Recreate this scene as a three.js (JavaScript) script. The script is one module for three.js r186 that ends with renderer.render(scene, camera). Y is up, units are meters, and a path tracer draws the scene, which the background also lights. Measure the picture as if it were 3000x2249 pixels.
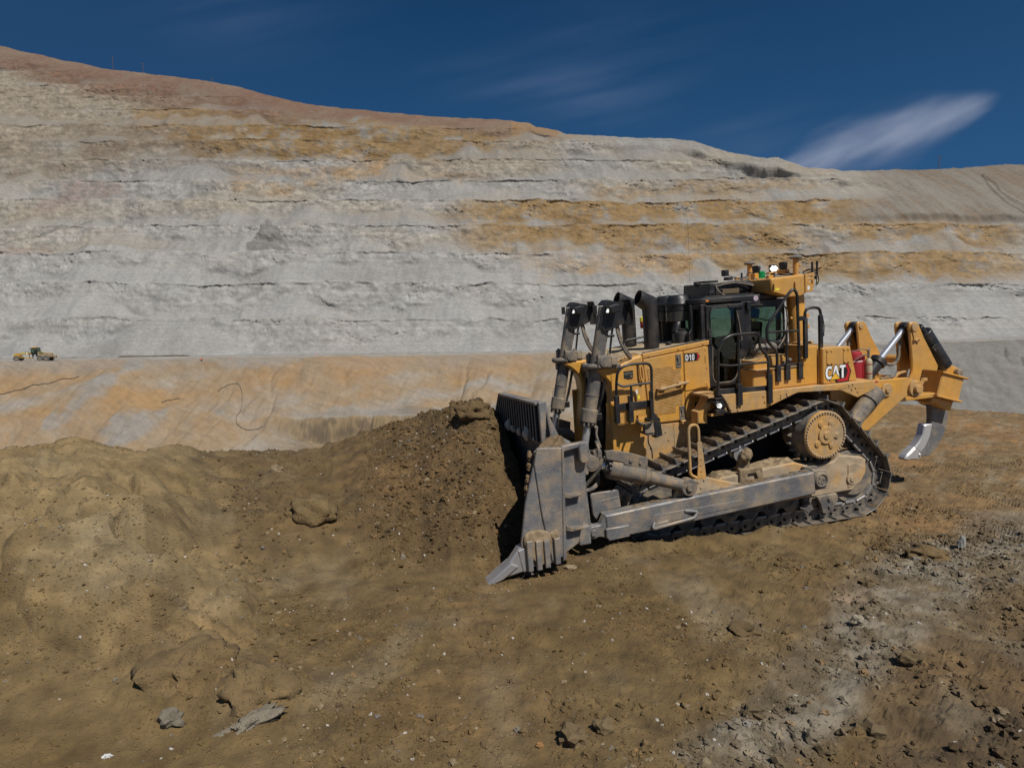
import * as THREE from 'three';
import * as BGU from 'three/addons/utils/BufferGeometryUtils.js';
import { RoundedBoxGeometry } from 'three/addons/geometries/RoundedBoxGeometry.js';
import { MarchingCubes } from 'three/addons/objects/MarchingCubes.js';

const V3 = (x, y, z) => new THREE.Vector3(x, y, z);
const R = Math.PI / 180;

/* ------------------------------------------------ camera, exposure, sky, sun */
const scene = new THREE.Scene();
const CAM_Y = 3.575;
const camera = new THREE.PerspectiveCamera(62.6, 1024 / 767, 0.1, 3000);
camera.position.set(0, CAM_Y, 0);
camera.rotation.x = -6.0 * R;
scene.add(camera);
const renderer = new THREE.WebGLRenderer({ antialias: true });
renderer.setSize(1024, 767);
renderer.toneMapping = THREE.LinearToneMapping;
renderer.toneMappingExposure = 1.0;
renderer.shadowMap.enabled = true;

// the machine's own axes: x to its rear, y up, z to its left (towards the camera)
const M_POS = V3(5.874, 0, -12.567), M_YAW = 14.73 * R, M_PITCH = 4.2 * R;
const M_MAT = new THREE.Matrix4().compose(M_POS, new THREE.Quaternion().setFromEuler(new THREE.Euler(0, M_YAW, M_PITCH, 'YXZ')), V3(1, 1, 1));
const M_INV = M_MAT.clone().invert();
const toSun = V3(0.30, 1, 0.66).transformDirection(M_MAT);
const sun = new THREE.DirectionalLight(new THREE.Color().setRGB(1, 0.955, 0.88), 4.2);
sun.position.copy(toSun).multiplyScalar(200);
sun.castShadow = true;
sun.shadow.camera.left = -40; sun.shadow.camera.right = 40; sun.shadow.camera.top = 40; sun.shadow.camera.bottom = -40; sun.shadow.camera.far = 500;
sun.shadow.mapSize.set(4096, 4096);
scene.add(sun);

/* ------------------------------------------------ random numbers and noise */
function rng(seed) { let s = seed >>> 0; return () => { s = (s + 0x6D2B79F5) | 0; let t = Math.imul(s ^ (s >>> 15), 1 | s); t = (t + Math.imul(t ^ (t >>> 7), 61 | t)) ^ t; return ((t ^ (t >>> 14)) >>> 0) / 4294967296; }; }
const PERM = new Uint8Array(512); { const r = rng(77), p = [...Array(256).keys()]; for (let i = 255; i > 0; i--) { const j = (r() * (i + 1)) | 0; [p[i], p[j]] = [p[j], p[i]]; } for (let i = 0; i < 512; i++) PERM[i] = p[i & 255]; }
const fade = t => t * t * t * (t * (t * 6 - 15) + 10);
function grad3(h, x, y, z) { h &= 15; const u = h < 8 ? x : y, v = h < 4 ? y : h === 12 || h === 14 ? x : z; return ((h & 1) ? -u : u) + ((h & 2) ? -v : v); }
function n3(x, y, z, px = 256) { // Perlin noise; px: period in x and y
  let X = Math.floor(x), Y = Math.floor(y), Z = Math.floor(z); x -= X; y -= Y; z -= Z;
  const u = fade(x), v = fade(y), w = fade(z);
  const X0 = ((X % px) + px) % px & 255, X1 = (((X + 1) % px) + px) % px & 255, Y0 = ((Y % px) + px) % px & 255, Y1 = (((Y + 1) % px) + px) % px & 255; Z &= 255;
  const A = PERM[X0], B = PERM[X1], AA = PERM[A + Y0] + Z, AB = PERM[A + Y1] + Z, BA = PERM[B + Y0] + Z, BB = PERM[B + Y1] + Z;
  const P = PERM;
  const l = (a, b, t) => a + (b - a) * t;
  return l(l(l(grad3(P[AA & 511], x, y, z), grad3(P[BA & 511], x - 1, y, z), u), l(grad3(P[AB & 511], x, y - 1, z), grad3(P[BB & 511], x - 1, y - 1, z), u), v),
    l(l(grad3(P[(AA + 1) & 511], x, y, z - 1), grad3(P[(BA + 1) & 511], x - 1, y, z - 1), u), l(grad3(P[(AB + 1) & 511], x, y - 1, z - 1), grad3(P[(BB + 1) & 511], x - 1, y - 1, z - 1), u), v), w);
}
function fbm(x, y, z, o = 4, g = 0.5) { let s = 0, a = 1; for (let i = 0; i < o; i++) { s += a * n3(x, y, z); x = x * 2.03 + 17.1; y = y * 2.03 + 5.3; z = z * 2.03 + 9.7; a *= g; } return s; }
function ridge(x, y, z, o = 4, g = 0.5) { let s = 0, a = 1; for (let i = 0; i < o; i++) { s += a * (1 - 2 * Math.abs(n3(x, y, z))); x = x * 2.1 + 3.1; y = y * 2.1 + 7.7; z = z * 2.1 + 1.3; a *= g; } return s; }
const clamp = (x, a = 0, b = 1) => x < a ? a : x > b ? b : x;
const sstep = (a, b, x) => { const t = clamp((x - a) / (b - a)); return t * t * (3 - 2 * t); };
const mix = (a, b, t) => a + (b - a) * t;
const mix3 = (a, b, t) => [a[0] + (b[0] - a[0]) * t, a[1] + (b[1] - a[1]) * t, a[2] + (b[2] - a[2]) * t];
function table(T, x) { if (x <= T[0][0]) return T[0][1]; for (let i = 1; i < T.length; i++) if (x <= T[i][0]) { const t = (x - T[i - 1][0]) / (T[i][0] - T[i - 1][0]); return mix(T[i - 1][1], T[i][1], t); } return T[T.length - 1][1]; }
const toS = v => Math.round(255 * clamp(v <= 0.0031308 ? v * 12.92 : 1.055 * Math.pow(v, 1 / 2.4) - 0.055));

/* sky: deep blue, paler to the horizon, a few thin streaks and one lens-shaped cloud */
{
  const W = 2048, H = 1024, data = new Float32Array(W * H * 4);
  for (let j = 0; j < H; j++) {
    const el = ((j + 0.5) / H - 0.5) * Math.PI, se = Math.sin(el), ce = Math.cos(el);
    for (let i = 0; i < W; i++) {
      const th = ((i + 0.5) / W - 0.5) * 2 * Math.PI, x = Math.cos(th) * ce, z = Math.sin(th) * ce, y = se;
      const e = Math.max(y, 0);
      let c = mix3([0.040, 0.140, 0.315], [0.0038, 0.031, 0.098], Math.pow(clamp(e / 0.52), 0.70)); c = mix3(c, [0.020, 0.062, 0.150], 0.55 * sstep(-0.1, -0.7, x));
      // scattering is stronger towards the sun
      const cs = x * toSun.x + y * toSun.y + z * toSun.z; const glow = Math.pow(clamp(cs * 0.5 + 0.5), 6);
      c = mix3(c, [0.16, 0.28, 0.46], 0.65 * glow);
      if (y > 0.01) {
        const pz = -z / y, px = x / y;          // cloud sheet seen from below
        if (z < 0) {
          const az = x / -z, ev = y / -z; // bearing and height, as tangents
          // the lens-shaped cloud
          const rot = 0.285, dx = az - 0.575, dy = ev - 0.278, u = dx * Math.cos(rot) + dy * Math.sin(rot), v = -dx * Math.sin(rot) + dy * Math.cos(rot);
          const wisp = fbm(u * 7, v * 40, 3.3, 4), un = (u + 0.012) / 0.192;
          const half = 0.046 * Math.pow(Math.max(0.0, 1 - Math.pow(Math.abs(clamp(un, -1, 1)), 1.7)), 0.9) + 0.006;
          let m = (1 - sstep(0.0, 1.15, Math.abs(v - 0.010 * un + 0.002) / half + wisp * 0.24)) * (1 - sstep(0.70, 1.05, Math.abs(un) + 0.05 * wisp));
          m *= 0.80 + 0.45 * fbm(u * 9, v * 60 - u * 12, 8.1, 5);
          c = mix3(c, [0.30, 0.34, 0.45], clamp(m) * 0.70);
          // thin streaks
          const s1 = fbm(az * 3 + ev * 1.5, ev * 30 - az * 6.5, 1.7, 5), blobs = (a, e, ra, re) => Math.exp(-Math.pow((az - a) / ra, 2) - Math.pow((ev - e) / re, 2));
          const mk = 0.75 * blobs(0.13, 0.33, 0.10, 0.05) + 0.35 * blobs(0.17, 0.42, 0.12, 0.05) + 0.55 * blobs(0.36, 0.27, 0.08, 0.035) + 0.45 * blobs(-0.02, 0.36, 0.1, 0.03) + 0.40 * blobs(-0.40, 0.46, 0.14, 0.06) + 0.2 * blobs(0.45, 0.31, 0.06, 0.02);
          c = mix3(c, [0.16, 0.22, 0.34], clamp(mk * (0.30 + 0.55 * s1)) * 0.48);
        } else {
          const s1 = fbm(px * 0.8, pz * 2.4, 4.2, 5); c = mix3(c, [0.35, 0.42, 0.52], clamp(s1 * 0.5 - 0.1) * 0.4);
        }
      }
      if (y < 0) c = mix3(c, [0.11, 0.095, 0.075], sstep(0, 0.06, -y));
      const k = (j * W + i) * 4; data[k] = c[0]; data[k + 1] = c[1]; data[k + 2] = c[2]; data[k + 3] = 1;
    }
  }
  const sky = new THREE.DataTexture(data, W, H, THREE.RGBAFormat, THREE.FloatType);
  sky.mapping = THREE.EquirectangularReflectionMapping; sky.magFilter = sky.minFilter = THREE.LinearFilter; sky.needsUpdate = true;
  scene.background = sky; scene.environment = sky; scene.environmentIntensity = 1;
}

/* ------------------------------------------------ computed textures */
function tex(n, fn, srgb = true, mean) { // fn(u, v) -> [r, g, b] linear (srgb) or raw
  const d = new Uint8Array(n * n * 4);
  for (let j = 0; j < n; j++) for (let i = 0; i < n; i++) { const c = fn(i / n, j / n, i, j), k = (j * n + i) * 4; for (let q = 0; q < 3; q++) d[k + q] = srgb ? toS(c[q]) : Math.round(255 * clamp(c[q])); d[k + 3] = 255; }
  const t = new THREE.DataTexture(d, n, n); t.wrapS = t.wrapT = THREE.RepeatWrapping; t.magFilter = THREE.LinearFilter; t.minFilter = THREE.LinearMipmapLinearFilter; t.generateMipmaps = true;
  if (srgb) t.colorSpace = THREE.SRGBColorSpace; t.needsUpdate = true; return t;
}
// tileable fractal noise with f cells per tile
const tf = (u, v, f, o, seed, g = 0.5) => { let s = 0, a = 1; for (let i = 0; i < o; i++) { s += a * n3(u * f, v * f, seed + i * 3.7, f); f *= 2; a *= g; if (f > 256) break; } return s; };
function scratches(n, count, seed, len, w) { // a field of thin bright lines, wrapped
  const f = new Float32Array(n * n), r = rng(seed);
  for (let c = 0; c < count; c++) {
    let x = r() * n, y = r() * n, a = (r() < 0.7 ? 0.15 * (r() - 0.5) : r() * 6.28), L = len * (0.2 + r()), s = 0.3 + 0.7 * r(), cu = (r() - 0.5) * 0.01;
    for (let t = 0; t < L; t++) { x += Math.cos(a); y += Math.sin(a); a += cu; const i = ((Math.floor(x) % n) + n) % n, j = ((Math.floor(y) % n) + n) % n, q = s * Math.sin(Math.PI * t / L); f[j * n + i] = Math.max(f[j * n + i], q); if (w > 1) { const i2 = (i + 1) % n; f[j * n + i2] = Math.max(f[j * n + i2], q * 0.6); } }
  }
  return f;
}
function blotches(n, count, seed, rmin, rmax) { const f = new Float32Array(n * n), r = rng(seed); for (let c = 0; c < count; c++) { const x = r() * n, y = r() * n, q = rmin + (rmax - rmin) * Math.pow(r(), 3), s = 0.5 + 0.5 * r(); for (let j = -q | 0; j <= q; j++) for (let i = -q | 0; i <= q; i++) if (i * i + j * j <= q * q) { const I = ((Math.floor(x + i) % n) + n) % n, J = ((Math.floor(y + j) % n) + n) % n; f[J * n + I] = Math.max(f[J * n + I], s); } } return f; }
const YEL = [0.66, 0.325, 0.050], DUST = [0.40, 0.285, 0.165], SOIL = [0.150, 0.098, 0.045];
const T = {};
{
  const N = 512;
  T.yellow = tex(N, (u, v) => { const a = tf(u, v, 4, 5, 1), st = tf(u * 4 % 1, v, 16, 2, 5) ; const d = clamp(0.19 + 0.34 * a + 0.12 * st, 0.02, 0.6); const w = 0.94 + 0.10 * tf(u, v, 16, 3, 9); return mix3(YEL, DUST, d).map(c => c * w); });
  const sp = blotches(N, 700, 12, 0.6, 3), sc1 = scratches(N, 160, 21, 60, 1);
  T.dusty = tex(N, (u, v, i, j) => { const a = tf(u, v, 3, 5, 31), b = tf(u, v * 0.25, 24, 3, 34); const d = clamp(0.62 + 0.55 * a + 0.25 * b, 0.10, 1); const w = 0.93 + 0.14 * tf(u, v, 20, 3, 37); let c = mix3(YEL, DUST, d).map(q => q * w); c = mix3(c, [0.10, 0.085, 0.07], 0.5 * sp[j * N + i]); return mix3(c, [0.5, 0.42, 0.3], 0.3 * sc1[j * N + i]); });
  T.frame = tex(N, (u, v, i, j) => { const a = tf(u, v, 3, 5, 131), b = tf(u, v, 9, 4, 134); let c = mix3([0.45, 0.345, 0.225], [0.33, 0.25, 0.165], clamp(0.5 + 0.9 * b)); c = mix3(c, mix3(YEL, DUST, 0.35), clamp(a * 2.0 - 0.25) * 0.75); return mix3(c, [0.10, 0.085, 0.07], 0.4 * sp[j * N + i]); });
  const M = 1024, sc = scratches(M, 900, 41, 170, 1), sc2 = scratches(M, 120, 43, 330, 2), bl = blotches(M, 900, 44, 0.7, 4.5);
  T.steel = tex(M, (u, v, i, j) => { const a = tf(u, v, 3, 6, 51), b = tf(u, v, 6, 6, 55, 0.6), f = tf(u, v, 64, 2, 58); let c = mix3([0.122, 0.122, 0.126], [0.190, 0.187, 0.186], clamp(0.5 + 0.6 * a + 0.25 * f)); c = mix3(c, DUST, clamp(0.14 + 0.60 * b + 0.12 * f, 0, 0.6)); const k = j * M + i; c = mix3(c, [0.46, 0.45, 0.45], 0.5 * sc[k]); c = mix3(c, [0.66, 0.63, 0.58], 0.6 * sc2[k]); c = mix3(c, [0.50, 0.43, 0.33], 0.65 * bl[k] * sstep(-0.15, 0.4, b)); return c; });
  T.steelR = tex(512, (u, v) => { const b = tf(u, v, 8, 5, 55); const r = 0.42 + 0.35 * clamp(0.2 + b); return [r, r, r]; }, false);
  T.track = tex(512, (u, v) => { const a = tf(u, v, 5, 5, 61), b = tf(u, v, 12, 4, 65); return mix3([0.105, 0.103, 0.102], [0.33, 0.26, 0.18], clamp(0.38 + 0.7 * a + 0.3 * b)); });
  T.black = tex(512, (u, v) => { const a = tf(u, v, 4, 5, 71), b = tf(u, v, 16, 3, 75); return mix3([0.016, 0.016, 0.018], [0.17, 0.135, 0.10], clamp(0.05 + 0.30 * a + 0.10 * b, 0, 0.4)); });
  T.grille = tex(512, (u, v) => { const X = u * 16, Y = v * 16, r = Math.floor(Y) % 2; const fx = ((X + 0.5 * r) % 1) - 0.5, fy = (Y % 1) - 0.5; const hole = 1 - sstep(0.33, 0.42, Math.hypot(fx, fy)); const a = tf(u, v, 3, 4, 81); return mix3(mix3(YEL, DUST, clamp(0.3 + 0.3 * a)), [0.02, 0.018, 0.014], hole * clamp(0.8 - 0.5 * a)); });
  T.mud = tex(512, (u, v) => { const a = tf(u, v, 6, 5, 91); return mix3([0.20, 0.145, 0.085], [0.40, 0.31, 0.20], clamp(0.5 + 0.8 * a)); });
  // soil: a brightness texture (about 0.8 on average) over the ground's own colours, and relief
  const D = 2048, gr = rng(5), pebble = new Float32Array(D * D), tone = new Float32Array(D * D);
  for (let c = 0; c < 26000; c++) { const x = gr() * D, y = gr() * D, q = 1.4 + 9 * Math.pow(gr(), 5.5), e = 0.7 + 0.5 * gr(), tn = gr() < 0.09 ? 0.9 : (gr() - 0.5) * 0.5; for (let j = Math.floor(-q); j <= q; j++) for (let i = Math.floor(-q); i <= q; i++) { const h = 1 - (i * i * e + j * j / e) / (q * q); if (h > 0) { const k = ((Math.floor(y + j) + D) % D) * D + (Math.floor(x + i) + D) % D, hh = Math.sqrt(h) * q / 10; if (hh > pebble[k]) { pebble[k] = hh; tone[k] = tn; } } } }
  const base = new Float32Array(D * D);
  for (let j = 0; j < D; j++) for (let i = 0; i < D; i++) base[j * D + i] = tf(i / D, j / D, 8, 6, 101, 0.6);
  T.soil = tex(D, (u, v, i, j) => { const k = j * D + i; let b = 0.78 + 0.24 * base[k] + (pebble[k] > 0 ? 0.10 * Math.min(pebble[k] * 3, 1) + 0.25 * tone[k] : 0); const s = tone[k] > 0.8 ? 0.1 : 0; return [clamp(b, 0.4, 1), clamp(b + s * 0.6, 0.4, 1), clamp(b + s * 1.4, 0.4, 1)]; });
  T.soilB = tex(D, (u, v, i, j) => { const k = j * D + i; const b = 0.38 + 0.18 * base[k] + 0.42 * pebble[k]; return [b, b, b]; }, false);
  T.rock = tex(1024, (u, v) => { const a = tf(u, v, 6, 7, 111, 0.6); const b = clamp(0.82 + 0.12 * a, 0.5, 1); return [b, b, b]; });
  T.rockB = tex(1024, (u, v) => { let s = 0, am = 0.5, f = 6; for (let o = 0; o < 6; o++) { s += am * (1 - 2 * Math.abs(n3(u * f, v * f, 7 + o * 2, f))); f *= 2; am *= 0.55; } const b = clamp(0.5 + 0.42 * s); return [b, b, b]; }, false);
}
const std = (o) => new THREE.MeshStandardMaterial(o);
const rep = (t, s) => { const c = t.clone(); c.repeat.set(1 / s, 1 / s); c.needsUpdate = true; return c; };
// uv of all machine meshes is in metres
const MT = {
  yellow: new THREE.MeshPhysicalMaterial({ map: rep(T.yellow, 2.3), roughness: 0.42, clearcoat: 0.15, clearcoatRoughness: 0.35 }),
  dusty: std({ map: rep(T.dusty, 1.9), roughness: 0.85 }),
  steel: std({ map: rep(T.steel, 1.7), roughnessMap: rep(T.steelR, 1.7), roughness: 1.15, metalness: 0.12, bumpMap: rep(T.steelR, 1.7), bumpScale: 0.004 }),
  track: std({ map: rep(T.track, 0.9), roughness: 0.5, metalness: 0.3 }),
  black: std({ map: rep(T.black, 1.3), roughness: 0.42 }),
  dark: std({ color: new THREE.Color().setRGB(0.018, 0.017, 0.016), roughness: 0.75 }),
  rail: std({ map: rep(T.black, 0.7), color: 0xffffff, roughness: 0.38, metalness: 0.1 }),
  greydust: std({ map: rep(T.track, 1.1), color: new THREE.Color().setRGB(1.05, 1.03, 1.0), roughness: 0.7, metalness: 0.1 }),
  chrome: std({ color: new THREE.Color().setRGB(0.80, 0.80, 0.81), roughness: 0.30, metalness: 0.75 }),
  polished: std({ color: new THREE.Color().setRGB(0.42, 0.41, 0.41), roughness: 0.36, metalness: 0.55 }),
  soil: std({ map: rep(T.mud, 0.6), color: new THREE.Color().setRGB(0.52, 0.46, 0.38), roughness: 1, bumpMap: rep(T.mud, 0.25), bumpScale: 0.02 }),
  pale: std({ map: rep(T.mud, 0.9), color: new THREE.Color().setRGB(1.3, 1.3, 1.3), roughness: 1 }),
  smoke: new THREE.MeshPhysicalMaterial({ color: new THREE.Color().setRGB(0.35, 0.34, 0.33), transmission: 0.85, thickness: 0, roughness: 0.12, ior: 1.45 }),
  bright: std({ color: new THREE.Color().setRGB(0.62, 0.61, 0.60), roughness: 0.38, metalness: 0.55 }),
  mud: std({ map: rep(T.mud, 0.6), color: new THREE.Color().setRGB(0.85, 0.82, 0.78), roughness: 1, bumpMap: rep(T.mud, 0.6), bumpScale: 0.02 }),
  grille: std({ map: rep(T.grille, 0.40), roughness: 0.8 }),
  red: std({ color: new THREE.Color().setRGB(0.34, 0.022, 0.028), roughness: 0.45 }),
  tan: std({ color: new THREE.Color().setRGB(0.42, 0.36, 0.24), roughness: 0.6 }),
  white: std({ color: new THREE.Color().setRGB(0.75, 0.75, 0.74), roughness: 0.5 }),
  labelY: std({ color: new THREE.Color().setRGB(0.80, 0.70, 0.06), roughness: 0.5 }),
  led: std({ color: 0xffffff, emissive: new THREE.Color().setRGB(1, 1, 0.96), emissiveIntensity: 0.85, roughness: 0.4 }),
  green: std({ color: new THREE.Color().setRGB(0.01, 0.14, 0.04), emissive: new THREE.Color().setRGB(0.0, 0.16, 0.04), emissiveIntensity: 0.5, roughness: 0.25 }),
  glass: new THREE.MeshPhysicalMaterial({ color: new THREE.Color().setRGB(0.60, 0.70, 0.64), transmission: 1, thickness: 0, roughness: 0.03, ior: 1.5 }),
  orange: std({ color: new THREE.Color().setRGB(0.75, 0.24, 0.03), roughness: 0.5 }),
  hose: std({ map: rep(T.track, 0.5), color: new THREE.Color().setRGB(0.9, 0.88, 0.85), roughness: 0.8 }),
};

/* ------------------------------------------------ geometry helpers */
function flat(g) { // position and normal only, no index
  const h = g.index ? g.toNonIndexed() : g.clone(); for (const k of Object.keys(h.attributes)) if (k !== 'position' && k !== 'normal') h.deleteAttribute(k); h.morphAttributes = {}; return h;
}
function boxUV(g) {
  const p = g.attributes.position, n = g.attributes.normal, uv = new Float32Array(p.count * 2);
  for (let i = 0; i < p.count; i += 3) {
    let nx = 0, ny = 0, nz = 0; for (let k = 0; k < 3; k++) { nx += Math.abs(n.getX(i + k)); ny += Math.abs(n.getY(i + k)); nz += Math.abs(n.getZ(i + k)); }
    for (let k = 0; k < 3; k++) { const x = p.getX(i + k), y = p.getY(i + k), z = p.getZ(i + k); let a, b; if (nz >= nx && nz >= ny) { a = x; b = y; } else if (nx >= ny) { a = z + 3.3; b = y; } else { a = x; b = z + 1.7; } uv[(i + k) * 2] = a; uv[(i + k) * 2 + 1] = b; }
  }
  g.setAttribute('uv', new THREE.BufferAttribute(uv, 2)); return g;
}
function mesh(name, geos, mat, parent, label) {
  if (!Array.isArray(geos)) geos = [geos];
  const g = boxUV(geos.length > 1 ? BGU.mergeGeometries(geos.map(flat)) : flat(geos[0]));
  const m = new THREE.Mesh(g, mat); m.name = name; m.castShadow = m.receiveShadow = true; if (label) m.userData.label = label;
  if (parent) parent.add(m); return m;
}
function each(name, geos, mat, parent) { return geos.map(g => mesh(name, g, mat, parent)); }
function group(name, parent, label) { const g = new THREE.Group(); g.name = name; if (label) g.userData.label = label; if (parent) parent.add(g); return g; }
const names = {};
function numbered(n) { const b = n.replace(/_\d{3}$/, ''); if (names[b] === undefined) { names[b] = 0; return b; } names[b]++; return b + '_' + String(names[b]).padStart(3, '0'); }
function top(o, name, label, category, grp) { o.name = numbered(name); o.userData.label = label; if (category) o.userData.category = category; if (grp) o.userData.group = grp; scene.add(o); return o; }
function struct(o, name, label) { o.name = name; o.userData.kind = 'structure'; o.userData.label = label; o.castShadow = o.receiveShadow = true; scene.add(o); return o; }

function box(x0, x1, y0, y1, z0, z1, b = 0.012) { const w = x1 - x0, h = y1 - y0, d = z1 - z0; const r = Math.min(b, w * 0.3, h * 0.3, d * 0.3); const g = r > 0.002 ? new RoundedBoxGeometry(w, h, d, 1, r) : new THREE.BoxGeometry(w, h, d); g.translate((x0 + x1) / 2, (y0 + y1) / 2, (z0 + z1) / 2); return g; }
function prism(pts, z0, z1, b = 0.01, holes = [], crease = 0.5) { // outline in x, y
  let area = 0; for (let i = 0; i < pts.length; i++) { const a = pts[i], c = pts[(i + 1) % pts.length]; area += a[0] * c[1] - c[0] * a[1]; }
  if (area < 0) pts = pts.slice().reverse();
  const s = new THREE.Shape(pts.map(p => new THREE.Vector2(p[0], p[1])));
  for (const h of holes) s.holes.push(h instanceof THREE.Path ? h : new THREE.Path(h.map(p => new THREE.Vector2(p[0], p[1]))));
  const t = z1 - z0, bb = Math.min(b, t * 0.3);
  let g = new THREE.ExtrudeGeometry(s, bb > 0.001 ? { depth: t - 2 * bb, bevelEnabled: true, bevelThickness: bb, bevelSize: bb, bevelOffset: -bb, bevelSegments: 1, curveSegments: 10 } : { depth: t, bevelEnabled: false, curveSegments: 10 });
  g.translate(0, 0, z0 + (bb > 0.001 ? bb : 0));
  return crease ? BGU.toCreasedNormals(flat(g), crease) : g;
}
function prismX(zy, x0, x1, b = 0.01, holes = []) { const g = prism(zy.map(p => [-p[0], p[1]]), x0, x1, b, holes.map(h => h.map(p => [-p[0], p[1]]))); g.applyMatrix4(new THREE.Matrix4().makeBasis(V3(0, 0, -1), V3(0, 1, 0), V3(1, 0, 0))); return g; }
function prismY(xz, y0, y1, b = 0.01, holes = []) { const g = prism(xz.map(p => [p[0], -p[1]]), y0, y1, b, holes.map(h => h.map(p => [p[0], -p[1]]))); g.applyMatrix4(new THREE.Matrix4().makeBasis(V3(1, 0, 0), V3(0, 0, -1), V3(0, 1, 0))); return g; }
function circ(cx, cy, r, n = 20, a0 = 0, a1 = 2 * Math.PI) { const o = []; const full = a1 - a0 > 6.28; for (let i = 0; i < (full ? n : n + 1); i++) { const a = a0 + (a1 - a0) * i / n; o.push([cx + r * Math.cos(a), cy + r * Math.sin(a)]); } return o; }
function roundPoly(pts, r) { // rounded corners
  const o = [], n = pts.length; for (let i = 0; i < n; i++) { const p = new THREE.Vector2(...pts[i]), a = new THREE.Vector2(...pts[(i + n - 1) % n]), c = new THREE.Vector2(...pts[(i + 1) % n]); const rr = pts[i][2] !== undefined ? pts[i][2] : r; const l = Math.min(rr, p.distanceTo(a) * 0.45, p.distanceTo(c) * 0.45); const u = a.clone().sub(p).normalize().multiplyScalar(l).add(p), v = c.clone().sub(p).normalize().multiplyScalar(l).add(p); for (let k = 0; k <= 5; k++) { const t = k / 5; o.push([(1 - t) * (1 - t) * u.x + 2 * t * (1 - t) * p.x + t * t * v.x, (1 - t) * (1 - t) * u.y + 2 * t * (1 - t) * p.y + t * t * v.y]); } } return o;
}
function cyl(a, b, r0, r1 = r0, seg = 24, open = false) {
  const A = V3(...a), B = V3(...b), d = B.clone().sub(A), L = d.length(), c = open ? 0 : Math.min(0.012, L * 0.2, r0 * 0.3, r1 * 0.3);
  const pts = open ? [[r0, 0], [r1, L]] : [[0, 0], [r0 - c, 0], [r0, c], [r1, L - c], [r1 - c, L], [0, L]];
  const g = BGU.toCreasedNormals(flat(new THREE.LatheGeometry(pts.map(p => new THREE.Vector2(...p)), seg)), 0.6);
  g.applyQuaternion(new THREE.Quaternion().setFromUnitVectors(V3(0, 1, 0), d.normalize())); g.translate(A.x, A.y, A.z); return g;
}
function lathe(a, b, prof, seg = 28) { // prof: [radius, distance from a]
  const A = V3(...a), d = V3(...b).sub(A).normalize();
  const g = BGU.toCreasedNormals(flat(new THREE.LatheGeometry(prof.map(p => new THREE.Vector2(p[0], p[1])), seg)), 0.6);
  g.applyQuaternion(new THREE.Quaternion().setFromUnitVectors(V3(0, 1, 0), d)); g.translate(A.x, A.y, A.z); return g;
}
function tube(pts, r, bend = 0.07, seg = 10) { // a bent bar with rounded corners
  const P = pts.map(p => V3(...p)), o = [P[0]];
  for (let i = 1; i < P.length - 1; i++) { const l1 = Math.min(bend, P[i].distanceTo(P[i - 1]) * 0.48), l2 = Math.min(bend, P[i].distanceTo(P[i + 1]) * 0.48); const u = P[i - 1].clone().sub(P[i]).setLength(l1).add(P[i]), v = P[i + 1].clone().sub(P[i]).setLength(l2).add(P[i]); for (let k = 0; k <= 6; k++) { const t = k / 6; o.push(u.clone().multiplyScalar((1 - t) * (1 - t)).addScaledVector(P[i], 2 * t * (1 - t)).addScaledVector(v, t * t)); } }
  o.push(P[P.length - 1]);
  const cp = new THREE.CurvePath(); for (let i = 1; i < o.length; i++) if (o[i].distanceTo(o[i - 1]) > 1e-4) cp.add(new THREE.LineCurve3(o[i - 1], o[i]));
  // rings at the polyline's own points
  const n = o.length; class PL extends THREE.Curve { getPoint(t) { const s = t * (n - 1), i = Math.min(n - 2, Math.floor(s)); return o[i].clone().lerp(o[i + 1], s - i); } getPointAt(t) { return this.getPoint(t); } getTangent(t) { const s = t * (n - 1), i = Math.round(s); const a = o[Math.max(0, i - 1)], b = o[Math.min(n - 1, i + 1)]; return b.clone().sub(a).normalize(); } getTangentAt(t) { return this.getTangent(t); } }
  const g = new THREE.TubeGeometry(new PL(), n - 1, r, seg, false); return flat(g);
}
function hoseTube(pts, r, n = 24, seg = 8) { return flat(new THREE.TubeGeometry(new THREE.CatmullRomCurve3(pts.map(p => V3(...p))), n, r, seg, false)); }
function lump(r, seed, sq = [1, 1, 1], det = 3, rough = 0.25) { // a rough stone
  let g = new THREE.IcosahedronGeometry(1, det); g.deleteAttribute('uv'); g.deleteAttribute('normal'); g = BGU.mergeVertices(g, 1e-4); const p = g.attributes.position;
  for (let i = 0; i < p.count; i++) { const v = V3(p.getX(i), p.getY(i), p.getZ(i)).normalize(); let d = 1 + rough * (det > 4 ? 0.16 * n3(v.x * 13, v.y * 13, v.z * 13 + seed) + 0.22 * ridge(v.x * 5 + seed, v.y * 5, v.z * 5, 2) : 0) + rough * (1.2 * n3(v.x * 1.1 + seed, v.y * 1.1, v.z * 1.1) + 0.9 * n3(v.x * 2.6 + seed, v.y * 2.6, v.z * 2.6 + 4) + 0.4 * n3(v.x * 6, v.y * 6 + seed, v.z * 6)); const k = n3(v.x * 1.7 - seed, v.y * 1.7 + 8, v.z * 1.7); if (k > 0.12) d -= (k - 0.12) * 0.7 * rough * 3; v.multiplyScalar(d * r); p.setXYZ(i, v.x * sq[0], v.y * sq[1], v.z * sq[2]); }
  g.computeVertexNormals(); return g;
}

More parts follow.
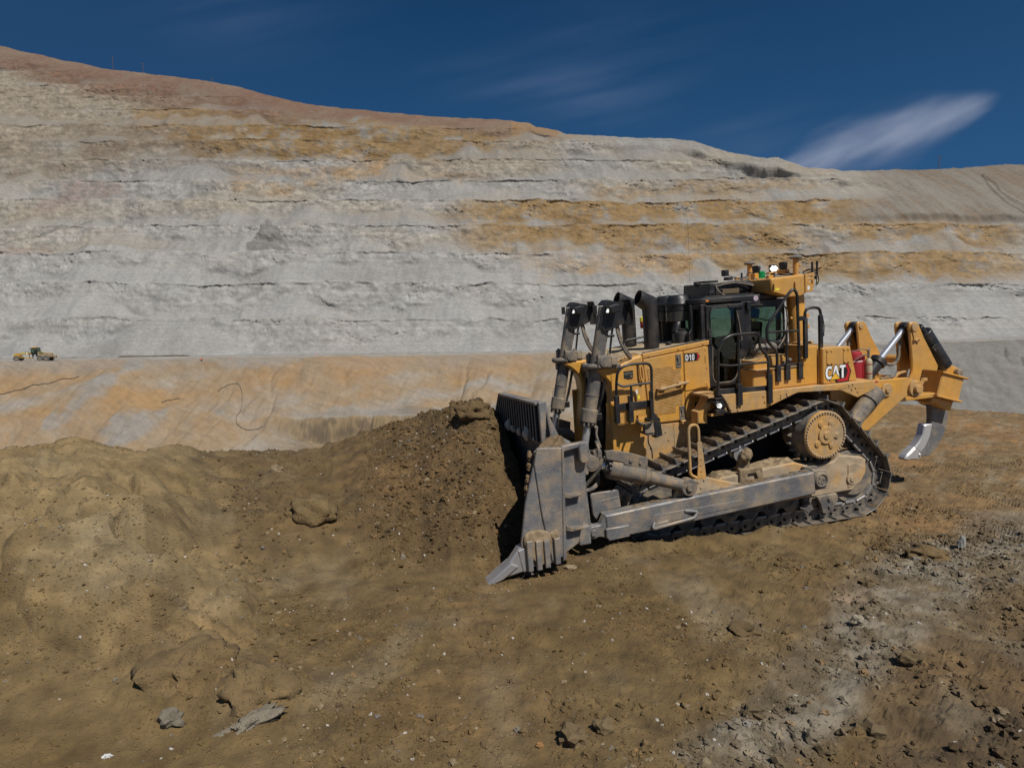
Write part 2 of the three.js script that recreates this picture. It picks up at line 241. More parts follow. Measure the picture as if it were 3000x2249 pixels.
/* ================================================== THE LAND */
// bearing = x / -z seen from where the photograph was taken; used only to lay the meshes out as fans
const SKY_T = [[-1.3, 19], [-1.0, 17.2], [-0.772, 15.26], [-0.703, 14.26], [-0.641, 13.48], [-0.607, 13.07], [-0.544, 12.67], [-0.481, 12.28], [-0.426, 11.8], [-0.356, 10.91], [-0.328, 10.6], [-0.251, 10.17], [-0.166, 9.92], [-0.103, 9.76], [-0.004, 9.54], [0.026, 9.34], [0.036, 9.05], [0.066, 8.8], [0.085, 8.46], [0.13, 8.38], [0.187, 8.21], [0.244, 8.16], [0.279, 7.97], [0.322, 7.45], [0.379, 7.07], [0.408, 7.07], [0.451, 6.54], [0.515, 6.36], [0.565, 6.43], [0.636, 6.43], [0.693, 6.54], [0.735, 6.66], [0.787, 6.71], [1.0, 6.9], [1.3, 7.2]];
const ROAD_T = [[-1.3, -10.1], [-0.81, -9.07], [-0.4, -8.03], [0, -7.1], [0.625, -4.1], [0.81, -2.8], [1.3, 0]];
const crestY = (n, x, a) => n <= 0 ? table(ROAD_T, a) + 0.25 : -8.4 + 12 * n + 1.5 * n3(x * 0.010, n * 5.7, 0.3) + 1.1 * n3(x * 0.05, n * 3.3, 4) + 0.8 * n3(x * 0.15, n * 4.3, 5) + 0.35 * n3(x * 0.5, n, 6) - (n > 8 ? (n - 8) * 1.6 * sstep(-0.5, 0.1, a) : 0);
const crestD = (n, x) => 207 + 15 * (n - 1) + (n > 0 ? 2.6 * fbm(x * 0.009, n * 3.1, 0.5, 2) + 0.7 * fbm(x * 0.06, n * 7.1, 3.5, 3) : 0);
const talusH = (n, x) => { const t1 = 1 - 2.4 * Math.abs(n3(x * 0.026 + n * 11.3, n * 2.7, 1.5)), t2 = 1 - 2.6 * Math.abs(n3(x * 0.06 + n * 5.1, n * 1.9, 6.5)); return 12 * clamp(-0.05 + 0.62 * t1 * sstep(-0.35, 0.25, n3(x * 0.012, n * 9.1, 8)) + 0.22 * t2 + 0.1, 0.04, 0.92); };
function wallAt(a, k, Kt) {
  const n = Math.floor(k), f = k - n, x = a * (192 + 15 * k);
  const y0 = crestY(n, x, a), y1 = crestY(n + 1, x, a), D1 = crestD(n + 1, x), D0 = crestD(n, x), toe = Math.max(D1 - 6.5, D0 + 2.5);
  const Ht = Math.min(talusH(n, x), (y1 - y0) * 0.96), face = D1 - toe;
  let d, y, rock, lw = 0;
  if (f < 0.30) { const t = f / 0.30; d = mix(D0, toe, t); y = y0 + 0.25 * t; rock = 0; }
  else { const g = (f - 0.30) / 0.70; lw = sstep(-0.22, 0.34, n3(x * 0.035, n * 3.7, 21) + 0.7 * n3(x * 0.12, n, 23)); const gg = mix(g, g < 0.93 ? g / 0.93 * 0.985 : 0.985 + (g - 0.93) * 0.21, lw) ; d = mix(toe, D1, gg); y = mix(y0, y1, g); rock = 1; }
  const dH = toe + face * Ht / (y1 - y0), yt = y0 + Ht - (dH - d) * 0.70;
  const over = y - yt; if (rock) rock = sstep(0.0, 1.8, over);
  let soft = 0; if (d < dH && over < 0) { soft = sstep(0, 0.6, -over); y = yt; }
  // dumped, unbenched slope at the right
  const dump = sstep(0.50, 0.60, a + 0.05 * n3(y * 0.06, x * 0.02, 3)) * sstep(4.05, 4.35, k + 0.1 * n3(x * 0.03, 1, 2)) * (k > 4 ? 1 : 0);
  if (dump > 0) { const yd = crestY(4, x, a) + 12.3 * (k - 4) + 0.6, dd = crestD(4, x) + 15 * (k - 4); y = mix(y, yd, dump); d = mix(d, dd, dump); rock *= 1 - dump; soft = Math.max(soft, dump); }
  let cr = 0; { cr = Kt === undefined ? 0 : sstep(mix(1.7, 0.7, sstep(-0.25, 0.05, a)), 0.35, Kt - k + 0.25 * n3(x * 0.04, n, 13)); if (cr > 0) { const yd = -8.4 + 12 * k - (k > 8 ? (k - 8) * 1.6 * sstep(-0.5, 0.1, a) : 0) + 0.5 * n3(x * 0.06, k * 2, 3), dd = 192 + 15 * k; y = mix(y, yd, cr); d = mix(d, dd, cr); rock *= 1 - 0.8 * cr; } }
  const px = a * d;
  let off = (1 - rock) * (0.07 * fbm(px / 2.2, y / 2.2 + n, d / 2.2, 3) + 0.05 * ridge(px / 0.7, y / 0.7, n, 2)); y += (1 - rock) * 0.10 * fbm(px / 1.7, d / 1.7, n, 3); if (dump > 0) off += dump * 0.9 * fbm(px / 9 + y / 16, y / 30, 2, 4);
  if (rock > 0) { const r1 = fbm(px / 13, y / 8, n * 3.3, 3), r2 = ridge(px / 4.2 + 0.3 * y, y / 3.2, n * 1.7, 3), r3 = ridge(px / 1.5, y / 1.2, n * 5.1, 3); const edge = sstep(0, 0.08, f - 0.30) * (1 - 0.7 * sstep(0.93, 1, f)); const ck = Math.pow(clamp(1 - 3.6 * Math.abs(n3(px / 4.2 + 0.25 * y, y / 2.6, n * 2.3 + 40) + 0.45 * n3(px / 1.2, y / 1.2, 3))), 5) * sstep(0.0, 0.35, n3(px / 15, y / 9, n + 60) + 0.3 * sstep(0.75, 1, f) - 0.08); off += rock * (0.8 * r1 + (0.20 * r2 + 0.13 * r3) * clamp(0.35 + 1.6 * r1, 0.05, 1.6) - 0.8 * ck - 0.40 * lw * sstep(0.90, 0.94, f) * (1 - sstep(0.96, 0.985, f)) * sstep(-0.2, 0.3, r2 * 0.5 + n3(px / 9, n, 7)) + 0.09 * ridge(px / 0.65, y / 0.6, n + 9, 2)) * (0.4 + 0.6 * edge); y += rock * 0.2 * fbm(px / 1.1, y / 1.1, 9, 2); }
  return { x: px, y, d: d - off, n, f, lw, cr, rock, soft, dump, k };
}
// colour fields of the rock: [bearing, bench, half widths, colour, strength]
const OCH = [0.285, 0.175, 0.066], OCH2 = [0.33, 0.215, 0.100], ORA = [0.43, 0.265, 0.115], REDB = [0.235, 0.130, 0.082], BEI = [0.375, 0.315, 0.235], GRY = [0.335, 0.318, 0.292], LGT = [0.40, 0.385, 0.355], PNK = [0.30, 0.235, 0.205], DGR = [0.165, 0.155, 0.140], BRN = [0.225, 0.165, 0.115];
const FIELDS = [
  [-0.70, 10.4, 0.14, 2.6, BEI, 0.85], [-0.56, 8.6, 0.10, 0.9, BRN, 0.6], [-0.31, 9.0, 0.19, 1.9, OCH, 1.0], [-0.13, 8.5, 0.10, 0.9, OCH, 0.8], [-0.47, 9.9, 0.12, 0.7, OCH2, 0.8], [-0.235, 7.0, 0.045, 0.5, ORA, 1.0], [-0.36, 7.0, 0.14, 0.4, LGT, 0.8], [-0.25, 6.3, 0.2, 0.35, ORA, 0.5],
  [-0.02, 9.2, 0.10, 0.6, ORA, 0.85], [-0.12, 9.0, 0.10, 0.6, OCH2, 0.8], [0.0, 8.4, 0.12, 0.4, OCH2, 0.6],
  [0.275, 4.68, 0.31, 0.48, OCH, 1.0], [0.20, 3.62, 0.24, 0.55, OCH, 1.0], [0.10, 4.65, 0.14, 0.35, OCH, 0.8], [0.65, 3.72, 0.14, 0.40, OCH, 0.9], [0.30, 5.6, 0.18, 0.32, OCH2, 0.7], [0.23, 2.68, 0.19, 0.42, ORA, 0.9], [0.56, 2.65, 0.20, 0.48, OCH, 0.95], [0.30, 4.15, 0.36, 0.8, OCH2, 0.45], [0.40, 3.0, 0.4, 0.3, OCH2, 0.5], [-0.08, 4.4, 0.16, 0.3, OCH2, 0.45],
  [0.74, 2.75, 0.13, 0.42, OCH2, 0.75], [0.60, 4.2, 0.12, 0.5, OCH2, 0.5], [0.05, 3.4, 0.12, 0.3, OCH2, 0.4], [-0.15, 7.9, 0.2, 0.5, OCH2, 0.45], [-0.62, 7.5, 0.2, 0.9, BRN, 0.4],
  [-0.67, 5.4, 0.05, 0.5, PNK, 0.9], [-0.76, 3.2, 0.05, 0.3, [0.36, 0.25, 0.18], 0.8], [-0.5, 4.7, 0.3, 0.35, BEI, 0.4], [0.3, 2.3, 0.12, 0.35, BEI, 0.6],
];
const FAN0 = -1.12, FAN1 = 1.12;
function buildWall() {
  const N = 1360, M = 500, pos = new Float32Array((N + 1) * (M + 2) * 3), col = new Float32Array((N + 1) * (M + 2) * 3), uv = new Float32Array((N + 1) * (M + 2) * 2), idx = new Uint32Array(N * (M + 1) * 6);
  for (let i = 0; i <= N; i++) {
    const a = FAN0 + (FAN1 - FAN0) * i / N, K = table(SKY_T, a) + 0.05 * fbm(a * 60, 2, 5, 4) + 0.03 * n3(a * 14, 7, 2);
    for (let j = 0; j <= M + 1; j++) {
      const v = j * (N + 1) + i; let p, k;
      if (j <= M) { k = K * j / M; p = wallAt(a, k, K); } else { k = K; p = wallAt(a, K, K); p.d += 90; p.y -= 14; p.x = a * p.d; }
      pos[v * 3] = p.x; pos[v * 3 + 1] = p.y; pos[v * 3 + 2] = -p.d; uv[v * 2] = (p.x + p.d * 0.3) / 7; uv[v * 2 + 1] = (p.y + 0.6 * p.d) / 7;
      // colour
      const w1 = fbm(p.x / 40, p.y / 14, 1.5, 4), w2 = fbm(p.x / 9, p.y / 6, 7.5, 4), w3 = fbm(p.x / 2.2 + p.y * 0.2, p.y / 1.6, 3.5, 3);
      const wa = a + 0.030 * w1 + 0.012 * w2, wk = k + 0.32 * w1 + 0.20 * w2;
      let c = mix3(GRY, LGT, clamp(0.5 + 1.1 * w2 + 0.4 * w1));
      c = mix3(c, BEI, clamp(0.25 + 1.2 * w1 + 0.35 * sstep(4.5, 8, k) + 0.35 * sstep(5, 8, k) * sstep(-0.2, -0.6, a) - 0.2 * sstep(3.4, 2.4, k)) * 0.75);
      c = mix3(c, [0.315, 0.238, 0.160], clamp(0.30 + 0.9 * w1 + 0.5 * w2) * 0.62 * sstep(5.0, 8.5, k) * sstep(0.15, -0.25, a));
      const sk = fbm((p.x + 0.5 * p.y) / 2.2, p.y / 16 + p.d / 30, 14.5, 4); const str = fbm(p.x / 45 + 0.4 * w1, p.y / 1.3 + 0.03 * p.x, 24.5, 4); c = c.map(q => q * (1 + 0.16 * sk + 0.17 * str * (0.3 + 0.7 * p.rock)));
      for (const F of FIELDS) { const q = Math.max(Math.abs(wa - F[0]) / F[2], Math.abs(wk - F[1]) / F[3]); if (q < 1.35) { let s = (1 - sstep(0.75, 1.3, q)) * F[5]; s *= clamp(0.84 + 1.0 * w2 + 0.40 * w3 - 0.34 * (1 - p.rock)); c = mix3(c, F[4], clamp(s)); } }
      // red-brown cap rock under the left skyline
      if (a < 0.0) { const s = 1 - sstep(0.9, 1.7, (K - wk) * mix(0.62, 1.6, sstep(-0.42, -0.22, a)) + 0.1); c = mix3(c, mix3(REDB, [0.27, 0.185, 0.125], clamp(0.4 + 1.2 * w1 + w2)), clamp(s * (1.05 + 0.3 * w2)) * 0.95); }
      else if (a < 0.07) { const s = 1 - sstep(0.4, 0.9, K - wk); c = mix3(c, mix3(REDB, ORA, 0.55), s * 0.8); }
      if (p.soft && !p.dump) { c = mix3(c, mix3([0.295, 0.278, 0.255], c, 0.5), p.soft * 0.85 * (1 - p.cr)); }
      else if (p.rock) { const st = clamp(0.5 + 1.4 * w3); c = c.map(q => q * (1 + p.rock * (-0.10 + 0.24 * st))); if (w3 > 0.28 && w2 > 0) c = mix3(c, DGR, clamp((w3 - 0.28) * 3) * 0.6); }
      if (p.dump) { const st = fbm(p.x / 6 + p.y / 12, p.y / 40, 4, 4); c = mix3(c, mix3([0.225, 0.172, 0.125], [0.255, 0.225, 0.185], clamp(0.5 + 1.3 * st + 0.6 * w1)), p.dump); }
      // a fan of dark gravel below one bench
      { const h = (4.32 - k) / 1.25, da = Math.abs(a + 0.378 + 0.006 * n3(k * 4, 1, 1)); if (h > 0 && h < 1 && da < 0.040 * h + 0.002) c = mix3(c, DGR, 0.85 * clamp(0.8 + w3)); }
      if (k < 3.2 && !p.dump) { const bl = clamp(0.7 + 0.9 * w1) * 0.6 * (1 - sstep(0.05, 0.3, a) * sstep(1.9, 2.4, k)); c = mix3(c, [0.40, 0.397, 0.388], bl); }
      const lip = mix(1, 0.87, sstep(4.8, 7.5, k)) * (p.f > 0.93 && !p.dump ? mix(1, 0.90, p.lw * sstep(0.93, 0.97, p.f) * sstep(-0.2, 0.2, w2 + 0.6 * w3)) : 1); const g = (0.95 + (0.10 + 0.10 * p.rock) * w3 + 0.06 * fbm(p.x / 0.8, p.y / 0.7, 2, 2)) * 0.95 * lip; col[v * 3] = c[0] * g; col[v * 3 + 1] = c[1] * g; col[v * 3 + 2] = c[2] * g;
    }
  }
  let q = 0; for (let j = 0; j <= M; j++) for (let i = 0; i < N; i++) { const v = j * (N + 1) + i; idx[q++] = v; idx[q++] = v + 1; idx[q++] = v + N + 2; idx[q++] = v; idx[q++] = v + N + 2; idx[q++] = v + N + 1; }
  const g = new THREE.BufferGeometry(); g.setAttribute('position', new THREE.BufferAttribute(pos, 3)); g.setAttribute('color', new THREE.BufferAttribute(col, 3)); g.setAttribute('uv', new THREE.BufferAttribute(uv, 2)); g.setIndex(new THREE.BufferAttribute(idx, 1)); g.computeVertexNormals();
  return new THREE.Mesh(g, std({ vertexColors: true, map: T.rock, bumpMap: T.rockB, bumpScale: 0.05, roughness: 0.95 }));
}
struct(buildWall(), 'pit_wall', 'stepped grey and ochre benches of the open pit wall');

// the tan bank below the haul road
const SLOPE = 0.70, EDGE = 178;
function slopeAt(a, d) { // d = distance
  const x = a * d, r = table(ROAD_T, a) - 0.12 + 0.35 * fbm((a * 178) / 9, 3.3, 1, 3); const t = clamp((EDGE - d) / 38);
  let y = r - (EDGE - d) * SLOPE;
  const gul = fbm(x / 15 + t * 0.8, t * 1.1, 2.5, 4), sm = fbm(x / 3.2 + t * 3, d / 6, 5.5, 4), big = n3(x / 38, t * 1.6, 8);
  const s = sstep(0, 0.12, t);
  const rill = Math.pow(clamp(1 - 3.2 * Math.abs(n3(x / 17 + 0.9 * t * n3(x / 60, 3, 3) * 3 + 0.9 * gul + 0.5 * big, t * 0.8, 44))), 4) * sstep(-0.1, 0.35, n3(x / 30, t, 51)); y += s * (1.6 * gul + 2.8 * big + 0.35 * sm - 1.1 * rill * (0.3 + t)) + 0.10 * fbm(x / 0.9, d / 0.9, 3, 3);
  // a cut ledge of broken rock at the foot
  const led = sstep(-0.43, -0.30, a + 0.03 * n3(d * 0.5, 2, 2)) * (1 - sstep(0.0, 0.08, a)); if (led > 0) { const yl = r - (EDGE - 158.5) * SLOPE + 0.6 * n3(x / 20, 3, 3); const f = sstep(157.5, 160.2, d + 0.8 * sm); if (d < 161) y = mix(y, mix(yl - 6.5, yl, f) + 0.7 * ridge(x / 2.5, d / 1.0, 4, 3) * f * (1 - f) * 4, led); }
  return { x, y, gul, sm, big, t, led };
}
{
  const N = 1200, M = 130, D0 = 138, D1 = 178.6, pos = [], col = [], uv = [], idx = [];
  for (let j = 0; j <= M; j++) for (let i = 0; i <= N; i++) {
    const a = FAN0 + (FAN1 - FAN0) * i / N, d = mix(D0, D1, j / M), p = slopeAt(a, d); pos.push(p.x, p.y, -d); uv.push(p.x / 8, (p.y + 0.6 * d) / 8);
    const w3 = fbm(p.x / 2 + d, p.y / 1.5, 2.5, 3), w2 = fbm(p.x / 10 + d / 9, p.y / 7, 4.5, 4), st = fbm((p.x + 1.3 * p.gul * 9) / 3.4 + d * 0.12, d / 18, 6.5, 4);
    let c = mix3([0.385, 0.262, 0.148], [0.40, 0.300, 0.195], clamp(0.5 + 0.9 * st));
    const w0 = fbm(p.x / 34 + 3 * p.t, p.t * 2.2 + 0.2 * p.gul, 33.5, 4); c = mix3(c, [0.44, 0.265, 0.115], clamp(w2 * 1.3 + 1.4 * w0) * 0.75); c = mix3(c, [0.40, 0.365, 0.315], clamp(-1.9 * w0 + 0.7 * w2 - 0.15) * 0.75);
    c = mix3(c, [0.335, 0.312, 0.285], sstep(0.05, 0.6, 1.5 * p.gul + 0.6 * w2 + 0.2 * st) * (1 - 0.85 * sstep(-0.48, -0.36, a)) * 0.75);
    c = mix3(c, [0.33, 0.315, 0.29], sstep(0.86, 0.97, 1 - p.t + 0.1 * w2) * (a < -0.35 ? 0.55 : 0.25));
    if (p.led > 0 && d < 160.5) c = mix3(c, mix3([0.37, 0.265, 0.145], [0.20, 0.150, 0.095], clamp(0.30 + 1.9 * w3 + w2)), p.led * (1 - sstep(159.4, 160.6, d)));
    if (p.led > 0) c = mix3(c, [0.36, 0.335, 0.30], p.led * sstep(159.8, 160.4, d) * (1 - sstep(161.4, 162.6, d + 2 * w2)) * 0.7);
    const gr = sstep(0.40, 0.52, a + 0.05 * w2); c = mix3(c, mix3([0.285, 0.270, 0.245], [0.24, 0.222, 0.198], clamp(0.5 + st)), gr);
    const w4 = fbm(p.x / 0.6, d / 0.5, 9.5, 2); const g = (0.95 + 0.14 * w3 + 0.12 * w4) * 0.70; col.push(c[0] * g, c[1] * g, c[2] * g);
  }
  for (let j = 0; j < M; j++) for (let i = 0; i < N; i++) { const v = j * (N + 1) + i; idx.push(v, v + 1, v + N + 2, v, v + N + 2, v + N + 1); }
  const g = new THREE.BufferGeometry(); g.setAttribute('position', new THREE.Float32BufferAttribute(pos, 3)); g.setAttribute('color', new THREE.Float32BufferAttribute(col, 3)); g.setAttribute('uv', new THREE.Float32BufferAttribute(uv, 2)); g.setIndex(idx); g.computeVertexNormals();
  struct(new THREE.Mesh(g, std({ vertexColors: true, bumpMap: T.rockB, bumpScale: 0.03, roughness: 0.95 })), 'pit_slope', 'tan bank of streaked earth below the haul road');
}
// haul road on the ledge between the bank and the wall, with a low windrow along its outer side
const roadY = a => table(ROAD_T, a);
{
  const N = 500, M = 16, pos = [], col = [], uv = [], idx = [];
  for (let j = 0; j <= M; j++) for (let i = 0; i <= N; i++) {
    const a = FAN0 + (FAN1 - FAN0) * i / N, d = mix(EDGE - 0.6, 196, j / M), x = a * d; const w = fbm(x / 7, d / 3, 1.5, 3);
    let y = roadY(a) + 0.05 * w + 0.25 * sstep(187, 193, d) + (j === 0 ? -0.8 : 0); const bm = sstep(-0.68, -0.62, a); y += 0.45 * bm * Math.exp(-Math.pow((d - 189.5) / 1.1, 2)) * (0.7 + 0.6 * w);
    pos.push(x, y, -d); uv.push(x / 22, d / 22); const c = mix3([0.36, 0.335, 0.295], [0.30, 0.265, 0.22], clamp(0.5 + w + (d > 188 ? 0.4 : 0))); col.push(...c);
  }
  for (let j = 0; j < M; j++) for (let i = 0; i < N; i++) { const v = j * (N + 1) + i; idx.push(v, v + 1, v + N + 2, v, v + N + 2, v + N + 1); }
  const g = new THREE.BufferGeometry(); g.setAttribute('position', new THREE.Float32BufferAttribute(pos, 3)); g.setAttribute('color', new THREE.Float32BufferAttribute(col, 3)); g.setAttribute('uv', new THREE.Float32BufferAttribute(uv, 2)); g.setIndex(idx); g.computeVertexNormals();
  struct(new THREE.Mesh(g, std({ vertexColors: true, map: T.rock, roughness: 0.95 })), 'haul_road', 'pale graded haul road along the foot of the pit wall');
}
{
  const g = new THREE.PlaneGeometry(3000, 3000, 60, 60); g.rotateX(-Math.PI / 2); g.translate(0, -36, 0); const uvs = g.attributes.uv; for (let i = 0; i < uvs.count; i++) uvs.setXY(i, uvs.getX(i) * 130, uvs.getY(i) * 130);
  struct(new THREE.Mesh(g, std({ color: new THREE.Color().setRGB(0.34, 0.30, 0.25), map: T.rock, roughness: 0.95 })), 'pit_floor', 'bare floor of the open pit');
}

/* the working face in front: soil that the machine stands on and pushes */
const CREST_D0 = [[-1.3, 11.5], [-0.8, 12.5], [-0.5, 13.2], [-0.3, 14.2], [-0.15, 14.2], [-0.04, 13.0], [0.03, 13.4], [0.1, 15], [0.3, 19], [0.5, 23], [0.8, 24], [1.3, 25]];
const CREST_D = [[-1.3, 9.2], [-0.8, 9.8], [-0.6, 10.4], [-0.48, 12.0], [-0.3, 13.4], [-0.15, 14.2], [-0.04, 13.0], [0.03, 13.4], [0.1, 15], [0.3, 19], [0.5, 23], [0.8, 24], [1.3, 25]];
const CREST_H = [[-1.3, 0.7], [-0.915, 0.85], [-0.825, 0.88], [-0.779, 0.95], [-0.734, 0.99], [-0.697, 1.01], [-0.675, 0.98], [-0.645, 0.88], [-0.601, 0.79], [-0.556, 0.81], [-0.511, 0.78], [-0.452, 0.67], [-0.407, 0.64], [-0.347, 0.56], [-0.31, 0.59], [-0.273, 0.71], [-0.227, 0.96], [-0.19, 1.15], [-0.153, 1.3], [-0.116, 1.51], [-0.078, 1.66], [-0.056, 1.73], [-0.027, 1.69], [-0.004, 1.55], [0.018, 1.30], [0.055, 1.05], [0.107, 0.75], [0.219, 0.3], [0.367, 0.1], [0.514, 0.28], [0.558, 0.41], [0.587, 0.45], [0.632, 0.31], [0.691, 0.12], [0.758, 0.0], [0.82, -0.15], [0.908, -0.34], [1.3, -0.7]];
const crestH = a => 3.575 - (3.575 - table(CREST_H, a)) * table(CREST_D, a) / table(CREST_D0, a);
const CREST_W = [[-1.3, 5.4], [-0.6, 5.2], [-0.48, 4.6], [-0.38, 4.2], [-0.3, 4.6], [-0.2, 5.2], [-0.1, 5.1], [-0.06, 4.7], [-0.03, 4.3], [0.03, 3.4], [0.1, 4], [0.2, 7], [0.5, 5.5], [1.3, 8]];
const BLADE_X = z => -5.74 - Math.max(0, Math.abs(z) - 1.35) * 0.47;
const tmpV = V3(0, 0, 0);
const MOUNDS = [[-3.15, -6.0, 0.60, 0.30], [-2.42, -5.66, 0.50, 0.26], [-3.2, -9.9, 0.6, 0.16], [-0.72, -11.85, 0.6, 0.10]];
function ground(x, z) {
  const d = -z, a = x / Math.max(d, 0.5), D = table(CREST_D, a), Hc = crestH(a), W = table(CREST_W, a);
  tmpV.set(x, 0, z).applyMatrix4(M_INV); const lx = tmpV.x, lz = tmpV.z;
  let base = -0.06 + 0.05 * fbm(x / 2.6, z / 2.6, 1.5, 3);
  // what the pile and banks rise to
  let t = clamp((d - (D - W)) / W), rise0 = mix(Math.pow(t, 1.25), sstep(0, 1, t), 0.45);
  const wp = sstep(-0.52 + 0.03 * n3(z * 0.8, 2, 2), -0.34, a) * (1 - sstep(0.08, 0.18, a)), rise = mix(rise0, 1 - Math.pow(1 - t, 1.9), wp);
  let pile = (Hc - base) * rise;
  // only in front of the blade, or past its far end
  const gap = BLADE_X(lz) - lx; let mask = 1;
  if (lz > -2.75) mask = lz > 2.45 ? (a > -0.03 ? sstep(0.0, 0.4, gap) : 1) : sstep(-0.02, 0.22, gap); else mask = Math.max(sstep(-0.02, 0.22, gap), sstep(-2.75, -3.3, lz) * sstep(3.2, -5.0, lx) );
  if (lz > -2.75) mask *= sstep(-5.0, -5.6, lx);
  mask = Math.max(mask, sstep(0.22, 0.36, a));
  let y = base + pile * mask;
  if (d > D) { const over = d - D; const yc = base + (Hc - base) * mask; y = yc - over * (0.35 + 0.35 * sstep(0, 2, over)) ; }
  const Z0 = z; z = z - 1.3 * pile * mask; // relief follows the slope
  // banked, broken ground at the left
  const bank = sstep(-0.30, -0.52, a) * sstep(5.0, 7.2, d) * (1 - 0.6 * sstep(D - 1.2, D, d));
  const br = fbm(x / 1.3, z / 1.3, 3.5, 4), stepv = x + 0.55 * (d - 8) + 4.6 + 0.7 * fbm(x / 1.1, z / 1.1, 6.5, 3);
  y += bank * (0.22 * br + 0.15 * ridge(x / 1.6, z / 1.6, 1.2, 4) + 0.06 * ridge(x / 0.45, z / 0.45, 5.2, 3) * sstep(-0.1, 0.3, fbm(x / 1.5, z / 1.5, 12.2, 2)) - 0.10);
  { const q = n3(x / 1.1 + 0.6 * br, z / 1.5, 22.2); y -= bank * 0.16 * Math.pow(clamp(1 - 5 * Math.abs(q)), 2); }
  for (const [mx, mz, mr, mh] of MOUNDS) { const q = ((x - mx) ** 2 + (Z0 - mz) ** 2) / (mr * mr); if (q < 4) y += mh * Math.exp(-q * 1.6) * (1 + 0.25 * fbm(x / 0.25, z / 0.25, 3, 2)); }
  y += 0.30 * sstep(0.25, -0.35, stepv) * sstep(5.8, 6.6, d) * (1 - sstep(8.6, 9.8, d));
  { const s2 = 6.6 + 0.45 * fbm(x / 1.4, 2, 3, 3); y += 0.26 * sstep(-2.9, -3.9, x + 0.3 * fbm(z / 0.9, x / 0.9, 2, 3)) * sstep(s2 - 0.45, s2 + 0.25, d) * (1 - sstep(7.2, 9.2, d)); }
  // sag the machine has cut: flush under its tracks, banked up beside them
  if (lx < 1.2 && lx > -5.6 && lz < 2.5 && lz > -2.6) {
    const my = (lx * Math.sin(M_PITCH)) - 0.03; const inz = 1 - sstep(1.60, 1.88, Math.abs(lz) + 0.10 * n3(lx * 2.1, lz, 3)), inx = sstep(1.2, 0.4, lx) * sstep(-5.7, -4.9, lx); y = mix(y, my, inz * inx);
  }
  // grouser prints behind the tracks and on an older pass nearer by
  const mark = (lx0, lz0, w, dep) => { const u = (lx - lx0) / 0.262, e = Math.abs(lz - lz0) / w; if (e > 1.15) return 0; const jit = 0.14 * fbm(lx * 1.3, lz * 1.3, 5, 2); const s = Math.pow(0.5 + 0.5 * Math.cos((u + jit) * 6.283), 5); return -dep * s * (1 - sstep(0.75, 1.1, e + 0.5 * fbm(lx * 2, lz * 2, 8, 3))) * sstep(-0.25, 0.2, fbm(lx * 0.9, lz * 0.9, 11, 2) + 0.1); };
  if (lx > 0.3 && d < 22) y += mark(0, 1.275, 0.36, 0.11) + mark(0, -1.275, 0.36, 0.11);
  if (lx > -0.8 && d < 22) y += mark(0.1, 2.75, 0.42, 0.13) ;
  if (lx > 2.0) y += mark(0.1, 5.2, 0.42, 0.10);
  // general roughness
  const dist = 1, churn = clamp(0.35 + sstep(1.5, 5, x) * sstep(13, 6, d) * 0.9 + wp * 0.5 * t + sstep(0.3, 3, lx) * 0.5);
  y += 0.034 * fbm(x / 0.55, z / 0.55, 2.2, 3) * (0.6 + churn) + 0.015 * churn * ridge(x / 0.34, z / 0.34, 4.4, 3) + 0.011 * ridge(x / 0.13, z / 0.13, 8.4, 2) * (0.45 + churn);
  { const cl = fbm(x / 0.17, z / 0.17, 31.1, 2); if (cl > 0.12) y += Math.min(cl - 0.12, 0.3) * (0.045 + 0.06 * churn) * sstep(0.02, 0.35, fbm(x / 1.2, z / 1.2, 17.3, 2) + 0.15 + 0.3 * churn); }
  y += 0.17 * Math.exp(-Math.pow((Math.abs(lz) - 1.88) / 0.15, 2)) * sstep(-5.6, -4.6, lx) * sstep(-0.2, -1.6, lx) * (0.8 + 0.6 * n3(lx * 1.7, lz, 5));
  if (wp > 0 && mask > 0.2) y += wp * mask * (0.13 * fbm(x / 0.9, z / 0.9, 9.1, 4) + 0.03 * ridge(x / 0.3, z / 0.3, 2.1, 2)) * sstep(0, 0.3, t);
  if (a > -0.1 && a < 0.0 && d > 11.6 && d < D) y += 0.20 * ridge(x / 0.7, z / 0.7, 5.1, 2) * mask * sstep(11.6, 12.4, d) * 0.5;
  return y;
}
const STRIP = [[9.5, -10.3, 1.5], [7.2, -9.3, 1.15], [5.3, -8.2, 0.85], [3.95, -6.75, 0.65], [3.1, -6.0, 0.5], [2.5, -5.35, 0.42], [1.65, -4.85, 0.4]];
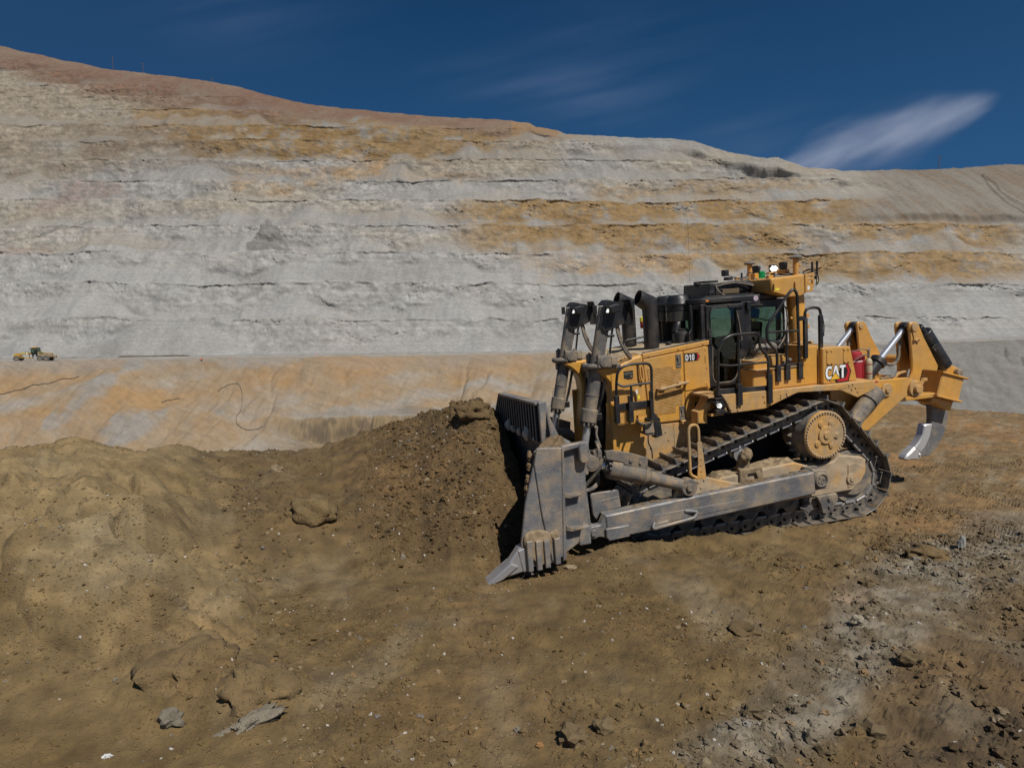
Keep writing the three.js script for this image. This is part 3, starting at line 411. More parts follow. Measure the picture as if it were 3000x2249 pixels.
function groundColour(x, z, y) {
  const d = -z, a = x / d, D = table(CREST_D, a);
  const w1 = fbm(x / 2.4, z / 2.4, 1.1, 4), w2 = fbm(x / 0.7, z / 0.7, 3.1, 4), w3 = fbm(x / 0.2, z / 0.2, 6.1, 3), st = fbm((x + z * 0.8) / 0.5, (x * 0.8 - z) / 3.5, 7.1, 3);
  let c = mix3([0.138, 0.091, 0.036], [0.180, 0.126, 0.059], clamp(0.45 + 0.9 * w1 + 0.5 * st));
  c = mix3(c, [0.115, 0.076, 0.034], clamp(0.7 * w2 + 0.4 * w1));
  const pale = sstep(-0.36, -0.50, a + 0.06 * w1) * sstep(5.6, 7.2, d + 0.8 * w1); c = mix3(c, mix3([0.235, 0.170, 0.086], [0.275, 0.205, 0.112], clamp(0.5 + w2)), pale * 0.9);
  const dark = Math.exp(-Math.pow((a + 0.43) / 0.09, 2)) * sstep(8.0, 9.6, d) ; c = mix3(c, [0.125, 0.092, 0.048], clamp(dark * (0.75 + 1.3 * w2)));
  const pile = (0.6 * sstep(-0.53, -0.42, a + 0.05 * w2) + 0.4 * sstep(-0.29, -0.24, a + 0.03 * w2)) * (1 - sstep(0.08, 0.16, a)) * sstep(8.0, 9.2, d + 3 * a + 0.6 * w1); c = mix3(c, mix3([0.100, 0.064, 0.026], [0.146, 0.095, 0.043], clamp(0.5 + 1.2 * w2)), pile * 0.9);
  const rear = sstep(0.30, 0.5, a) * sstep(9, 12, d); c = mix3(c, mix3([0.19, 0.125, 0.060], [0.255, 0.160, 0.075], clamp(0.4 + 1.1 * w1)), rear * 0.9);
  c = mix3(c, [0.30, 0.17, 0.07], rear * clamp(w1 * 2.4 - 0.35) * 0.8); c = mix3(c, [0.27, 0.235, 0.175], clamp(st * 1.6 - 0.35) * rear * 0.7);
  // a strip of pale grey gravel running down from the right, dark crumbled soil beyond it
  let gd = 9, gs = 0; for (let i = 1; i < STRIP.length; i++) { const A = STRIP[i - 1], B = STRIP[i], vx = B[0] - A[0], vz = B[1] - A[1], t = clamp(((x - A[0]) * vx + (z - A[1]) * vz) / (vx * vx + vz * vz)), q = Math.hypot(x - A[0] - vx * t, z - A[1] - vz * t) / mix(A[2], B[2], t); if (q < gd) { gd = q; gs = (x - A[0]) * -vz + (z - A[1]) * vx; } }
  const grey = 1 - sstep(0.55, 1.15, gd + 0.45 * w1 + 0.30 * w2); c = mix3(c, mix3([0.140, 0.112, 0.076], [0.245, 0.225, 0.195], clamp(0.40 + 1.6 * w2 + 0.7 * w3)), grey * 0.75);
  const beyond = sstep(0.50, 0.62, a + 0.10 * w1) * (1 - sstep(7.5, 9.5, d + w1)) * (1 - grey); c = mix3(c, mix3([0.095, 0.064, 0.034], [0.155, 0.108, 0.060], clamp(0.4 + 1.5 * w2)), beyond * 0.7);
  c = mix3(c, [0.085, 0.058, 0.032], sstep(0.62, 0.75, a + 0.08 * w2) * (1 - sstep(5.2, 6.8, d + 0.6 * w1)) * 0.7);
  c = mix3(c, [0.26, 0.225, 0.165], clamp(fbm(x / 1.0, z / 1.6, 12.3, 4) * 1.8 - 0.55) * (1 - pile) * 0.38);
  c = mix3(c, [0.19, 0.115, 0.050], clamp(n3(x / 1.7, z / 1.7, 14.3) * 1.6 - 0.3) * 0.55);
  const g = (1 + 0.24 * w3) * 1.08; return [c[0] * g * 0.98, c[1] * g * 0.935, c[2] * g * 0.84];
}
{
  const N = 1050, M = 430, pos = new Float32Array((N + 1) * (M + 1) * 3), col = new Float32Array((N + 1) * (M + 1) * 3), uv = new Float32Array((N + 1) * (M + 1) * 2), idx = new Uint32Array(N * M * 6);
  for (let i = 0; i <= N; i++) {
    const a = FAN0 + (FAN1 - FAN0) * i / N, D = table(CREST_D, a) + 5.5, D0 = 2.6;
    for (let j = 0; j <= M; j++) {
      const d = D0 * Math.pow(D / D0, j / M), x = a * d, z = -d, v = j * (N + 1) + i, y = ground(x, z), c = groundColour(x, z, y);
      pos[v * 3] = x; pos[v * 3 + 1] = y; pos[v * 3 + 2] = z; col[v * 3] = c[0]; col[v * 3 + 1] = c[1]; col[v * 3 + 2] = c[2]; uv[v * 2] = x / 2.9; uv[v * 2 + 1] = (z - 1.2 * y) / 2.9;
    }
  }
  let q = 0; for (let j = 0; j < M; j++) for (let i = 0; i < N; i++) { const v = j * (N + 1) + i; idx[q++] = v; idx[q++] = v + 1; idx[q++] = v + N + 2; idx[q++] = v; idx[q++] = v + N + 2; idx[q++] = v + N + 1; }
  const g = new THREE.BufferGeometry(); g.setAttribute('position', new THREE.BufferAttribute(pos, 3)); g.setAttribute('color', new THREE.BufferAttribute(col, 3)); g.setAttribute('uv', new THREE.BufferAttribute(uv, 2)); g.setIndex(new THREE.BufferAttribute(idx, 1)); g.computeVertexNormals();
  struct(new THREE.Mesh(g, std({ vertexColors: true, map: T.soil, bumpMap: T.soilB, bumpScale: 0.019, roughness: 1 })), 'ground', 'loose brown soil that the machine works on');
  // behind the place the photograph was taken from
  const g2 = new THREE.PlaneGeometry(90, 60, 60, 40); g2.rotateX(-Math.PI / 2); g2.translate(0, -0.35, 27.6); const u2 = g2.attributes.uv; for (let i = 0; i < u2.count; i++) u2.setXY(i, u2.getX(i) * 30, u2.getY(i) * 20);
  struct(new THREE.Mesh(g2, std({ color: new THREE.Color().setRGB(0.2, 0.14, 0.07), map: T.soil, bumpMap: T.soilB, bumpScale: 0.03, roughness: 1 })), 'bench_floor', 'level soil of the working bench');
}

/* ================================================== THE BULLDOZER */
const dozer = new THREE.Group(); dozer.position.copy(M_POS); dozer.rotation.set(0, M_YAW, M_PITCH, 'YXZ');
top(dozer, 'bulldozer', 'big yellow tracked bulldozer pushing a pile of soil with its raised grey blade', 'bulldozer');
const bolts = (pts, z, r = 0.018, h = 0.014) => pts.map(p => cyl([p[0], p[1], z], [p[0], p[1], z + h], r, r * 0.9, 8));
const clone = (m, dz, parent = dozer) => { const c = m.clone(); c.position.z += dz; parent.add(c); return c; };

/* ---- tracks */
const ID_R = [0, 0.69], ID_F = [-3.885, 0.69], SPR = [-0.75, 1.61];
function makeTrack(zc) {
  const tr = group('track', dozer); tr.position.z = zc;
  // the pitch line: a belt round the two idlers and the sprocket
  const C = [[ID_F[0], ID_F[1], 0.50], [ID_R[0], ID_R[1], 0.50], [SPR[0], SPR[1], 0.425]]; // bottom run F -> R, then up to the sprocket, then down to F
  const seg = []; const n = 3, tang = [];
  for (let i = 0; i < n; i++) { const A = C[i], B = C[(i + 1) % n]; const dx = B[0] - A[0], dy = B[1] - A[1], L = Math.hypot(dx, dy), th = Math.atan2(dy, dx), be = Math.asin((A[2] - B[2]) / L); const na = th - Math.PI / 2 + be; tang.push({ na, p: [A[0] + A[2] * Math.cos(na), A[1] + A[2] * Math.sin(na)], q: [B[0] + B[2] * Math.cos(na), B[1] + B[2] * Math.sin(na)] }); }
  for (let i = 0; i < n; i++) { const t = tang[i], t2 = tang[(i + 1) % n], B = C[(i + 1) % n]; seg.push({ len: Math.hypot(t.q[0] - t.p[0], t.q[1] - t.p[1]), at: s => [t.p[0] + (t.q[0] - t.p[0]) * s, t.p[1] + (t.q[1] - t.p[1]) * s, t.na] }); let da = t2.na - t.na; while (da < 0) da += 2 * Math.PI; seg.push({ len: da * B[2], at: s => [B[0] + B[2] * Math.cos(t.na + da * s), B[1] + B[2] * Math.sin(t.na + da * s), t.na + da * s] }); }
  const total = seg.reduce((s, q) => s + q.len, 0), N = Math.round(total / 0.262), pitch = total / N;
  const at = s => { s = ((s % total) + total) % total; for (const q of seg) { if (s <= q.len) return q.at(s / q.len); s -= q.len; } };
  // one shoe: plate, grouser with cut corners, and a lip. Own axes: x along the track, y outwards
  const plate = prism([[-0.150, 0.154], [0.135, 0.140], [0.172, 0.122], [0.180, 0.130], [0.150, 0.156], [0.12, 0.164], [-0.138, 0.174], [-0.155, 0.166]], -0.305, 0.305, 0.004);
  const gro = prism([[-0.120, 0.165], [-0.118, 0.262], [-0.098, 0.262], [-0.080, 0.170]], -0.300, 0.300, 0.005);
  { const p = gro.attributes.position; for (let i = 0; i < p.count; i++) if (p.getY(i) > 0.22) p.setZ(i, p.getZ(i) * 0.925); gro.computeVertexNormals(); }
  const shoeG = boxUV(BGU.mergeGeometries([plate, gro, ...[-0.09, 0.09].flatMap(z => [-0.02, 0.06].map(x => cyl([x, 0.168, z], [x, 0.186, z], 0.018, 0.018, 6)))].map(flat)));
  const linkSide = z => prism([[-0.150, -0.03], [-0.13, -0.055], [0.11, -0.055], [0.15, -0.03], [0.15, 0.045], [0.10, 0.10], [0.115, 0.148], [-0.115, 0.148], [-0.10, 0.10], [-0.15, 0.05]], z - 0.026, z + 0.026, 0.006, [circ(0.045, 0.052, 0.028, 10)]);
  const linkG = boxUV(BGU.mergeGeometries([linkSide(-0.105), linkSide(0.105), cyl([-0.13, 0, -0.14], [-0.13, 0, 0.14], 0.042, 0.042, 12), cyl([0.02, 0.09, -0.136], [0.02, 0.09, 0.136], 0.02, 0.02, 8)].map(flat)));
  const railG = [-0.155, 0.085].map(z => boxUV(box(-0.105, 0.095, -0.084, -0.050, z, z + 0.070, 0.006)));
  const mudG = [0, 1, 2, 3].map(k => { const g = lump(1, 40 + k * 3.1, [0.10, 0.030, 0.20], 3, 0.40); g.translate(0.015, 0.168, 0.03 * (k - 1.5)); return boxUV(flat(g)); });
  const S0 = 0.09;
  for (let i = 0; i < N; i++) {
    const [x, y, a] = at(S0 + i * pitch); const [x2, y2] = at(S0 + i * pitch + 0.01), [x1, y1] = at(S0 + i * pitch - 0.01); const th = Math.atan2(y2 - y1, x2 - x1) + Math.PI; // plate's outward normal points away from the belt
    const put = (nm, g, m) => { const q = new THREE.Mesh(g, m); q.name = nm; q.position.set(x, y, 0); q.rotation.z = th; q.castShadow = q.receiveShadow = true; tr.add(q); return q; };
    // th runs backwards along the belt, which turns y outwards
    put('track_shoe', shoeG, MT.track); put('track_link', linkG, MT.track); for (const g of railG) put('link_rail', g, MT.polished);
    const topRun = y > 1.2 && x > -3.9 && x < -0.6; if (topRun) { const q = put('packed_soil', mudG[i % 4], MT.soil); q.scale.set(1, 1, 0.85 + 0.3 * ((i * 7) % 5) / 5); }
  }
  // idlers
  for (const I of [ID_R, ID_F]) {
    mesh('idler', [lathe([I[0], I[1], -0.17], [I[0], I[1], 0.17], [[0.30, 0], [0.30, 0.05], [0.37, 0.055], [0.445, 0.035], [0.445, 0.06], [0.435, 0.09], [0.49, 0.10], [0.50, 0.115], [0.50, 0.225], [0.49, 0.24], [0.435, 0.25], [0.445, 0.28], [0.445, 0.305], [0.37, 0.285], [0.30, 0.29], [0.30, 0.34], [0, 0.34]], 48)], MT.greydust, tr);
  }
  // sprocket
  const teeth = []; const NT = 22; for (let i = 0; i < NT; i++) { const a = i / NT * 2 * Math.PI, c = Math.cos, s = Math.sin, w = Math.PI / NT; teeth.push([SPR[0] + 0.455 * c(a - w), SPR[1] + 0.455 * s(a - w)], [SPR[0] + 0.46 * c(a - w * 0.55), SPR[1] + 0.46 * s(a - w * 0.55)], [SPR[0] + 0.54 * c(a - w * 0.16), SPR[1] + 0.54 * s(a - w * 0.16)], [SPR[0] + 0.54 * c(a + w * 0.16), SPR[1] + 0.54 * s(a + w * 0.16)], [SPR[0] + 0.46 * c(a + w * 0.55), SPR[1] + 0.46 * s(a + w * 0.55)]); }
  mesh('sprocket', [prism(teeth, -0.05, 0.05, 0.006, [circ(SPR[0], SPR[1], 0.33, 24)], 0), ...Array.from({ length: 22 }, (_, i) => { const a = (i + 0.5) / 22 * 6.283; return cyl([SPR[0] + 0.405 * Math.cos(a), SPR[1] + 0.405 * Math.sin(a), 0.045], [SPR[0] + 0.405 * Math.cos(a), SPR[1] + 0.405 * Math.sin(a), 0.075], 0.02, 0.02, 6); })], MT.greydust, tr);
  // final drive: drum and round cover with its ring of bolts
  mesh('final_drive', [lathe([SPR[0], SPR[1], -0.30], [SPR[0], SPR[1], 1], [[0.0, 0], [0.40, 0], [0.40, 0.25], [0.455, 0.34], [0.455, 0.42], [0.415, 0.50], [0.415, 0.585], [0, 0.585]], 48)], MT.greydust, tr);
  const cov = [lathe([SPR[0], SPR[1], 0.286], [SPR[0], SPR[1], 1], [[0.425, 0], [0.425, 0.035], [0.415, 0.045], [0, 0.045]], 56)];
  cov.push(lathe([SPR[0], SPR[1], 0.33], [SPR[0], SPR[1], 1], [[0.155, 0], [0.155, 0.022], [0.145, 0.03], [0.075, 0.03], [0.06, 0.05], [0, 0.055]], 36));
  for (const an of [62, 116, 218, 300, 352]) { const a = an * R, cx = SPR[0] + 0.225 * Math.cos(a), cy = SPR[1] + 0.225 * Math.sin(a); cov.push(cyl([cx, cy, 0.33], [cx, cy, 0.352], 0.058, 0.052, 16), cyl([cx, cy, 0.35], [cx, cy, 0.358], 0.026, 0.026, 10)); const g = box(-0.075, 0.0, -0.035, 0.035, 0, 0.02, 0.008); g.rotateZ(a); g.translate(cx, cy, 0.33); cov.push(g); }
  mesh('drive_cover', cov, MT.dusty, tr);
  mesh('cover_bolts', Array.from({ length: 44 }, (_, i) => { const a = i / 44 * 6.283; return cyl([SPR[0] + 0.39 * Math.cos(a), SPR[1] + 0.39 * Math.sin(a), 0.330], [SPR[0] + 0.39 * Math.cos(a), SPR[1] + 0.39 * Math.sin(a), 0.352], 0.021, 0.019, 6); }), MT.mudPaint, tr).userData.kind = 'stuff';
  // roller frame
  const fr = [[0.20, 1.02], [0.20, 0.80], [0.10, 0.64], [-0.10, 0.50], [-0.56, 0.50], [-0.9, 0.50], [-3.2, 0.50], [-3.3, 0.56], [-3.3, 0.86], [-2.95, 0.92], [-2.75, 1.10], [-2.2, 1.12], [-1.7, 1.15], [-1.3, 1.17], [-1.1, 1.10], [-0.8, 1.05], [-0.5, 1.08], [-0.36, 1.17], [-0.12, 1.13], [0.02, 1.10], [0.12, 1.08]];
  mesh('roller_frame', [prism(fr, -0.19, 0.225, 0.02), cyl([-3.25, 0.74, 0.0], [-3.6, 0.71, 0.0], 0.19), cyl([-0.13, 0.72, 0.22], [-0.13, 0.72, 0.255], 0.10), cyl([-0.13, 0.72, 0.25], [-0.13, 0.72, 0.27], 0.05), prism([[-0.2, 0.98], [-0.05, 1.0], [0.18, 0.9], [0.16, 0.78], [0.02, 0.62], [-0.2, 0.56]], 0.22, 0.238, 0.006)], MT.mudPaint, tr);
  // soil caked on top of the frame: a low, uneven sheet
  { const g = new THREE.PlaneGeometry(3.25, 0.40, 130, 16); g.rotateX(-Math.PI / 2); const p = g.attributes.position; for (let i = 0; i < p.count; i++) { const x = p.getX(i) - 1.5, z = p.getZ(i) + 0.02; const yb = table([[-3.3, 0.86], [-2.95, 0.93], [-2.75, 1.1], [-2.2, 1.12], [-1.7, 1.15], [-1.3, 1.17], [-1.1, 1.10], [-0.8, 1.05], [-0.5, 1.08], [-0.36, 1.17], [-0.12, 1.13], [0.2, 1.02]], x); const e = sstep(0.20, 0.12, Math.abs(z - 0.02)); p.setXYZ(i, x, yb - 0.02 + e * (0.045 + 0.07 * fbm(x * 2.4, z * 3, 4, 4)), z); } g.computeVertexNormals(); mesh('caked_soil', g, MT.mud, tr); }
  // carrier roller and its bracket
  mesh('carrier_roller', [lathe([-2.27, 1.43, -0.14], [-2.27, 1.43, 1], [[0, 0], [0.115, 0], [0.125, 0.03], [0.125, 0.08], [0.10, 0.09], [0.10, 0.19], [0.125, 0.20], [0.15, 0.22], [0.15, 0.25], [0.06, 0.26], [0.06, 0.30], [0, 0.31]], 30)], MT.polished, tr);
  { const g = lump(0.115, 3.3, [1, 1, 0.7], 3, 0.25); g.translate(-2.24, 1.42, 0.19); mesh('roller_bracket', [g, prism([[-2.33, 1.40], [-2.15, 1.40], [-2.12, 1.10], [-2.38, 1.10]], 0.06, 0.15, 0.015), prism([[-2.42, 1.20], [-1.98, 1.20], [-1.96, 1.02], [-2.06, 0.95], [-2.12, 1.10], [-2.26, 1.10], [-2.30, 0.95], [-2.42, 0.98]], 0.19, 0.27, 0.015)], MT.mud, tr); }
  // bottom rollers and guards
  for (let i = 0; i < 8; i++) mesh('track_roller', lathe([-0.52 - 0.41 * i, 0.42 - 0.0 * i, -0.2], [-0.52 - 0.41 * i, 0.42, 1], [[0, 0], [0.10, 0], [0.16, 0.03], [0.16, 0.12], [0.12, 0.14], [0.12, 0.26], [0.16, 0.28], [0.16, 0.37], [0.08, 0.40], [0, 0.40]], 24), MT.greydust, tr);
  each('roller_guard', [prism([[-0.92, 0.52], [-0.50, 0.52], [-0.46, 0.40], [-0.58, 0.26], [-0.72, 0.18], [-0.80, 0.20], [-0.84, 0.36]], 0.23, 0.30, 0.012), cyl([-0.66, 0.44, 0.30], [-0.66, 0.44, 0.325], 0.035), cyl([-0.66, 0.30, 0.30], [-0.66, 0.30, 0.325], 0.03), prism([[-1.25, 0.36], [-1.05, 0.44], [-0.98, 0.30], [-1.08, 0.24]], 0.22, 0.29, 0.01), prism([[-3.0, 0.50], [-1.3, 0.50], [-1.35, 0.38], [-2.9, 0.38]], 0.15, 0.2, 0.01)], MT.greydust, tr);
  return tr;
}
MT.mudPaint = std({ map: rep(T.frame, 1.6), roughness: 0.95, bumpMap: rep(T.mud, 1.1), bumpScale: 0.02 });
const trackL = makeTrack(1.275);
{ const c = trackL.clone(); c.position.z = -1.275; c.scale.z = 1; dozer.add(c); }

/* ---- main frame under hood and cab */
each('main_frame', [box(-4.25, 0.4, 0.95, 1.62, -0.62, 0.62, 0.03), box(-3.9, 0.3, 1.6, 2.3, -0.55, 0.55, 0.03), box(-4.3, -3.9, 0.85, 1.5, -0.5, 0.5, 0.04), cyl([-0.75, 1.61, -1.05], [-0.75, 1.61, 1.05], 0.28), cyl([-2.8, 0.95, -1.2], [-2.8, 0.95, 1.2], 0.16)], MT.dark, dozer);

/* ---- radiator guard with the two horns that carry the lift cylinders */
const guard = group('radiator_guard', dozer);
{
  const side = [[-4.66, 3.02], [-4.66, 3.09], [-4.38, 3.10], [-4.22, 3.10], [-3.98, 3.21], [-3.83, 3.235], [-3.80, 3.20], [-3.80, 1.50], [-4.36, 1.42], [-4.44, 1.60], [-4.40, 2.10], [-4.36, 2.55], [-4.38, 2.70], [-4.42, 2.80], [-4.50, 2.90], [-4.58, 2.97]];
  for (const s of [1, -1]) mesh('guard_side', [prism(side, Math.min(s * 0.56, s * 0.92), Math.max(s * 0.56, s * 0.92), 0.035), box(-4.44, -4.34, 1.45, 2.5, s > 0 ? 0.90 : -0.955, s > 0 ? 0.955 : -0.90, 0.015), ...(s > 0 ? bolts([[-4.39, 2.35], [-4.39, 2.05], [-4.38, 1.75], [-4.36, 1.55], [-3.90, 3.12], [-3.88, 2.75], [-3.86, 2.45], [-3.92, 2.42]], 0.955, 0.016).map(g => { g.translate(0, 0, -0.035); return g; }) : [])], MT.yellow, guard);
  mesh('guard_top', [prism([[-4.25, 3.06], [-4.1, 3.14], [-3.9, 3.225], [-3.80, 3.24], [-3.80, 3.0], [-4.25, 3.0]], -0.6, 0.6, 0.01), ...[-4.1, -4.02, -3.94].map((x, i) => cyl([x, 3.13 + i * 0.035, 0.70], [x, 3.17 + i * 0.035, 0.70], 0.025, 0.025, 8))], MT.pale, guard);
  mesh('radiator_core', box(-4.30, -4.1, 1.25, 3.02, -0.56, 0.56, 0.01), MT.dark, guard);
  // grille frame in front of the core
  const gr = [box(-4.36, -4.29, 1.25, 1.35, -0.56, 0.56), box(-4.36, -4.29, 2.78, 3.04, -0.56, 0.56), box(-4.37, -4.30, 1.3, 3.0, -0.035, 0.035)]; for (let i = 1; i < 9; i++) { gr.push(box(-4.335, -4.315, 1.3, 2.8, -0.56 + i * 0.124 - 0.006, -0.56 + i * 0.124 + 0.006, 0)); }
  mesh('radiator_grille', gr, MT.black, guard);
  mesh('grille_panel', prismX(roundPoly([[0.10, 2.62], [0.45, 2.62], [0.50, 2.50], [0.50, 1.75], [0.10, 1.75]], 0.06), -4.42, -4.37, 0.01), MT.dark, guard);
  // inspection bulge and plate on the side
  mesh('side_recess', prism(roundPoly([[-4.40, 2.98], [-4.16, 3.06], [-4.12, 2.80], [-4.22, 2.62], [-4.40, 2.60]], 0.05), 0.915, 0.932, 0.008), MT.yellow, guard);
  const plateTex = (() => { const c = document.createElement('canvas'); c.width = 128; c.height = 96; const g = c.getContext('2d'); g.fillStyle = '#2c2927'; g.fillRect(0, 0, 128, 96); g.fillStyle = '#c9bda8'; g.fillRect(4, 30, 120, 3); for (let i = 0; i < 5; i++) { g.fillStyle = '#6b6257'; g.fillRect(10, 8 + (i % 2) * 9 + (i > 1 ? 32 : 0), 60 + 10 * (i % 3), 3); } g.fillStyle = '#877a66'; g.fillRect(92, 60, 24, 20); const t = new THREE.CanvasTexture(c); t.colorSpace = THREE.SRGBColorSpace; return t; })();
  const pl = new THREE.Mesh(new THREE.PlaneGeometry(0.17, 0.125), std({ map: plateTex, roughness: 0.5 })); pl.position.set(-4.09, 2.93, 0.937); pl.name = 'data_plate'; guard.add(pl);
  mesh('warning_sticker', box(-3.935, -3.895, 2.49, 2.56, 0.921, 0.924, 0), MT.labelY, guard);
  mesh('white_sticker', box(-3.965, -3.93, 2.58, 2.66, 0.921, 0.924, 0), MT.white, guard);
  mesh('side_hose', hoseTube([[-3.90, 3.12, 0.95], [-3.89, 3.0, 0.965], [-3.88, 2.86, 0.965], [-3.845, 2.78, 0.965], [-3.83, 2.84, 0.96], [-3.84, 3.05, 0.95]], 0.018), MT.yellow, guard);
}

/* ---- hood */
const hood = group('hood', dozer);
{
  const body = [[-3.80, 2.02], [-3.80, 3.195], [-2.50, 3.33], [-2.48, 2.53], [-2.52, 2.50], [-2.85, 2.48], [-2.85, 1.98]];
  mesh('hood_body', [prism(body, -0.84, 0.84, 0.02)], MT.yellow, hood);
  mesh('hood_top', [prism([[-3.82, 3.21], [-3.82, 3.245], [-2.50, 3.38], [-2.47, 3.36], [-2.49, 3.33]], -0.80, 0.80, 0.012)], MT.pale, hood);
  mesh('hood_rail', [prism([[-3.78, 3.165], [-3.78, 3.245], [-2.50, 3.375], [-2.50, 3.295]], 0.80, 0.865, 0.01), ...bolts([[-3.65, 3.20], [-3.1, 3.27], [-2.62, 3.32]], 0.865)], MT.yellow, hood);
  mesh('hood_edge_seal', tube([[-3.75, 3.255, 0.80], [-3.2, 3.315, 0.80], [-2.52, 3.385, 0.80]], 0.014), MT.rail, hood);
  // two side doors
  const fd = mesh('hood_door', [prism([[-3.775, 3.150], [-3.015, 3.225], [-3.015, 2.03], [-3.52, 2.03], [-3.70, 2.20]], 0.84, 0.868, 0.008), ...bolts([[-3.12, 3.17], [-3.02, 2.6], [-3.04, 2.1], [-2.93, 2.1]], 0.868, 0.014)], MT.yellow, hood);
  mesh('hood_door', [prism([[-3.005, 3.225], [-2.56, 3.275], [-2.545, 2.545], [-3.0, 2.53]], 0.84, 0.872, 0.008), ...bolts([[-2.59, 3.22], [-2.57, 2.9], [-2.58, 2.62]], 0.872, 0.012), box(-2.60, -2.585, 3.0, 3.12, 0.872, 0.885, 0.003)], MT.yellow, hood);
  each('hood_panel', [prism([[-3.0, 2.515], [-2.56, 2.525], [-2.58, 2.35], [-2.82, 2.30], [-2.82, 2.03], [-3.0, 2.03]], 0.835, 0.86, 0.006)], MT.yellow, hood);
  // perforated screen
  mesh('door_screen', prism([[-3.715, 2.985], [-3.225, 2.990], [-3.225, 2.93], [-3.085, 2.93], [-3.065, 2.30], [-3.20, 2.30], [-3.205, 2.175], [-3.615, 2.175]], 0.868, 0.874, 0), MT.grille, hood);
  each('grab_rail', [tube([[-3.54, 2.62, 0.87], [-3.54, 2.62, 0.98], [-3.0, 2.70, 0.98], [-2.98, 2.70, 0.88]], 0.026, 0.05), box(-3.50, -3.38, 2.62, 2.66, 0.87, 0.93), box(-3.16, -3.06, 2.67, 2.71, 0.87, 0.93)], MT.dusty, hood);
  for (const [x, y] of [[-3.115, 3.07], [-3.08, 2.155]]) mesh('door_latch', [prism([[x - 0.05, y + 0.12], [x + 0.05, y + 0.12], [x + 0.05, y - 0.12], [x - 0.05, y - 0.12]], 0.868, 0.880, 0.003, [[[x - 0.035, y + 0.085], [x + 0.035, y + 0.085], [x + 0.035, y - 0.075], [x - 0.035, y - 0.075]]]), box(x - 0.033, x + 0.033, y - 0.073, y + 0.083, 0.8665, 0.8695, 0), prism([[x - 0.028, y + 0.07], [x + 0.028, y + 0.07], [x + 0.01, y + 0.01], [x + 0.012, y - 0.05], [x - 0.012, y - 0.05], [x - 0.01, y + 0.01]], 0.868, 0.892, 0.004), box(x - 0.034, x + 0.034, y - 0.052, y - 0.042, 0.87, 0.89, 0.002)], MT.greydust, hood);
  // dusty frame below the doors
  mesh('lower_frame', [prism([[-3.80, 1.30], [-3.80, 2.0], [-3.50, 2.0], [-2.80, 1.985], [-2.80, 1.35]], 0.70, 0.845, 0.015), box(-3.24, -3.232, 1.5, 1.97, 0.84, 0.853, 0.002), box(-3.12, -2.79, 1.955, 2.03, 0.80, 0.93, 0.02), ...bolts([[-3.4, 1.85], [-3.35, 1.7], [-2.95, 1.8], [-3.7, 1.6]], 0.845, 0.014)], MT.dusty, hood);
  // model badge
  const badge = (w, h, draw) => { const c = document.createElement('canvas'); c.width = 512; c.height = Math.round(512 * h / w); const g = c.getContext('2d'); draw(g, c.width, c.height); const t = new THREE.CanvasTexture(c); t.colorSpace = THREE.SRGBColorSpace; return std({ map: t, transparent: true, alphaTest: 0.5, roughness: 0.4 }); };
  dozer.userData.badge = undefined; globalThis.__badge = badge;
  const b = new THREE.Mesh(new THREE.PlaneGeometry(0.30, 0.15), badge(0.30, 0.15, (g, W, H) => {
    g.fillStyle = '#1b1718'; g.beginPath(); g.moveTo(0, 8); g.lineTo(430, 8); g.lineTo(508, H * 0.5); g.lineTo(440, H - 10); g.lineTo(0, H - 8); g.closePath(); g.fill();
    g.fillStyle = '#c22a30'; g.beginPath(); g.moveTo(392, 26); g.lineTo(430, 26); g.lineTo(490, H * 0.5); g.lineTo(432, H - 28); g.lineTo(392, H - 28); g.lineTo(440, H * 0.5); g.closePath(); g.fill();
    g.fillStyle = '#e9e9ea'; g.textBaseline = 'middle'; g.textAlign = 'left'; g.font = 'bold 250px sans-serif'; g.save(); g.translate(14, H * 0.53); g.scale(0.70, 1); g.fillText('D10', 0, 0, 540); g.restore();
  })); b.name = 'model_badge'; b.position.set(-2.845, 3.112, 0.875); hood.add(b);
}

/* ---- exhaust stacks */
for (const z of [0.45, -0.45]) {
  const n = 28, rings = [], r = 0.133; const ring = f => { const o = []; for (let i = 0; i <= n; i++) { const t = i / n * 2 * Math.PI; o.push(f(Math.cos(t), Math.sin(t))); } rings.push(o); };
  ring((c, s) => [-3.39 + r * c, 3.22, r * s]); ring((c, s) => [-3.40 + r * c, 4.02 + 0.0 + 0.09 * c, r * s]); ring((c, s) => [-3.405 + r * c, 4.08 + 0.10 * c, r * s]); ring((c, s) => [-3.60 - 0.045 * c * -1 - 0.02, 4.20 + 0.128 * c, r * s]);
  const ring4 = rings[3].map(p => p); rings.push(ring4.map(p => [p[0] + 0.004, 4.20 + (p[1] - 4.20) * 0.93, p[2] * 0.93])); rings.push(ring4.map(p => [-3.42, 4.06 + (p[1] - 4.20) * 0.9, p[2] * 0.9]));
  const pos = [], idx = []; for (const o of rings) for (const p of o) pos.push(...p); for (let j = 0; j < rings.length - 1; j++) for (let i = 0; i < n; i++) { const a = j * (n + 1) + i, b = a + n + 1; idx.push(a, b, a + 1, a + 1, b, b + 1); }
  const g = new THREE.BufferGeometry(); g.setAttribute('position', new THREE.Float32BufferAttribute(pos, 3)); g.setIndex(idx); g.computeVertexNormals(); const gg = BGU.toCreasedNormals(flat(g), 0.5); gg.translate(0, 0, z);
  mesh('exhaust_stack', [gg], MT.black, dozer);
}

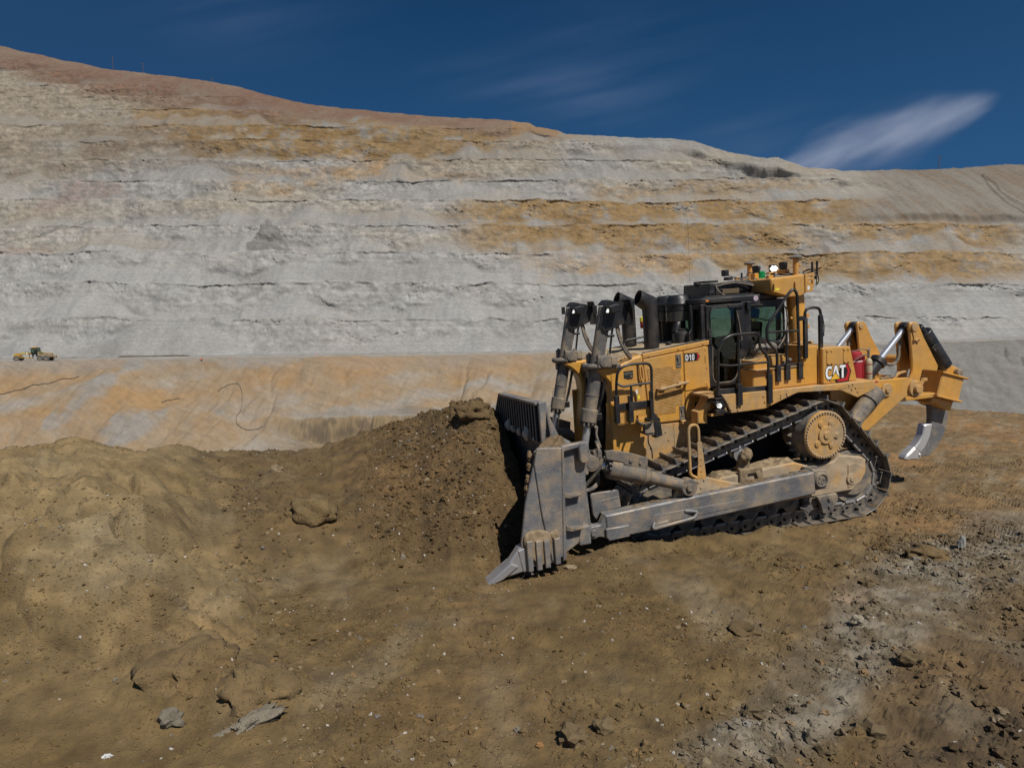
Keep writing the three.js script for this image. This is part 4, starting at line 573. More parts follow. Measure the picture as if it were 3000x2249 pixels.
/* ---- air pre-cleaners and canisters behind the stacks */
{
  const pc = group('air_precleaner', dozer);
  for (const z of [0.21, -0.21]) {
    mesh('dust_bowl', [lathe([-2.70, 3.90, z], [-2.70, 5, z], [[0, 0], [0.22, 0], [0.235, 0.01], [0.235, 0.11], [0.245, 0.12], [0.245, 0.135], [0.225, 0.16], [0.215, 0.23], [0.17, 0.285], [0.08, 0.30], [0, 0.30]], 32), box(-2.73, -2.69, 4.0, 4.05, z + 0.22, z + 0.26, 0.006)], MT.black, pc);
    mesh('clear_cup', lathe([-2.70, 3.72, z], [-2.70, 5, z], [[0.14, 0], [0.235, 0.005], [0.237, 0.18], [0.228, 0.18], [0.226, 0.012], [0.14, 0.008]], 32), MT.smoke, pc);
    mesh('intake_pipe', cyl([-2.70, 3.25, z], [-2.70, 3.95, z], 0.115), MT.dark, pc);
    for (const x of [-2.85, -2.50]) mesh('support_rod', cyl([x, 3.3, z], [x, 3.95, z], 0.012, 0.012, 8), MT.dark, pc);
  }
  mesh('canister', [lathe([-2.77, 3.32, 0.42], [-2.77, 5, 0.42], [[0, 0], [0.165, 0], [0.165, 0.17], [0.15, 0.21], [0.11, 0.235], [0.11, 0.27], [0, 0.28]]), hoseTube([[-2.88, 3.52, 0.40], [-2.80, 3.68, 0.36], [-2.70, 3.66, 0.30]], 0.07)], MT.black, pc);
  mesh('filler_cap', lathe([-3.06, 3.28, 0.45], [-3.06, 5, 0.45], [[0, 0], [0.05, 0], [0.05, 0.08], [0.035, 0.1], [0, 0.1]], 14), MT.dark, pc);
  mesh('cap_cover', [cyl([-3.02, 3.6, -0.62], [-3.02, 3.74, -0.62], 0.05)], MT.red, pc); mesh('cap_top', [cyl([-3.03, 3.72, -0.62], [-3.03, 3.82, -0.62], 0.045)], MT.labelY, pc);
}
mesh('hood_handrail', tube([[-3.62, 3.27, -0.2], [-3.62, 3.42, -0.2], [-3.15, 3.47, -0.2]], 0.02), MT.rail, dozer);
MT.slat = std({ color: new THREE.Color().setRGB(0.20, 0.19, 0.175), roughness: 0.5, metalness: 0.2 });
MT.guardDark = std({ color: new THREE.Color().setRGB(0.035, 0.034, 0.033), roughness: 0.6 });

/* ---- lift cylinders */
function makeLift(s) {
  const L = group('lift_cylinder', dozer), z = 0.80 * s, P = y => -4.38 - 0.219 * (4.12 - y); // its leaning axis
  mesh('barrel', [cyl([P(2.32), 2.32, z], [P(4.08), 4.08, z], 0.112), cyl([P(2.62), 2.62, z], [P(2.64), 2.64, z], 0.118)], MT.greydust, L);
  mesh('barrel_head', [cyl([P(2.18), 2.18, z], [P(2.40), 2.40, z], 0.142), ...Array.from({ length: 10 }, (_, i) => { const a = i / 10 * 6.283; return cyl([P(2.13) + 0.12 * Math.cos(a), 2.13, z + 0.12 * Math.sin(a)], [P(2.19) + 0.12 * Math.cos(a), 2.19, z + 0.12 * Math.sin(a)], 0.02, 0.02, 6); }), cyl([P(2.10), 2.10, z], [P(2.19), 2.19, z], 0.085)], MT.greydust, L);
  mesh('piston_rod', [cyl([P(1.2), 1.2, z], [P(2.12), 2.12, z], 0.062)], MT.chrome, L);
  each('oil_line', [tube([[P(3.1) + 0.16, 3.05, z + 0.06], [P(2.5) + 0.16, 2.5, z + 0.06], [P(2.28) + 0.13, 2.28, z + 0.06]], 0.024), box(P(2.28) + 0.08, P(2.28) + 0.2, 2.2, 2.32, z + 0.0, z + 0.1), tube([[P(3.95) + 0.13, 3.9, z + 0.09], [P(3.3) + 0.16, 3.25, z + 0.09]], 0.018), box(P(3.6) + 0.08, P(3.6) + 0.2, 3.58, 3.62, z + 0.05, z + 0.12)], MT.rail, L);
  // gimbal
  const gx = P(3.20);
  const yk = []; for (const q of [-0.2, 0.2]) { yk.push(box(gx - 0.11 + (q > 0 ? 0.02 : 0), gx + 0.15, 3.09, 3.30, z + q - 0.055, z + q + 0.055, 0.02), cyl([gx + 0.02, 3.19, z + q], [gx + 0.02, 3.19, z + q + 0.075], 0.088), cyl([gx - 0.07, 3.29, z + q + 0.02], [gx - 0.07, 3.33, z + q + 0.02], 0.026, 0.026, 8), cyl([gx + 0.11, 3.29, z + q + 0.02], [gx + 0.11, 3.33, z + q + 0.02], 0.026, 0.026, 8)); }
  const bow = circ(0, 0, 0.19, 12, Math.PI * 0.52, Math.PI * 1.48).map(p => [gx - 0.03 + p[0], 3.12, z + p[1]]); yk.push(flat(new THREE.TubeGeometry(new THREE.CatmullRomCurve3(bow.map(p => V3(...p))), 16, 0.052, 8)), box(gx + 0.12, gx + 0.34, 3.06, 3.14, z - 0.2, z + 0.2, 0.02), box(gx + 0.15, gx + 0.27, 3.12, 3.27, z + 0.1, z + 0.24, 0.02), box(gx - 0.2, gx - 0.1, 2.93, 3.06, z - 0.06, z + 0.06, 0.02));
  mesh('gimbal_yoke', yk, MT.greydust, L);
  // lamp bracket: a boxed plate with a curved guard behind
  const zp = z + 0.12;
  mesh('lamp_bracket', [prism(roundPoly([[-4.475, 4.13], [-4.39, 4.20], [-4.26, 4.16], [-4.10, 4.13], [-4.02, 4.05], [-4.10, 3.80], [-4.20, 3.765], [-4.47, 3.66], [-4.52, 3.72]], 0.035), zp, zp + 0.025, 0.006), prism([[-4.47, 4.13], [-4.39, 4.20], [-4.26, 4.16], [-4.10, 4.13], [-4.10, 4.10], [-4.26, 4.13], [-4.39, 4.17], [-4.45, 4.11]], z - 0.14, zp + 0.01, 0.004), box(-4.56, -4.49, 3.98, 4.12, z - 0.13, z - 0.11, 0.004), ...bolts([[-4.41, 3.84], [-4.43, 3.70], [-4.44, 4.10]], zp + 0.025, 0.02)], MT.black, L);
  const curve = []; for (let i = 0; i <= 8; i++) { const t = i / 8; curve.push([-4.005 + 0.10 * (-Math.pow(2 * t - 0.7, 2) * 0.35), 3.76 + 0.43 * t]); } const back = curve.slice().reverse().map(p => [p[0] - 0.03, p[1] - 0.005]); mesh('lamp_guard', [prism(curve.concat(back), zp - 0.11, zp + 0.18, 0.006)], MT.black, L);
  mesh('work_lamp', [prism([[-4.46, 4.09], [-4.32, 4.13], [-4.25, 4.11], [-4.27, 3.99], [-4.42, 3.97]], zp + 0.03, zp + 0.20, 0.02)], MT.black, L);
  { const g = [[4.065, 0.024], [4.015, 0.024]].map(([y, h]) => { const b = box(-0.006, 0.006, -h, h, -0.04, 0.04, 0.004); b.translate(0, 0, 0); b.rotateZ(-0.28); b.translate(-4.449 + (4.03 - y) * -0.33, y, zp + 0.12); return b; }); mesh('lamp_led', g, MT.led, L); }
  each('hydraulic_hose', [hoseTube([[-4.24, 3.78, zp - 0.05], [-4.22, 3.55, zp], [-4.12, 3.30, zp + 0.02], [-3.98, 3.17, zp - 0.05]], 0.026), hoseTube([[-4.20, 3.78, zp - 0.10], [-4.16, 3.55, zp - 0.06], [-4.06, 3.33, zp - 0.08], [-3.92, 3.20, zp - 0.14]], 0.026)], MT.hose, L);
}
makeLift(1); makeLift(-1);

/* ---- handrail and steps at the hood */
{
  const hr = group('hood_steps', dozer); const z = 1.25;
  each('handrail', [tube([[-4.43, 2.62, z - 0.08], [-4.435, 2.85, z - 0.05], [-4.42, 3.06, z], [-4.26, 3.135, z], [-3.90, 3.13, z], [-3.82, 3.07, z], [-3.84, 2.55, z]], 0.023, 0.09), tube([[-4.43, 2.85, z - 0.05], [-4.36, 2.785, z], [-3.85, 2.80, z]], 0.02, 0.05), tube([[-4.20, 2.78, z], [-4.20, 2.55, z]], 0.02)], MT.rail, hr);
  each('handrail_bracket', [box(-4.475, -4.40, 2.18, 2.64, z - 0.10, z - 0.03, 0.006), box(-4.25, -4.17, 2.17, 2.62, z - 0.06, z, 0.006), box(-3.87, -3.81, 2.17, 2.66, z - 0.05, z + 0.01, 0.006)], MT.black, hr);
  each('toe_board', [prism([[-4.44, 2.46], [-4.35, 2.385], [-3.83, 2.385], [-3.83, 2.50], [-4.35, 2.50]], 1.165, 1.185, 0.004)], MT.black, hr);
  each('step_box', [prism([[-4.30, 2.39], [-3.82, 2.39], [-3.82, 2.13], [-4.20, 2.13], [-4.30, 2.20]], 1.14, 1.160, 0.006, [roundPoly([[-4.09, 2.26], [-3.89, 2.255], [-3.89, 2.205], [-4.09, 2.21]], 0.015)]), prism([[-4.50, 2.48], [-4.30, 2.39], [-4.30, 2.15], [-4.50, 2.15]], 1.02, 1.15, 0.006), box(-4.52, -4.50, 2.14, 2.48, 0.92, 1.03, 0.004)], MT.yellow, hr);
  const holes = []; for (let i = 0; i < 8; i++) for (let j = 0; j < 4; j++) holes.push(circ(-4.38 + i * 0.052, 0.965 + j * 0.046, 0.010, 6)); mesh('step_plate', [prismY([[-4.50, 0.92], [-3.84, 0.92], [-3.84, 1.14], [-4.50, 1.14]], 2.135, 2.145, 0, holes)], MT.yellow, hr);
  each('lower_step', [box(-3.99, -3.83, 1.96, 2.12, 1.16, 1.26, 0.008), box(-3.95, -3.80, 1.92, 1.96, 1.0, 1.24, 0.006)], MT.greydust, hr);
  mesh('step_side_plate', [prism([[-3.83, 2.29], [-3.80, 2.29], [-3.71, 2.18], [-3.675, 1.90], [-3.80, 1.87], [-3.83, 2.1]], 1.24, 1.262, 0.005), prism([[-3.80, 1.90], [-3.675, 1.925], [-3.675, 1.895], [-3.80, 1.865]], 1.10, 1.25, 0.004), ...bolts([[-3.78, 2.2], [-3.73, 2.19], [-3.77, 1.9], [-3.70, 1.91]], 1.262, 0.013)], MT.black, hr);
  mesh('grab_loop', [tube([[-4.07, 2.20, 1.16], [-4.12, 2.165, 1.27], [-4.06, 2.135, 1.31], [-3.90, 2.135, 1.31], [-3.86, 2.165, 1.27], [-3.93, 2.20, 1.16]], 0.020, 0.04)], MT.rail, hr);
  mesh('hanging_cable', [hoseTube([[-3.86, 1.93, 1.1], [-3.84, 1.75, 1.06], [-3.77, 1.62, 1.02], [-3.74, 1.45, 0.98]], 0.011)], MT.rail, hr);
}

/* ---- push arms, each with its brace or tilt cylinder */
function makeArm(s) {
  const A = group('push_arm', dozer); const Z = (a, b) => s > 0 ? [a, b] : [-b, -a]; const pr = (p, a, b, bev, h) => prism(p, ...Z(a, b), bev, h), cy = (a, b, z0, z1, r, r1) => cyl([a, b, s * z0], [a, b, s * z1], r, r1);
  each('arm_beam', [pr([[-5.02, 0.90], [-4.4, 0.935], [-3.6, 0.975], [-2.5, 1.02], [-1.20, 1.075], [-1.17, 0.69], [-2.45, 0.62], [-3.6, 0.56], [-4.65, 0.52], [-5.0, 0.55]], 1.62, 1.86, 0.022), pr([[-5.03, 0.70], [-4.64, 0.705], [-4.64, 0.515], [-4.98, 0.50], [-5.03, 0.56]], 1.85, 1.892, 0.012), pr([[-4.22, 0.79], [-2.62, 0.80], [-2.62, 0.70], [-4.3, 0.62]], 1.855, 1.868, 0.004)], MT.steel, A);
  mesh('arm_ear', [pr(roundPoly([[-5.02, 0.90], [-5.10, 0.76], [-5.23, 0.76, 0.09], [-5.32, 0.67, 0.09], [-5.23, 0.57, 0.09], [-5.10, 0.56], [-4.98, 0.52], [-4.9, 0.9]], 0.02), 1.70, 1.84, 0.02), cy(-5.225, 0.665, 1.68, 1.875, 0.10), cy(-5.225, 0.665, 1.87, 1.90, 0.055)], MT.steel, A);
  mesh('arm_gusset', [pr(roundPoly([[-5.17, 1.21, 0.06], [-4.69, 1.225, 0.01], [-4.66, 0.93, 0.01], [-5.02, 0.89, 0.01], [-5.09, 0.78, 0.01], [-5.14, 0.86, 0.05]], 0.02), 1.60, 1.66, 0.012), pr([[-4.98, 1.08], [-4.70, 1.11], [-4.70, 1.095], [-4.98, 1.06]], 1.655, 1.668, 0.003)], MT.steel, A);
  mesh('tow_loop', [tube([[-4.20, 0.66, s * 1.86], [-4.26, 0.585, s * 1.92], [-3.52, 0.66, s * 1.93], [-3.45, 0.74, s * 1.90], [-3.66, 0.77, s * 1.86]], 0.028, 0.05), pr([[-4.26, 0.57], [-4.16, 0.66], [-3.98, 0.68], [-3.95, 0.63]], 1.85, 1.90, 0.01)], MT.steel, A);
  mesh('trunnion_cap', [pr(roundPoly([[-1.185, 1.09], [-0.90, 1.07], [-0.90, 0.73], [-1.185, 0.715]], 0.02), 1.50, 1.80, 0.02), cy(-1.035, 0.90, 1.78, 1.83, 0.145), ...[0, 1, 2, 3].map(i => cy(-1.035 + 0.05 * Math.cos(i * 1.57 + 0.4), 0.90 + 0.05 * Math.sin(i * 1.57 + 0.4), 1.825, 1.84, 0.028)), (() => { const g = new THREE.TorusGeometry(0.11, 0.018, 8, 24); g.translate(-1.035, 0.90, s * 1.83); return flat(g); })(), box(-1.25, -1.15, 1.0, 1.07, ...Z(1.72, 1.85), 0.01)], MT.greydust, A);
  mesh('cylinder_lug', [pr(roundPoly([[-3.78, 0.96], [-3.68, 1.16, 0.1], [-3.56, 1.29, 0.14], [-3.45, 1.22, 0.05], [-3.14, 1.22, 0.02], [-2.95, 1.15], [-2.50, 1.01]], 0.02), 1.68, 1.735, 0.012), ...bolts([[-3.33, 1.17], [-3.22, 1.19], [-3.28, 1.07]], 1.735, 0.02).map(g => { if (s < 0) g.scale(1, 1, -1); return g; })], MT.mudPaint, A);
  if (s > 0) mesh('grab_post', [tube([[-3.33, 1.23, 1.71], [-3.45, 1.30, 1.71], [-3.455, 2.03, 1.71], [-3.42, 2.11, 1.71], [-3.31, 2.11, 1.71], [-3.275, 2.03, 1.71], [-3.275, 1.60, 1.71]], 0.026, 0.05), prism([[-3.315, 1.82], [-3.235, 1.82], [-3.20, 1.5], [-3.17, 1.20], [-3.34, 1.20], [-3.31, 1.5]], 1.715, 1.735, 0.004, [1.32, 1.42, 1.52, 1.62, 1.72].map(y => circ(-3.265, y, 0.012, 8)))], MT.dusty, A);
  // soil on the arm
  const so = [], rr = rng(21 + s); for (let i = 0; i < 60; i++) { const t = Math.pow(rr(), 0.6), q = 0.012 + 0.022 * rr(); const g = lump(q, i * 2.3, [2.4, 0.5, 1], 2, 0.3); g.translate(mix(-4.6, -1.3, t), mix(0.93, 1.075, t), s * (1.64 + 0.16 * rr())); so.push(g); } const sm = mesh('loose_soil', so, MT.soil, A); sm.userData.kind = 'stuff';
  // tilt cylinder
  const C = group('tilt_cylinder', dozer); const a = V3(-5.14, 1.71, s * 1.62), b = V3(-3.56, 1.145, s * 1.80), at = t => a.clone().lerp(b, t).toArray();
  mesh('cylinder_body', [cyl(at(0.22), at(0.53), 0.155, 0.150), cyl(at(0.53), at(0.60), 0.150, 0.105), cyl(at(0.60), at(0.98), 0.105, 0.095), cyl(at(0.19), at(0.30), 0.178), cyl(at(0.42), at(0.425), 0.158), cyl([-3.56, 1.145, s * 1.72], [-3.56, 1.145, s * 1.88], 0.14), cyl([-3.56, 1.145, s * 1.87], [-3.56, 1.145, s * 1.915], 0.065), ...Array.from({ length: 12 }, (_, i) => { const q = i / 12 * 6.283, c = V3(0, 0.15 * Math.cos(q), 0.15 * Math.sin(q)); const p0 = V3(...at(0.165)).add(c), p1 = V3(...at(0.2)).add(c); return cyl(p0.toArray(), p1.toArray(), 0.024, 0.024, 6); }), cyl(at(0.15), at(0.19), 0.10)], MT.steelMud, C);
  mesh('piston_rod', cyl(at(0.04), at(0.17), 0.062), MT.chrome, C);
  mesh('rod_eye', [cyl([-5.14, 1.71, s * 1.50], [-5.14, 1.71, s * 1.74], 0.125), cyl([-5.14, 1.71, s * 1.735], [-5.14, 1.71, s * 1.75], 0.08), box(-5.36, -5.12, 1.60, 1.82, ...Z(1.50, 1.70), 0.03)], MT.steelMud, C);
  mesh('cylinder_shield', [pr([[-4.94, 1.90], [-4.78, 1.895], [-4.50, 1.81], [-4.22, 1.70], [-4.24, 1.52], [-4.42, 1.565], [-4.62, 1.64], [-4.66, 1.69], [-4.92, 1.765]], 1.74, 1.80, 0.01), ...bolts([[-4.52, 1.69], [-4.36, 1.64]], 1.80, 0.032, 0.02).map(g => { if (s < 0) g.scale(1, 1, -1); return g; })], MT.steelMud, C);
  each('cylinder_hose', [hoseTube([[-4.95, 1.78, s * 1.70], [-5.02, 1.62, s * 1.68], [-5.15, 1.42, s * 1.6], [-5.30, 1.22, s * 1.5]], 0.045), hoseTube([[-4.98, 2.02, s * 1.55], [-4.97, 1.85, s * 1.62], [-5.04, 1.6, s * 1.6], [-5.2, 1.42, s * 1.5], [-5.36, 1.36, s * 1.4]], 0.03), hoseTube([[-5.36, 1.27, s * 1.5], [-5.15, 1.25, s * 1.56], [-4.98, 1.32, s * 1.5], [-4.9, 1.5, s * 1.3]], 0.035), hoseTube([[-4.98, 2.22, s * 1.5], [-4.93, 2.23, s * 1.48], [-4.95, 2.1, s * 1.5], [-4.90, 1.9, s * 1.52]], 0.02)], MT.hose, C);
}
MT.steelMud = std({ map: rep(T.steel, 0.9), color: new THREE.Color().setRGB(0.95, 0.86, 0.74), roughness: 0.85, metalness: 0.1, bumpMap: rep(T.mud, 0.8), bumpScale: 0.008 });
makeArm(1); makeArm(-1);
each('diagonal_brace', [box(-5.42, -4.85, 1.70, 1.84, 1.34, 1.46, 0.02), box(-5.42, -4.85, 1.70, 1.84, -1.46, -1.34, 0.02)], MT.steelMud, dozer);

/* ---- blade */
const blade = group('blade', dozer); { const th = -0.055, p = V3(0, 1.5, 2.4), q = p.clone().applyEuler(new THREE.Euler(th, 0, 0)); blade.rotation.x = th; blade.position.set(0, p.y - q.y, p.z - q.z); }
{
  const wing = z => -Math.max(0, Math.abs(z) - 1.35) * 0.47;
  const prof = [[-5.74, 2.10], [-5.66, 1.85], [-5.62, 1.55], [-5.63, 1.25], [-5.70, 0.95], [-5.83, 0.68], [-6.0, 0.47]]; // curved face, top to bottom
  const NZ = 40, zs = [...Array(NZ + 1).keys()].map(i => -2.46 + 4.92 * i / NZ), P = prof.length; const pos = [], idx = [];
  const wingTop = z => 2.10 + 0.08 * sstep(1.35, 2.3, Math.abs(z));
  for (const back of [0, 1]) for (const z of zs) for (let k = 0; k < P; k++) { const [x, y] = prof[k]; pos.push(x + wing(z) + back * (k === 0 ? 0.16 : k === P - 1 ? 0.16 : 0.26), k === 0 ? wingTop(z) : y, z); }
  const at = (b, i, k) => b * (NZ + 1) * P + i * P + k; const quad = (a, b, c, d) => idx.push(a, b, c, a, c, d);
  for (let i = 0; i < NZ; i++) for (let k = 0; k < P - 1; k++) { quad(at(0, i, k), at(0, i, k + 1), at(0, i + 1, k + 1), at(0, i + 1, k)); quad(at(1, i, k), at(1, i + 1, k), at(1, i + 1, k + 1), at(1, i, k + 1)); }
  for (let i = 0; i < NZ; i++) { quad(at(0, i, 0), at(0, i + 1, 0), at(1, i + 1, 0), at(1, i, 0)); quad(at(0, i, P - 1), at(1, i, P - 1), at(1, i + 1, P - 1), at(0, i + 1, P - 1)); }
  const g = new THREE.BufferGeometry(); g.setAttribute('position', new THREE.Float32BufferAttribute(pos, 3)); g.setIndex(idx); g.computeVertexNormals(); mesh('moldboard', BGU.toCreasedNormals(flat(g), 0.7), MT.steel, blade);
  const edge = z => [[-5.99 + wing(z), 0.50], [-6.17 + wing(z), 0.33]]; const ep = [], ei = []; for (let i = 0; i <= NZ; i++) { const [a, b] = edge(zs[i]); ep.push(a[0], a[1], zs[i], b[0], b[1], zs[i], b[0] + 0.05, b[1] - 0.02, zs[i], a[0] + 0.09, a[1] - 0.01, zs[i]); } for (let i = 0; i < NZ; i++) for (let k = 0; k < 4; k++) { const a = i * 4 + k, b = i * 4 + (k + 1) % 4; ei.push(a, b, b + 4, a, b + 4, a + 4); } const eg = new THREE.BufferGeometry(); eg.setAttribute('position', new THREE.Float32BufferAttribute(ep, 3)); eg.setIndex(ei); eg.computeVertexNormals(); mesh('cutting_edge', BGU.toCreasedNormals(flat(eg), 0.4), MT.polished, blade);
  // back beam and the brackets behind
  each('back_beam', [box(-5.50, -5.30, 0.55, 0.85, -1.9, 1.9, 0.03), box(-5.48, -5.32, 1.75, 2.0, -1.9, 1.9, 0.03), ...[-1.7, -0.8, 0.8, 1.7].map(z => prism([[-5.55, 2.05], [-5.28, 1.95], [-5.22, 0.7], [-5.6, 0.5]], z - 0.03, z + 0.03, 0.01)), ...[-1.76, 1.76].map(z => prism(roundPoly([[-5.5, 0.85], [-5.2, 0.80, 0.1], [-5.12, 0.66, 0.12], [-5.2, 0.55, 0.1], [-5.6, 0.5]], 0.03), z - 0.15, z - 0.08, 0.01)), ...[1, -1].map(s => box(-5.55, -5.2, 1.58, 1.86, s > 0 ? 1.45 : -1.75, s > 0 ? 1.75 : -1.45, 0.03)), ...[0.8, -0.8].map(z => prism(roundPoly([[-5.5, 1.5], [-5.05, 1.36, 0.08], [-4.95, 1.2, 0.08], [-5.1, 1.05, 0.08], [-5.5, 1.0]], 0.03), z - 0.14, z - 0.09, 0.01)), ...[0.8, -0.8].map(z => prism(roundPoly([[-5.5, 1.5], [-5.05, 1.36, 0.08], [-4.95, 1.2, 0.08], [-5.1, 1.05, 0.08], [-5.5, 1.0]], 0.03), z + 0.09, z + 0.14, 0.01))], MT.steel, blade);
  for (const s of [1, -1]) {
    const zz = (a, b) => s > 0 ? [a, b] : [-b, -a], pr = (p, a, b, bev, h) => prism(p, ...zz(a, b), bev, h);
    mesh('end_plate', [pr(roundPoly([[-6.20, 2.235, 0.06], [-5.84, 2.20, 0.01], [-5.87, 1.8, 0.01], [-5.91, 1.3, 0.01], [-5.95, 0.64, 0.01], [-6.10, 0.585, 0.01], [-6.49, 0.57, 0.02], [-6.55, 0.90, 0.03], [-6.44, 1.47, 0.03], [-6.28, 1.99, 0.03]], 0.02), 2.40, 2.465, 0.012), pr([[-6.27, 2.02], [-6.22, 2.235], [-5.86, 2.19], [-5.96, 0.66], [-6.12, 0.60], [-6.22, 1.30]], 2.46, 2.492, 0.012)], MT.steel, blade);
    mesh('end_rib_column', [pr([[-5.86, 2.19], [-5.825, 2.18], [-5.91, 0.62], [-5.965, 0.60]], 2.36, 2.50, 0.012)], MT.steel, blade);
    mesh('rear_plate', [pr(roundPoly([[-5.84, 2.13, 0.01], [-5.56, 2.13, 0.05], [-5.44, 2.10, 0.02], [-5.46, 1.9, 0.02], [-5.515, 1.30, 0.05], [-5.53, 1.18, 0.05], [-5.66, 0.76, 0.03], [-5.94, 0.61, 0.01]], 0.03), 2.29, 2.345, 0.012)], MT.steel, blade);
    for (const y of [1.525, 1.045]) mesh('rear_rib', pr([[-5.86, y + 0.03], [-5.78, y - 0.012], [-5.60, y - 0.03], [-5.60, y - 0.055], [-5.78, y - 0.07], [-5.87, y - 0.045]], 2.33, 2.45, 0.008), MT.steelMud, blade);
    mesh('lifting_eye', [pr([[-5.84, 2.21], [-5.50, 2.235], [-5.50, 2.17], [-5.84, 2.12]], 2.33, 2.44, 0.015), (() => { const q = prism(roundPoly([[-5.59, 2.235], [-5.44, 2.235], [-5.44, 1.93], [-5.59, 1.93]], 0.075), ...zz(2.36, 2.47), 0.015, [circ(-5.515, 2.155, 0.048, 16)]); return q; })()], MT.steel, blade);
    for (const [x, t, bt] of [[-6.445, 0.97, 0.545], [-6.315, 0.955, 0.54], [-6.195, 0.945, 0.555], [-6.045, 0.95, 0.58]]) mesh('wear_bar', pr([[x - 0.042, t], [x + 0.042, t], [x + 0.028, bt], [x - 0.045, bt]], 2.465, 2.545, 0.008), MT.steel, blade);
    // end bit: a forward-pointing corner tooth
    const eb = [[-6.58, 0.87], [-6.50, 0.90], [-6.45, 0.54], [-6.78, 0.49], [-7.12, 0.405], [-7.10, 0.44], [-6.74, 0.68]]; mesh('end_bit', [pr(eb, 2.28, 2.46, 0.02), pr([[-6.72, 0.69], [-6.62, 0.63], [-6.84, 0.485], [-7.13, 0.40], [-7.11, 0.44]], 2.24, 2.50, 0.014), pr([[-6.60, 0.84], [-6.46, 0.88], [-6.40, 0.54], [-6.55, 0.53]], 2.40, 2.475, 0.01)], MT.polished, blade);
    // packed soil behind the wear bars and heaped on top of the wing
    { const out = [[-6.52, 0.93], [-6.50, 1.06], [-6.40, 1.10], [-6.22, 1.09], [-6.12, 1.02], [-6.10, 0.93], [-6.17, 0.62], [-6.30, 0.58], [-6.38, 0.66], [-6.46, 0.75]]; const g = prism(roundPoly(out, 0.06), 2.46, 2.512, 0.02, [], 1.0); const c = lump(1, 12 + s, [0.075, 0.07, 0.035], 3, 0.2); c.translate(-6.07, 1.0, 2.485); const m2 = [g, c]; if (s < 0) void 0; const m = mesh('caked_soil', m2, MT.mud, blade); if (s < 0) m.position.z = -4.96; }
    { const g = new THREE.PlaneGeometry(1, 1, 24, 50); g.rotateX(-Math.PI / 2); const p = g.attributes.position; for (let i = 0; i < p.count; i++) { const u = p.getX(i) + 0.5, v = p.getZ(i) + 0.5, z = mix(1.25, 2.43, v) * s, e = sstep(0, 0.14, u) * sstep(1, 0.86, u) * sstep(1, 0.93, v); p.setXYZ(i, -5.76 + wing(z) + 0.36 * u, 2.06 + 0.08 * v + e * (0.05 + 0.06 * fbm(u * 3, z * 3, 2 + s, 4)) + 0.05 * e * (1 - v), z); } if (s < 0) { const id = g.index.array; for (let i = 0; i < id.length; i += 3) { const t = id[i]; id[i] = id[i + 1]; id[i + 1] = t; } } g.computeVertexNormals(); mesh('heaped_soil', g, MT.soil, blade); }
  }
  // rock guard on top, with upright slats
  const zt = 1.25, zb = 1.55, zfar = 1.95, yt = 2.72, yb = 2.06, xg = -5.73;
  mesh('rock_guard', [prismX([[-zt, yt], [zt, yt], [zb - 0.05, yb], [-zfar, yb]], xg + 0.05, xg + 0.075, 0.004)], MT.guardDark, blade);
  mesh('guard_rim', [box(xg - 0.11, xg + 0.06, yt - 0.03, yt + 0.015, -zt, zt, 0.01), prismX([[-zt, yt + 0.02], [-zt, yt - 0.03], [-zfar + 0.04, yb], [-zfar - 0.04, yb]], xg - 0.11, xg + 0.06, 0.008), prism([[xg - 0.06, yt + 0.02], [xg + 0.07, yt + 0.02], [xg + 0.10, yb], [xg - 0.06, yb]], zt - 0.02, zt + 0.06, 0.012), box(xg - 0.05, xg + 0.05, yb - 0.02, yb + 0.04, -zfar, zb, 0.01)], MT.steel, blade);
  for (let i = 0; i < 19; i++) { const z = -zfar + 0.1 + (zt + zfar - 0.2) * i / 18; const h = z < -zt ? mix(yb, yt, (z + zfar) / (zfar - zt)) : yt; mesh('guard_slat', box(xg - 0.085, xg + 0.04, yb + 0.03, h - 0.02, z - 0.012, z + 0.012, 0.003), MT.guardDark, blade); mesh('slat_edge', box(xg - 0.100, xg - 0.086, yb + 0.03, h - 0.03, z - 0.019, z + 0.019, 0.003), MT.slat, blade); }
  each('guard_gusset', [prism([[xg + 0.08, 2.60], [-5.45, 2.10], [xg + 0.08, 2.06]], 1.22, 1.25, 0.006), prism([[xg + 0.08, 2.60], [-5.45, 2.10], [xg + 0.08, 2.06]], -1.25, -1.22, 0.006), tube([[-5.54, 2.16, 1.18], [-5.30, 2.0, 1.18]], 0.05), box(-5.66, -5.34, 1.99, 2.06, -1.2, 1.25, 0.02)], MT.steel, blade);
  const rocks = [], rr = rng(4); for (let i = 0; i < 16; i++) { const z = -0.9 + 2.1 * rr(), q = 0.018 + 0.04 * rr() * rr() * 1.6; const g2 = lump(q, i * 3.1, [0.9, 1.5, 0.8], 2, 0.35); g2.translate(xg - 0.11, yb + 0.04 + q, z); rocks.push(g2); } mesh('lodged_stones', rocks, std({ color: new THREE.Color().setRGB(0.55, 0.46, 0.36), roughness: 0.9 }), blade).userData.kind = 'stuff';
  { const g2 = []; const r3 = rng(8); for (let i = 0; i < 14; i++) { const y = 1.55 + 0.75 * r3(); const q = 0.02 + 0.03 * r3(); const l = lump(q, i * 2.7, [1, 1.2, 1], 2, 0.4); l.translate(-6.28 - (2.2 - y) * 0.16, y, 2.36); g2.push(l); } mesh('clinging_soil', g2, MT.soil, blade).userData.kind = 'stuff'; }
}

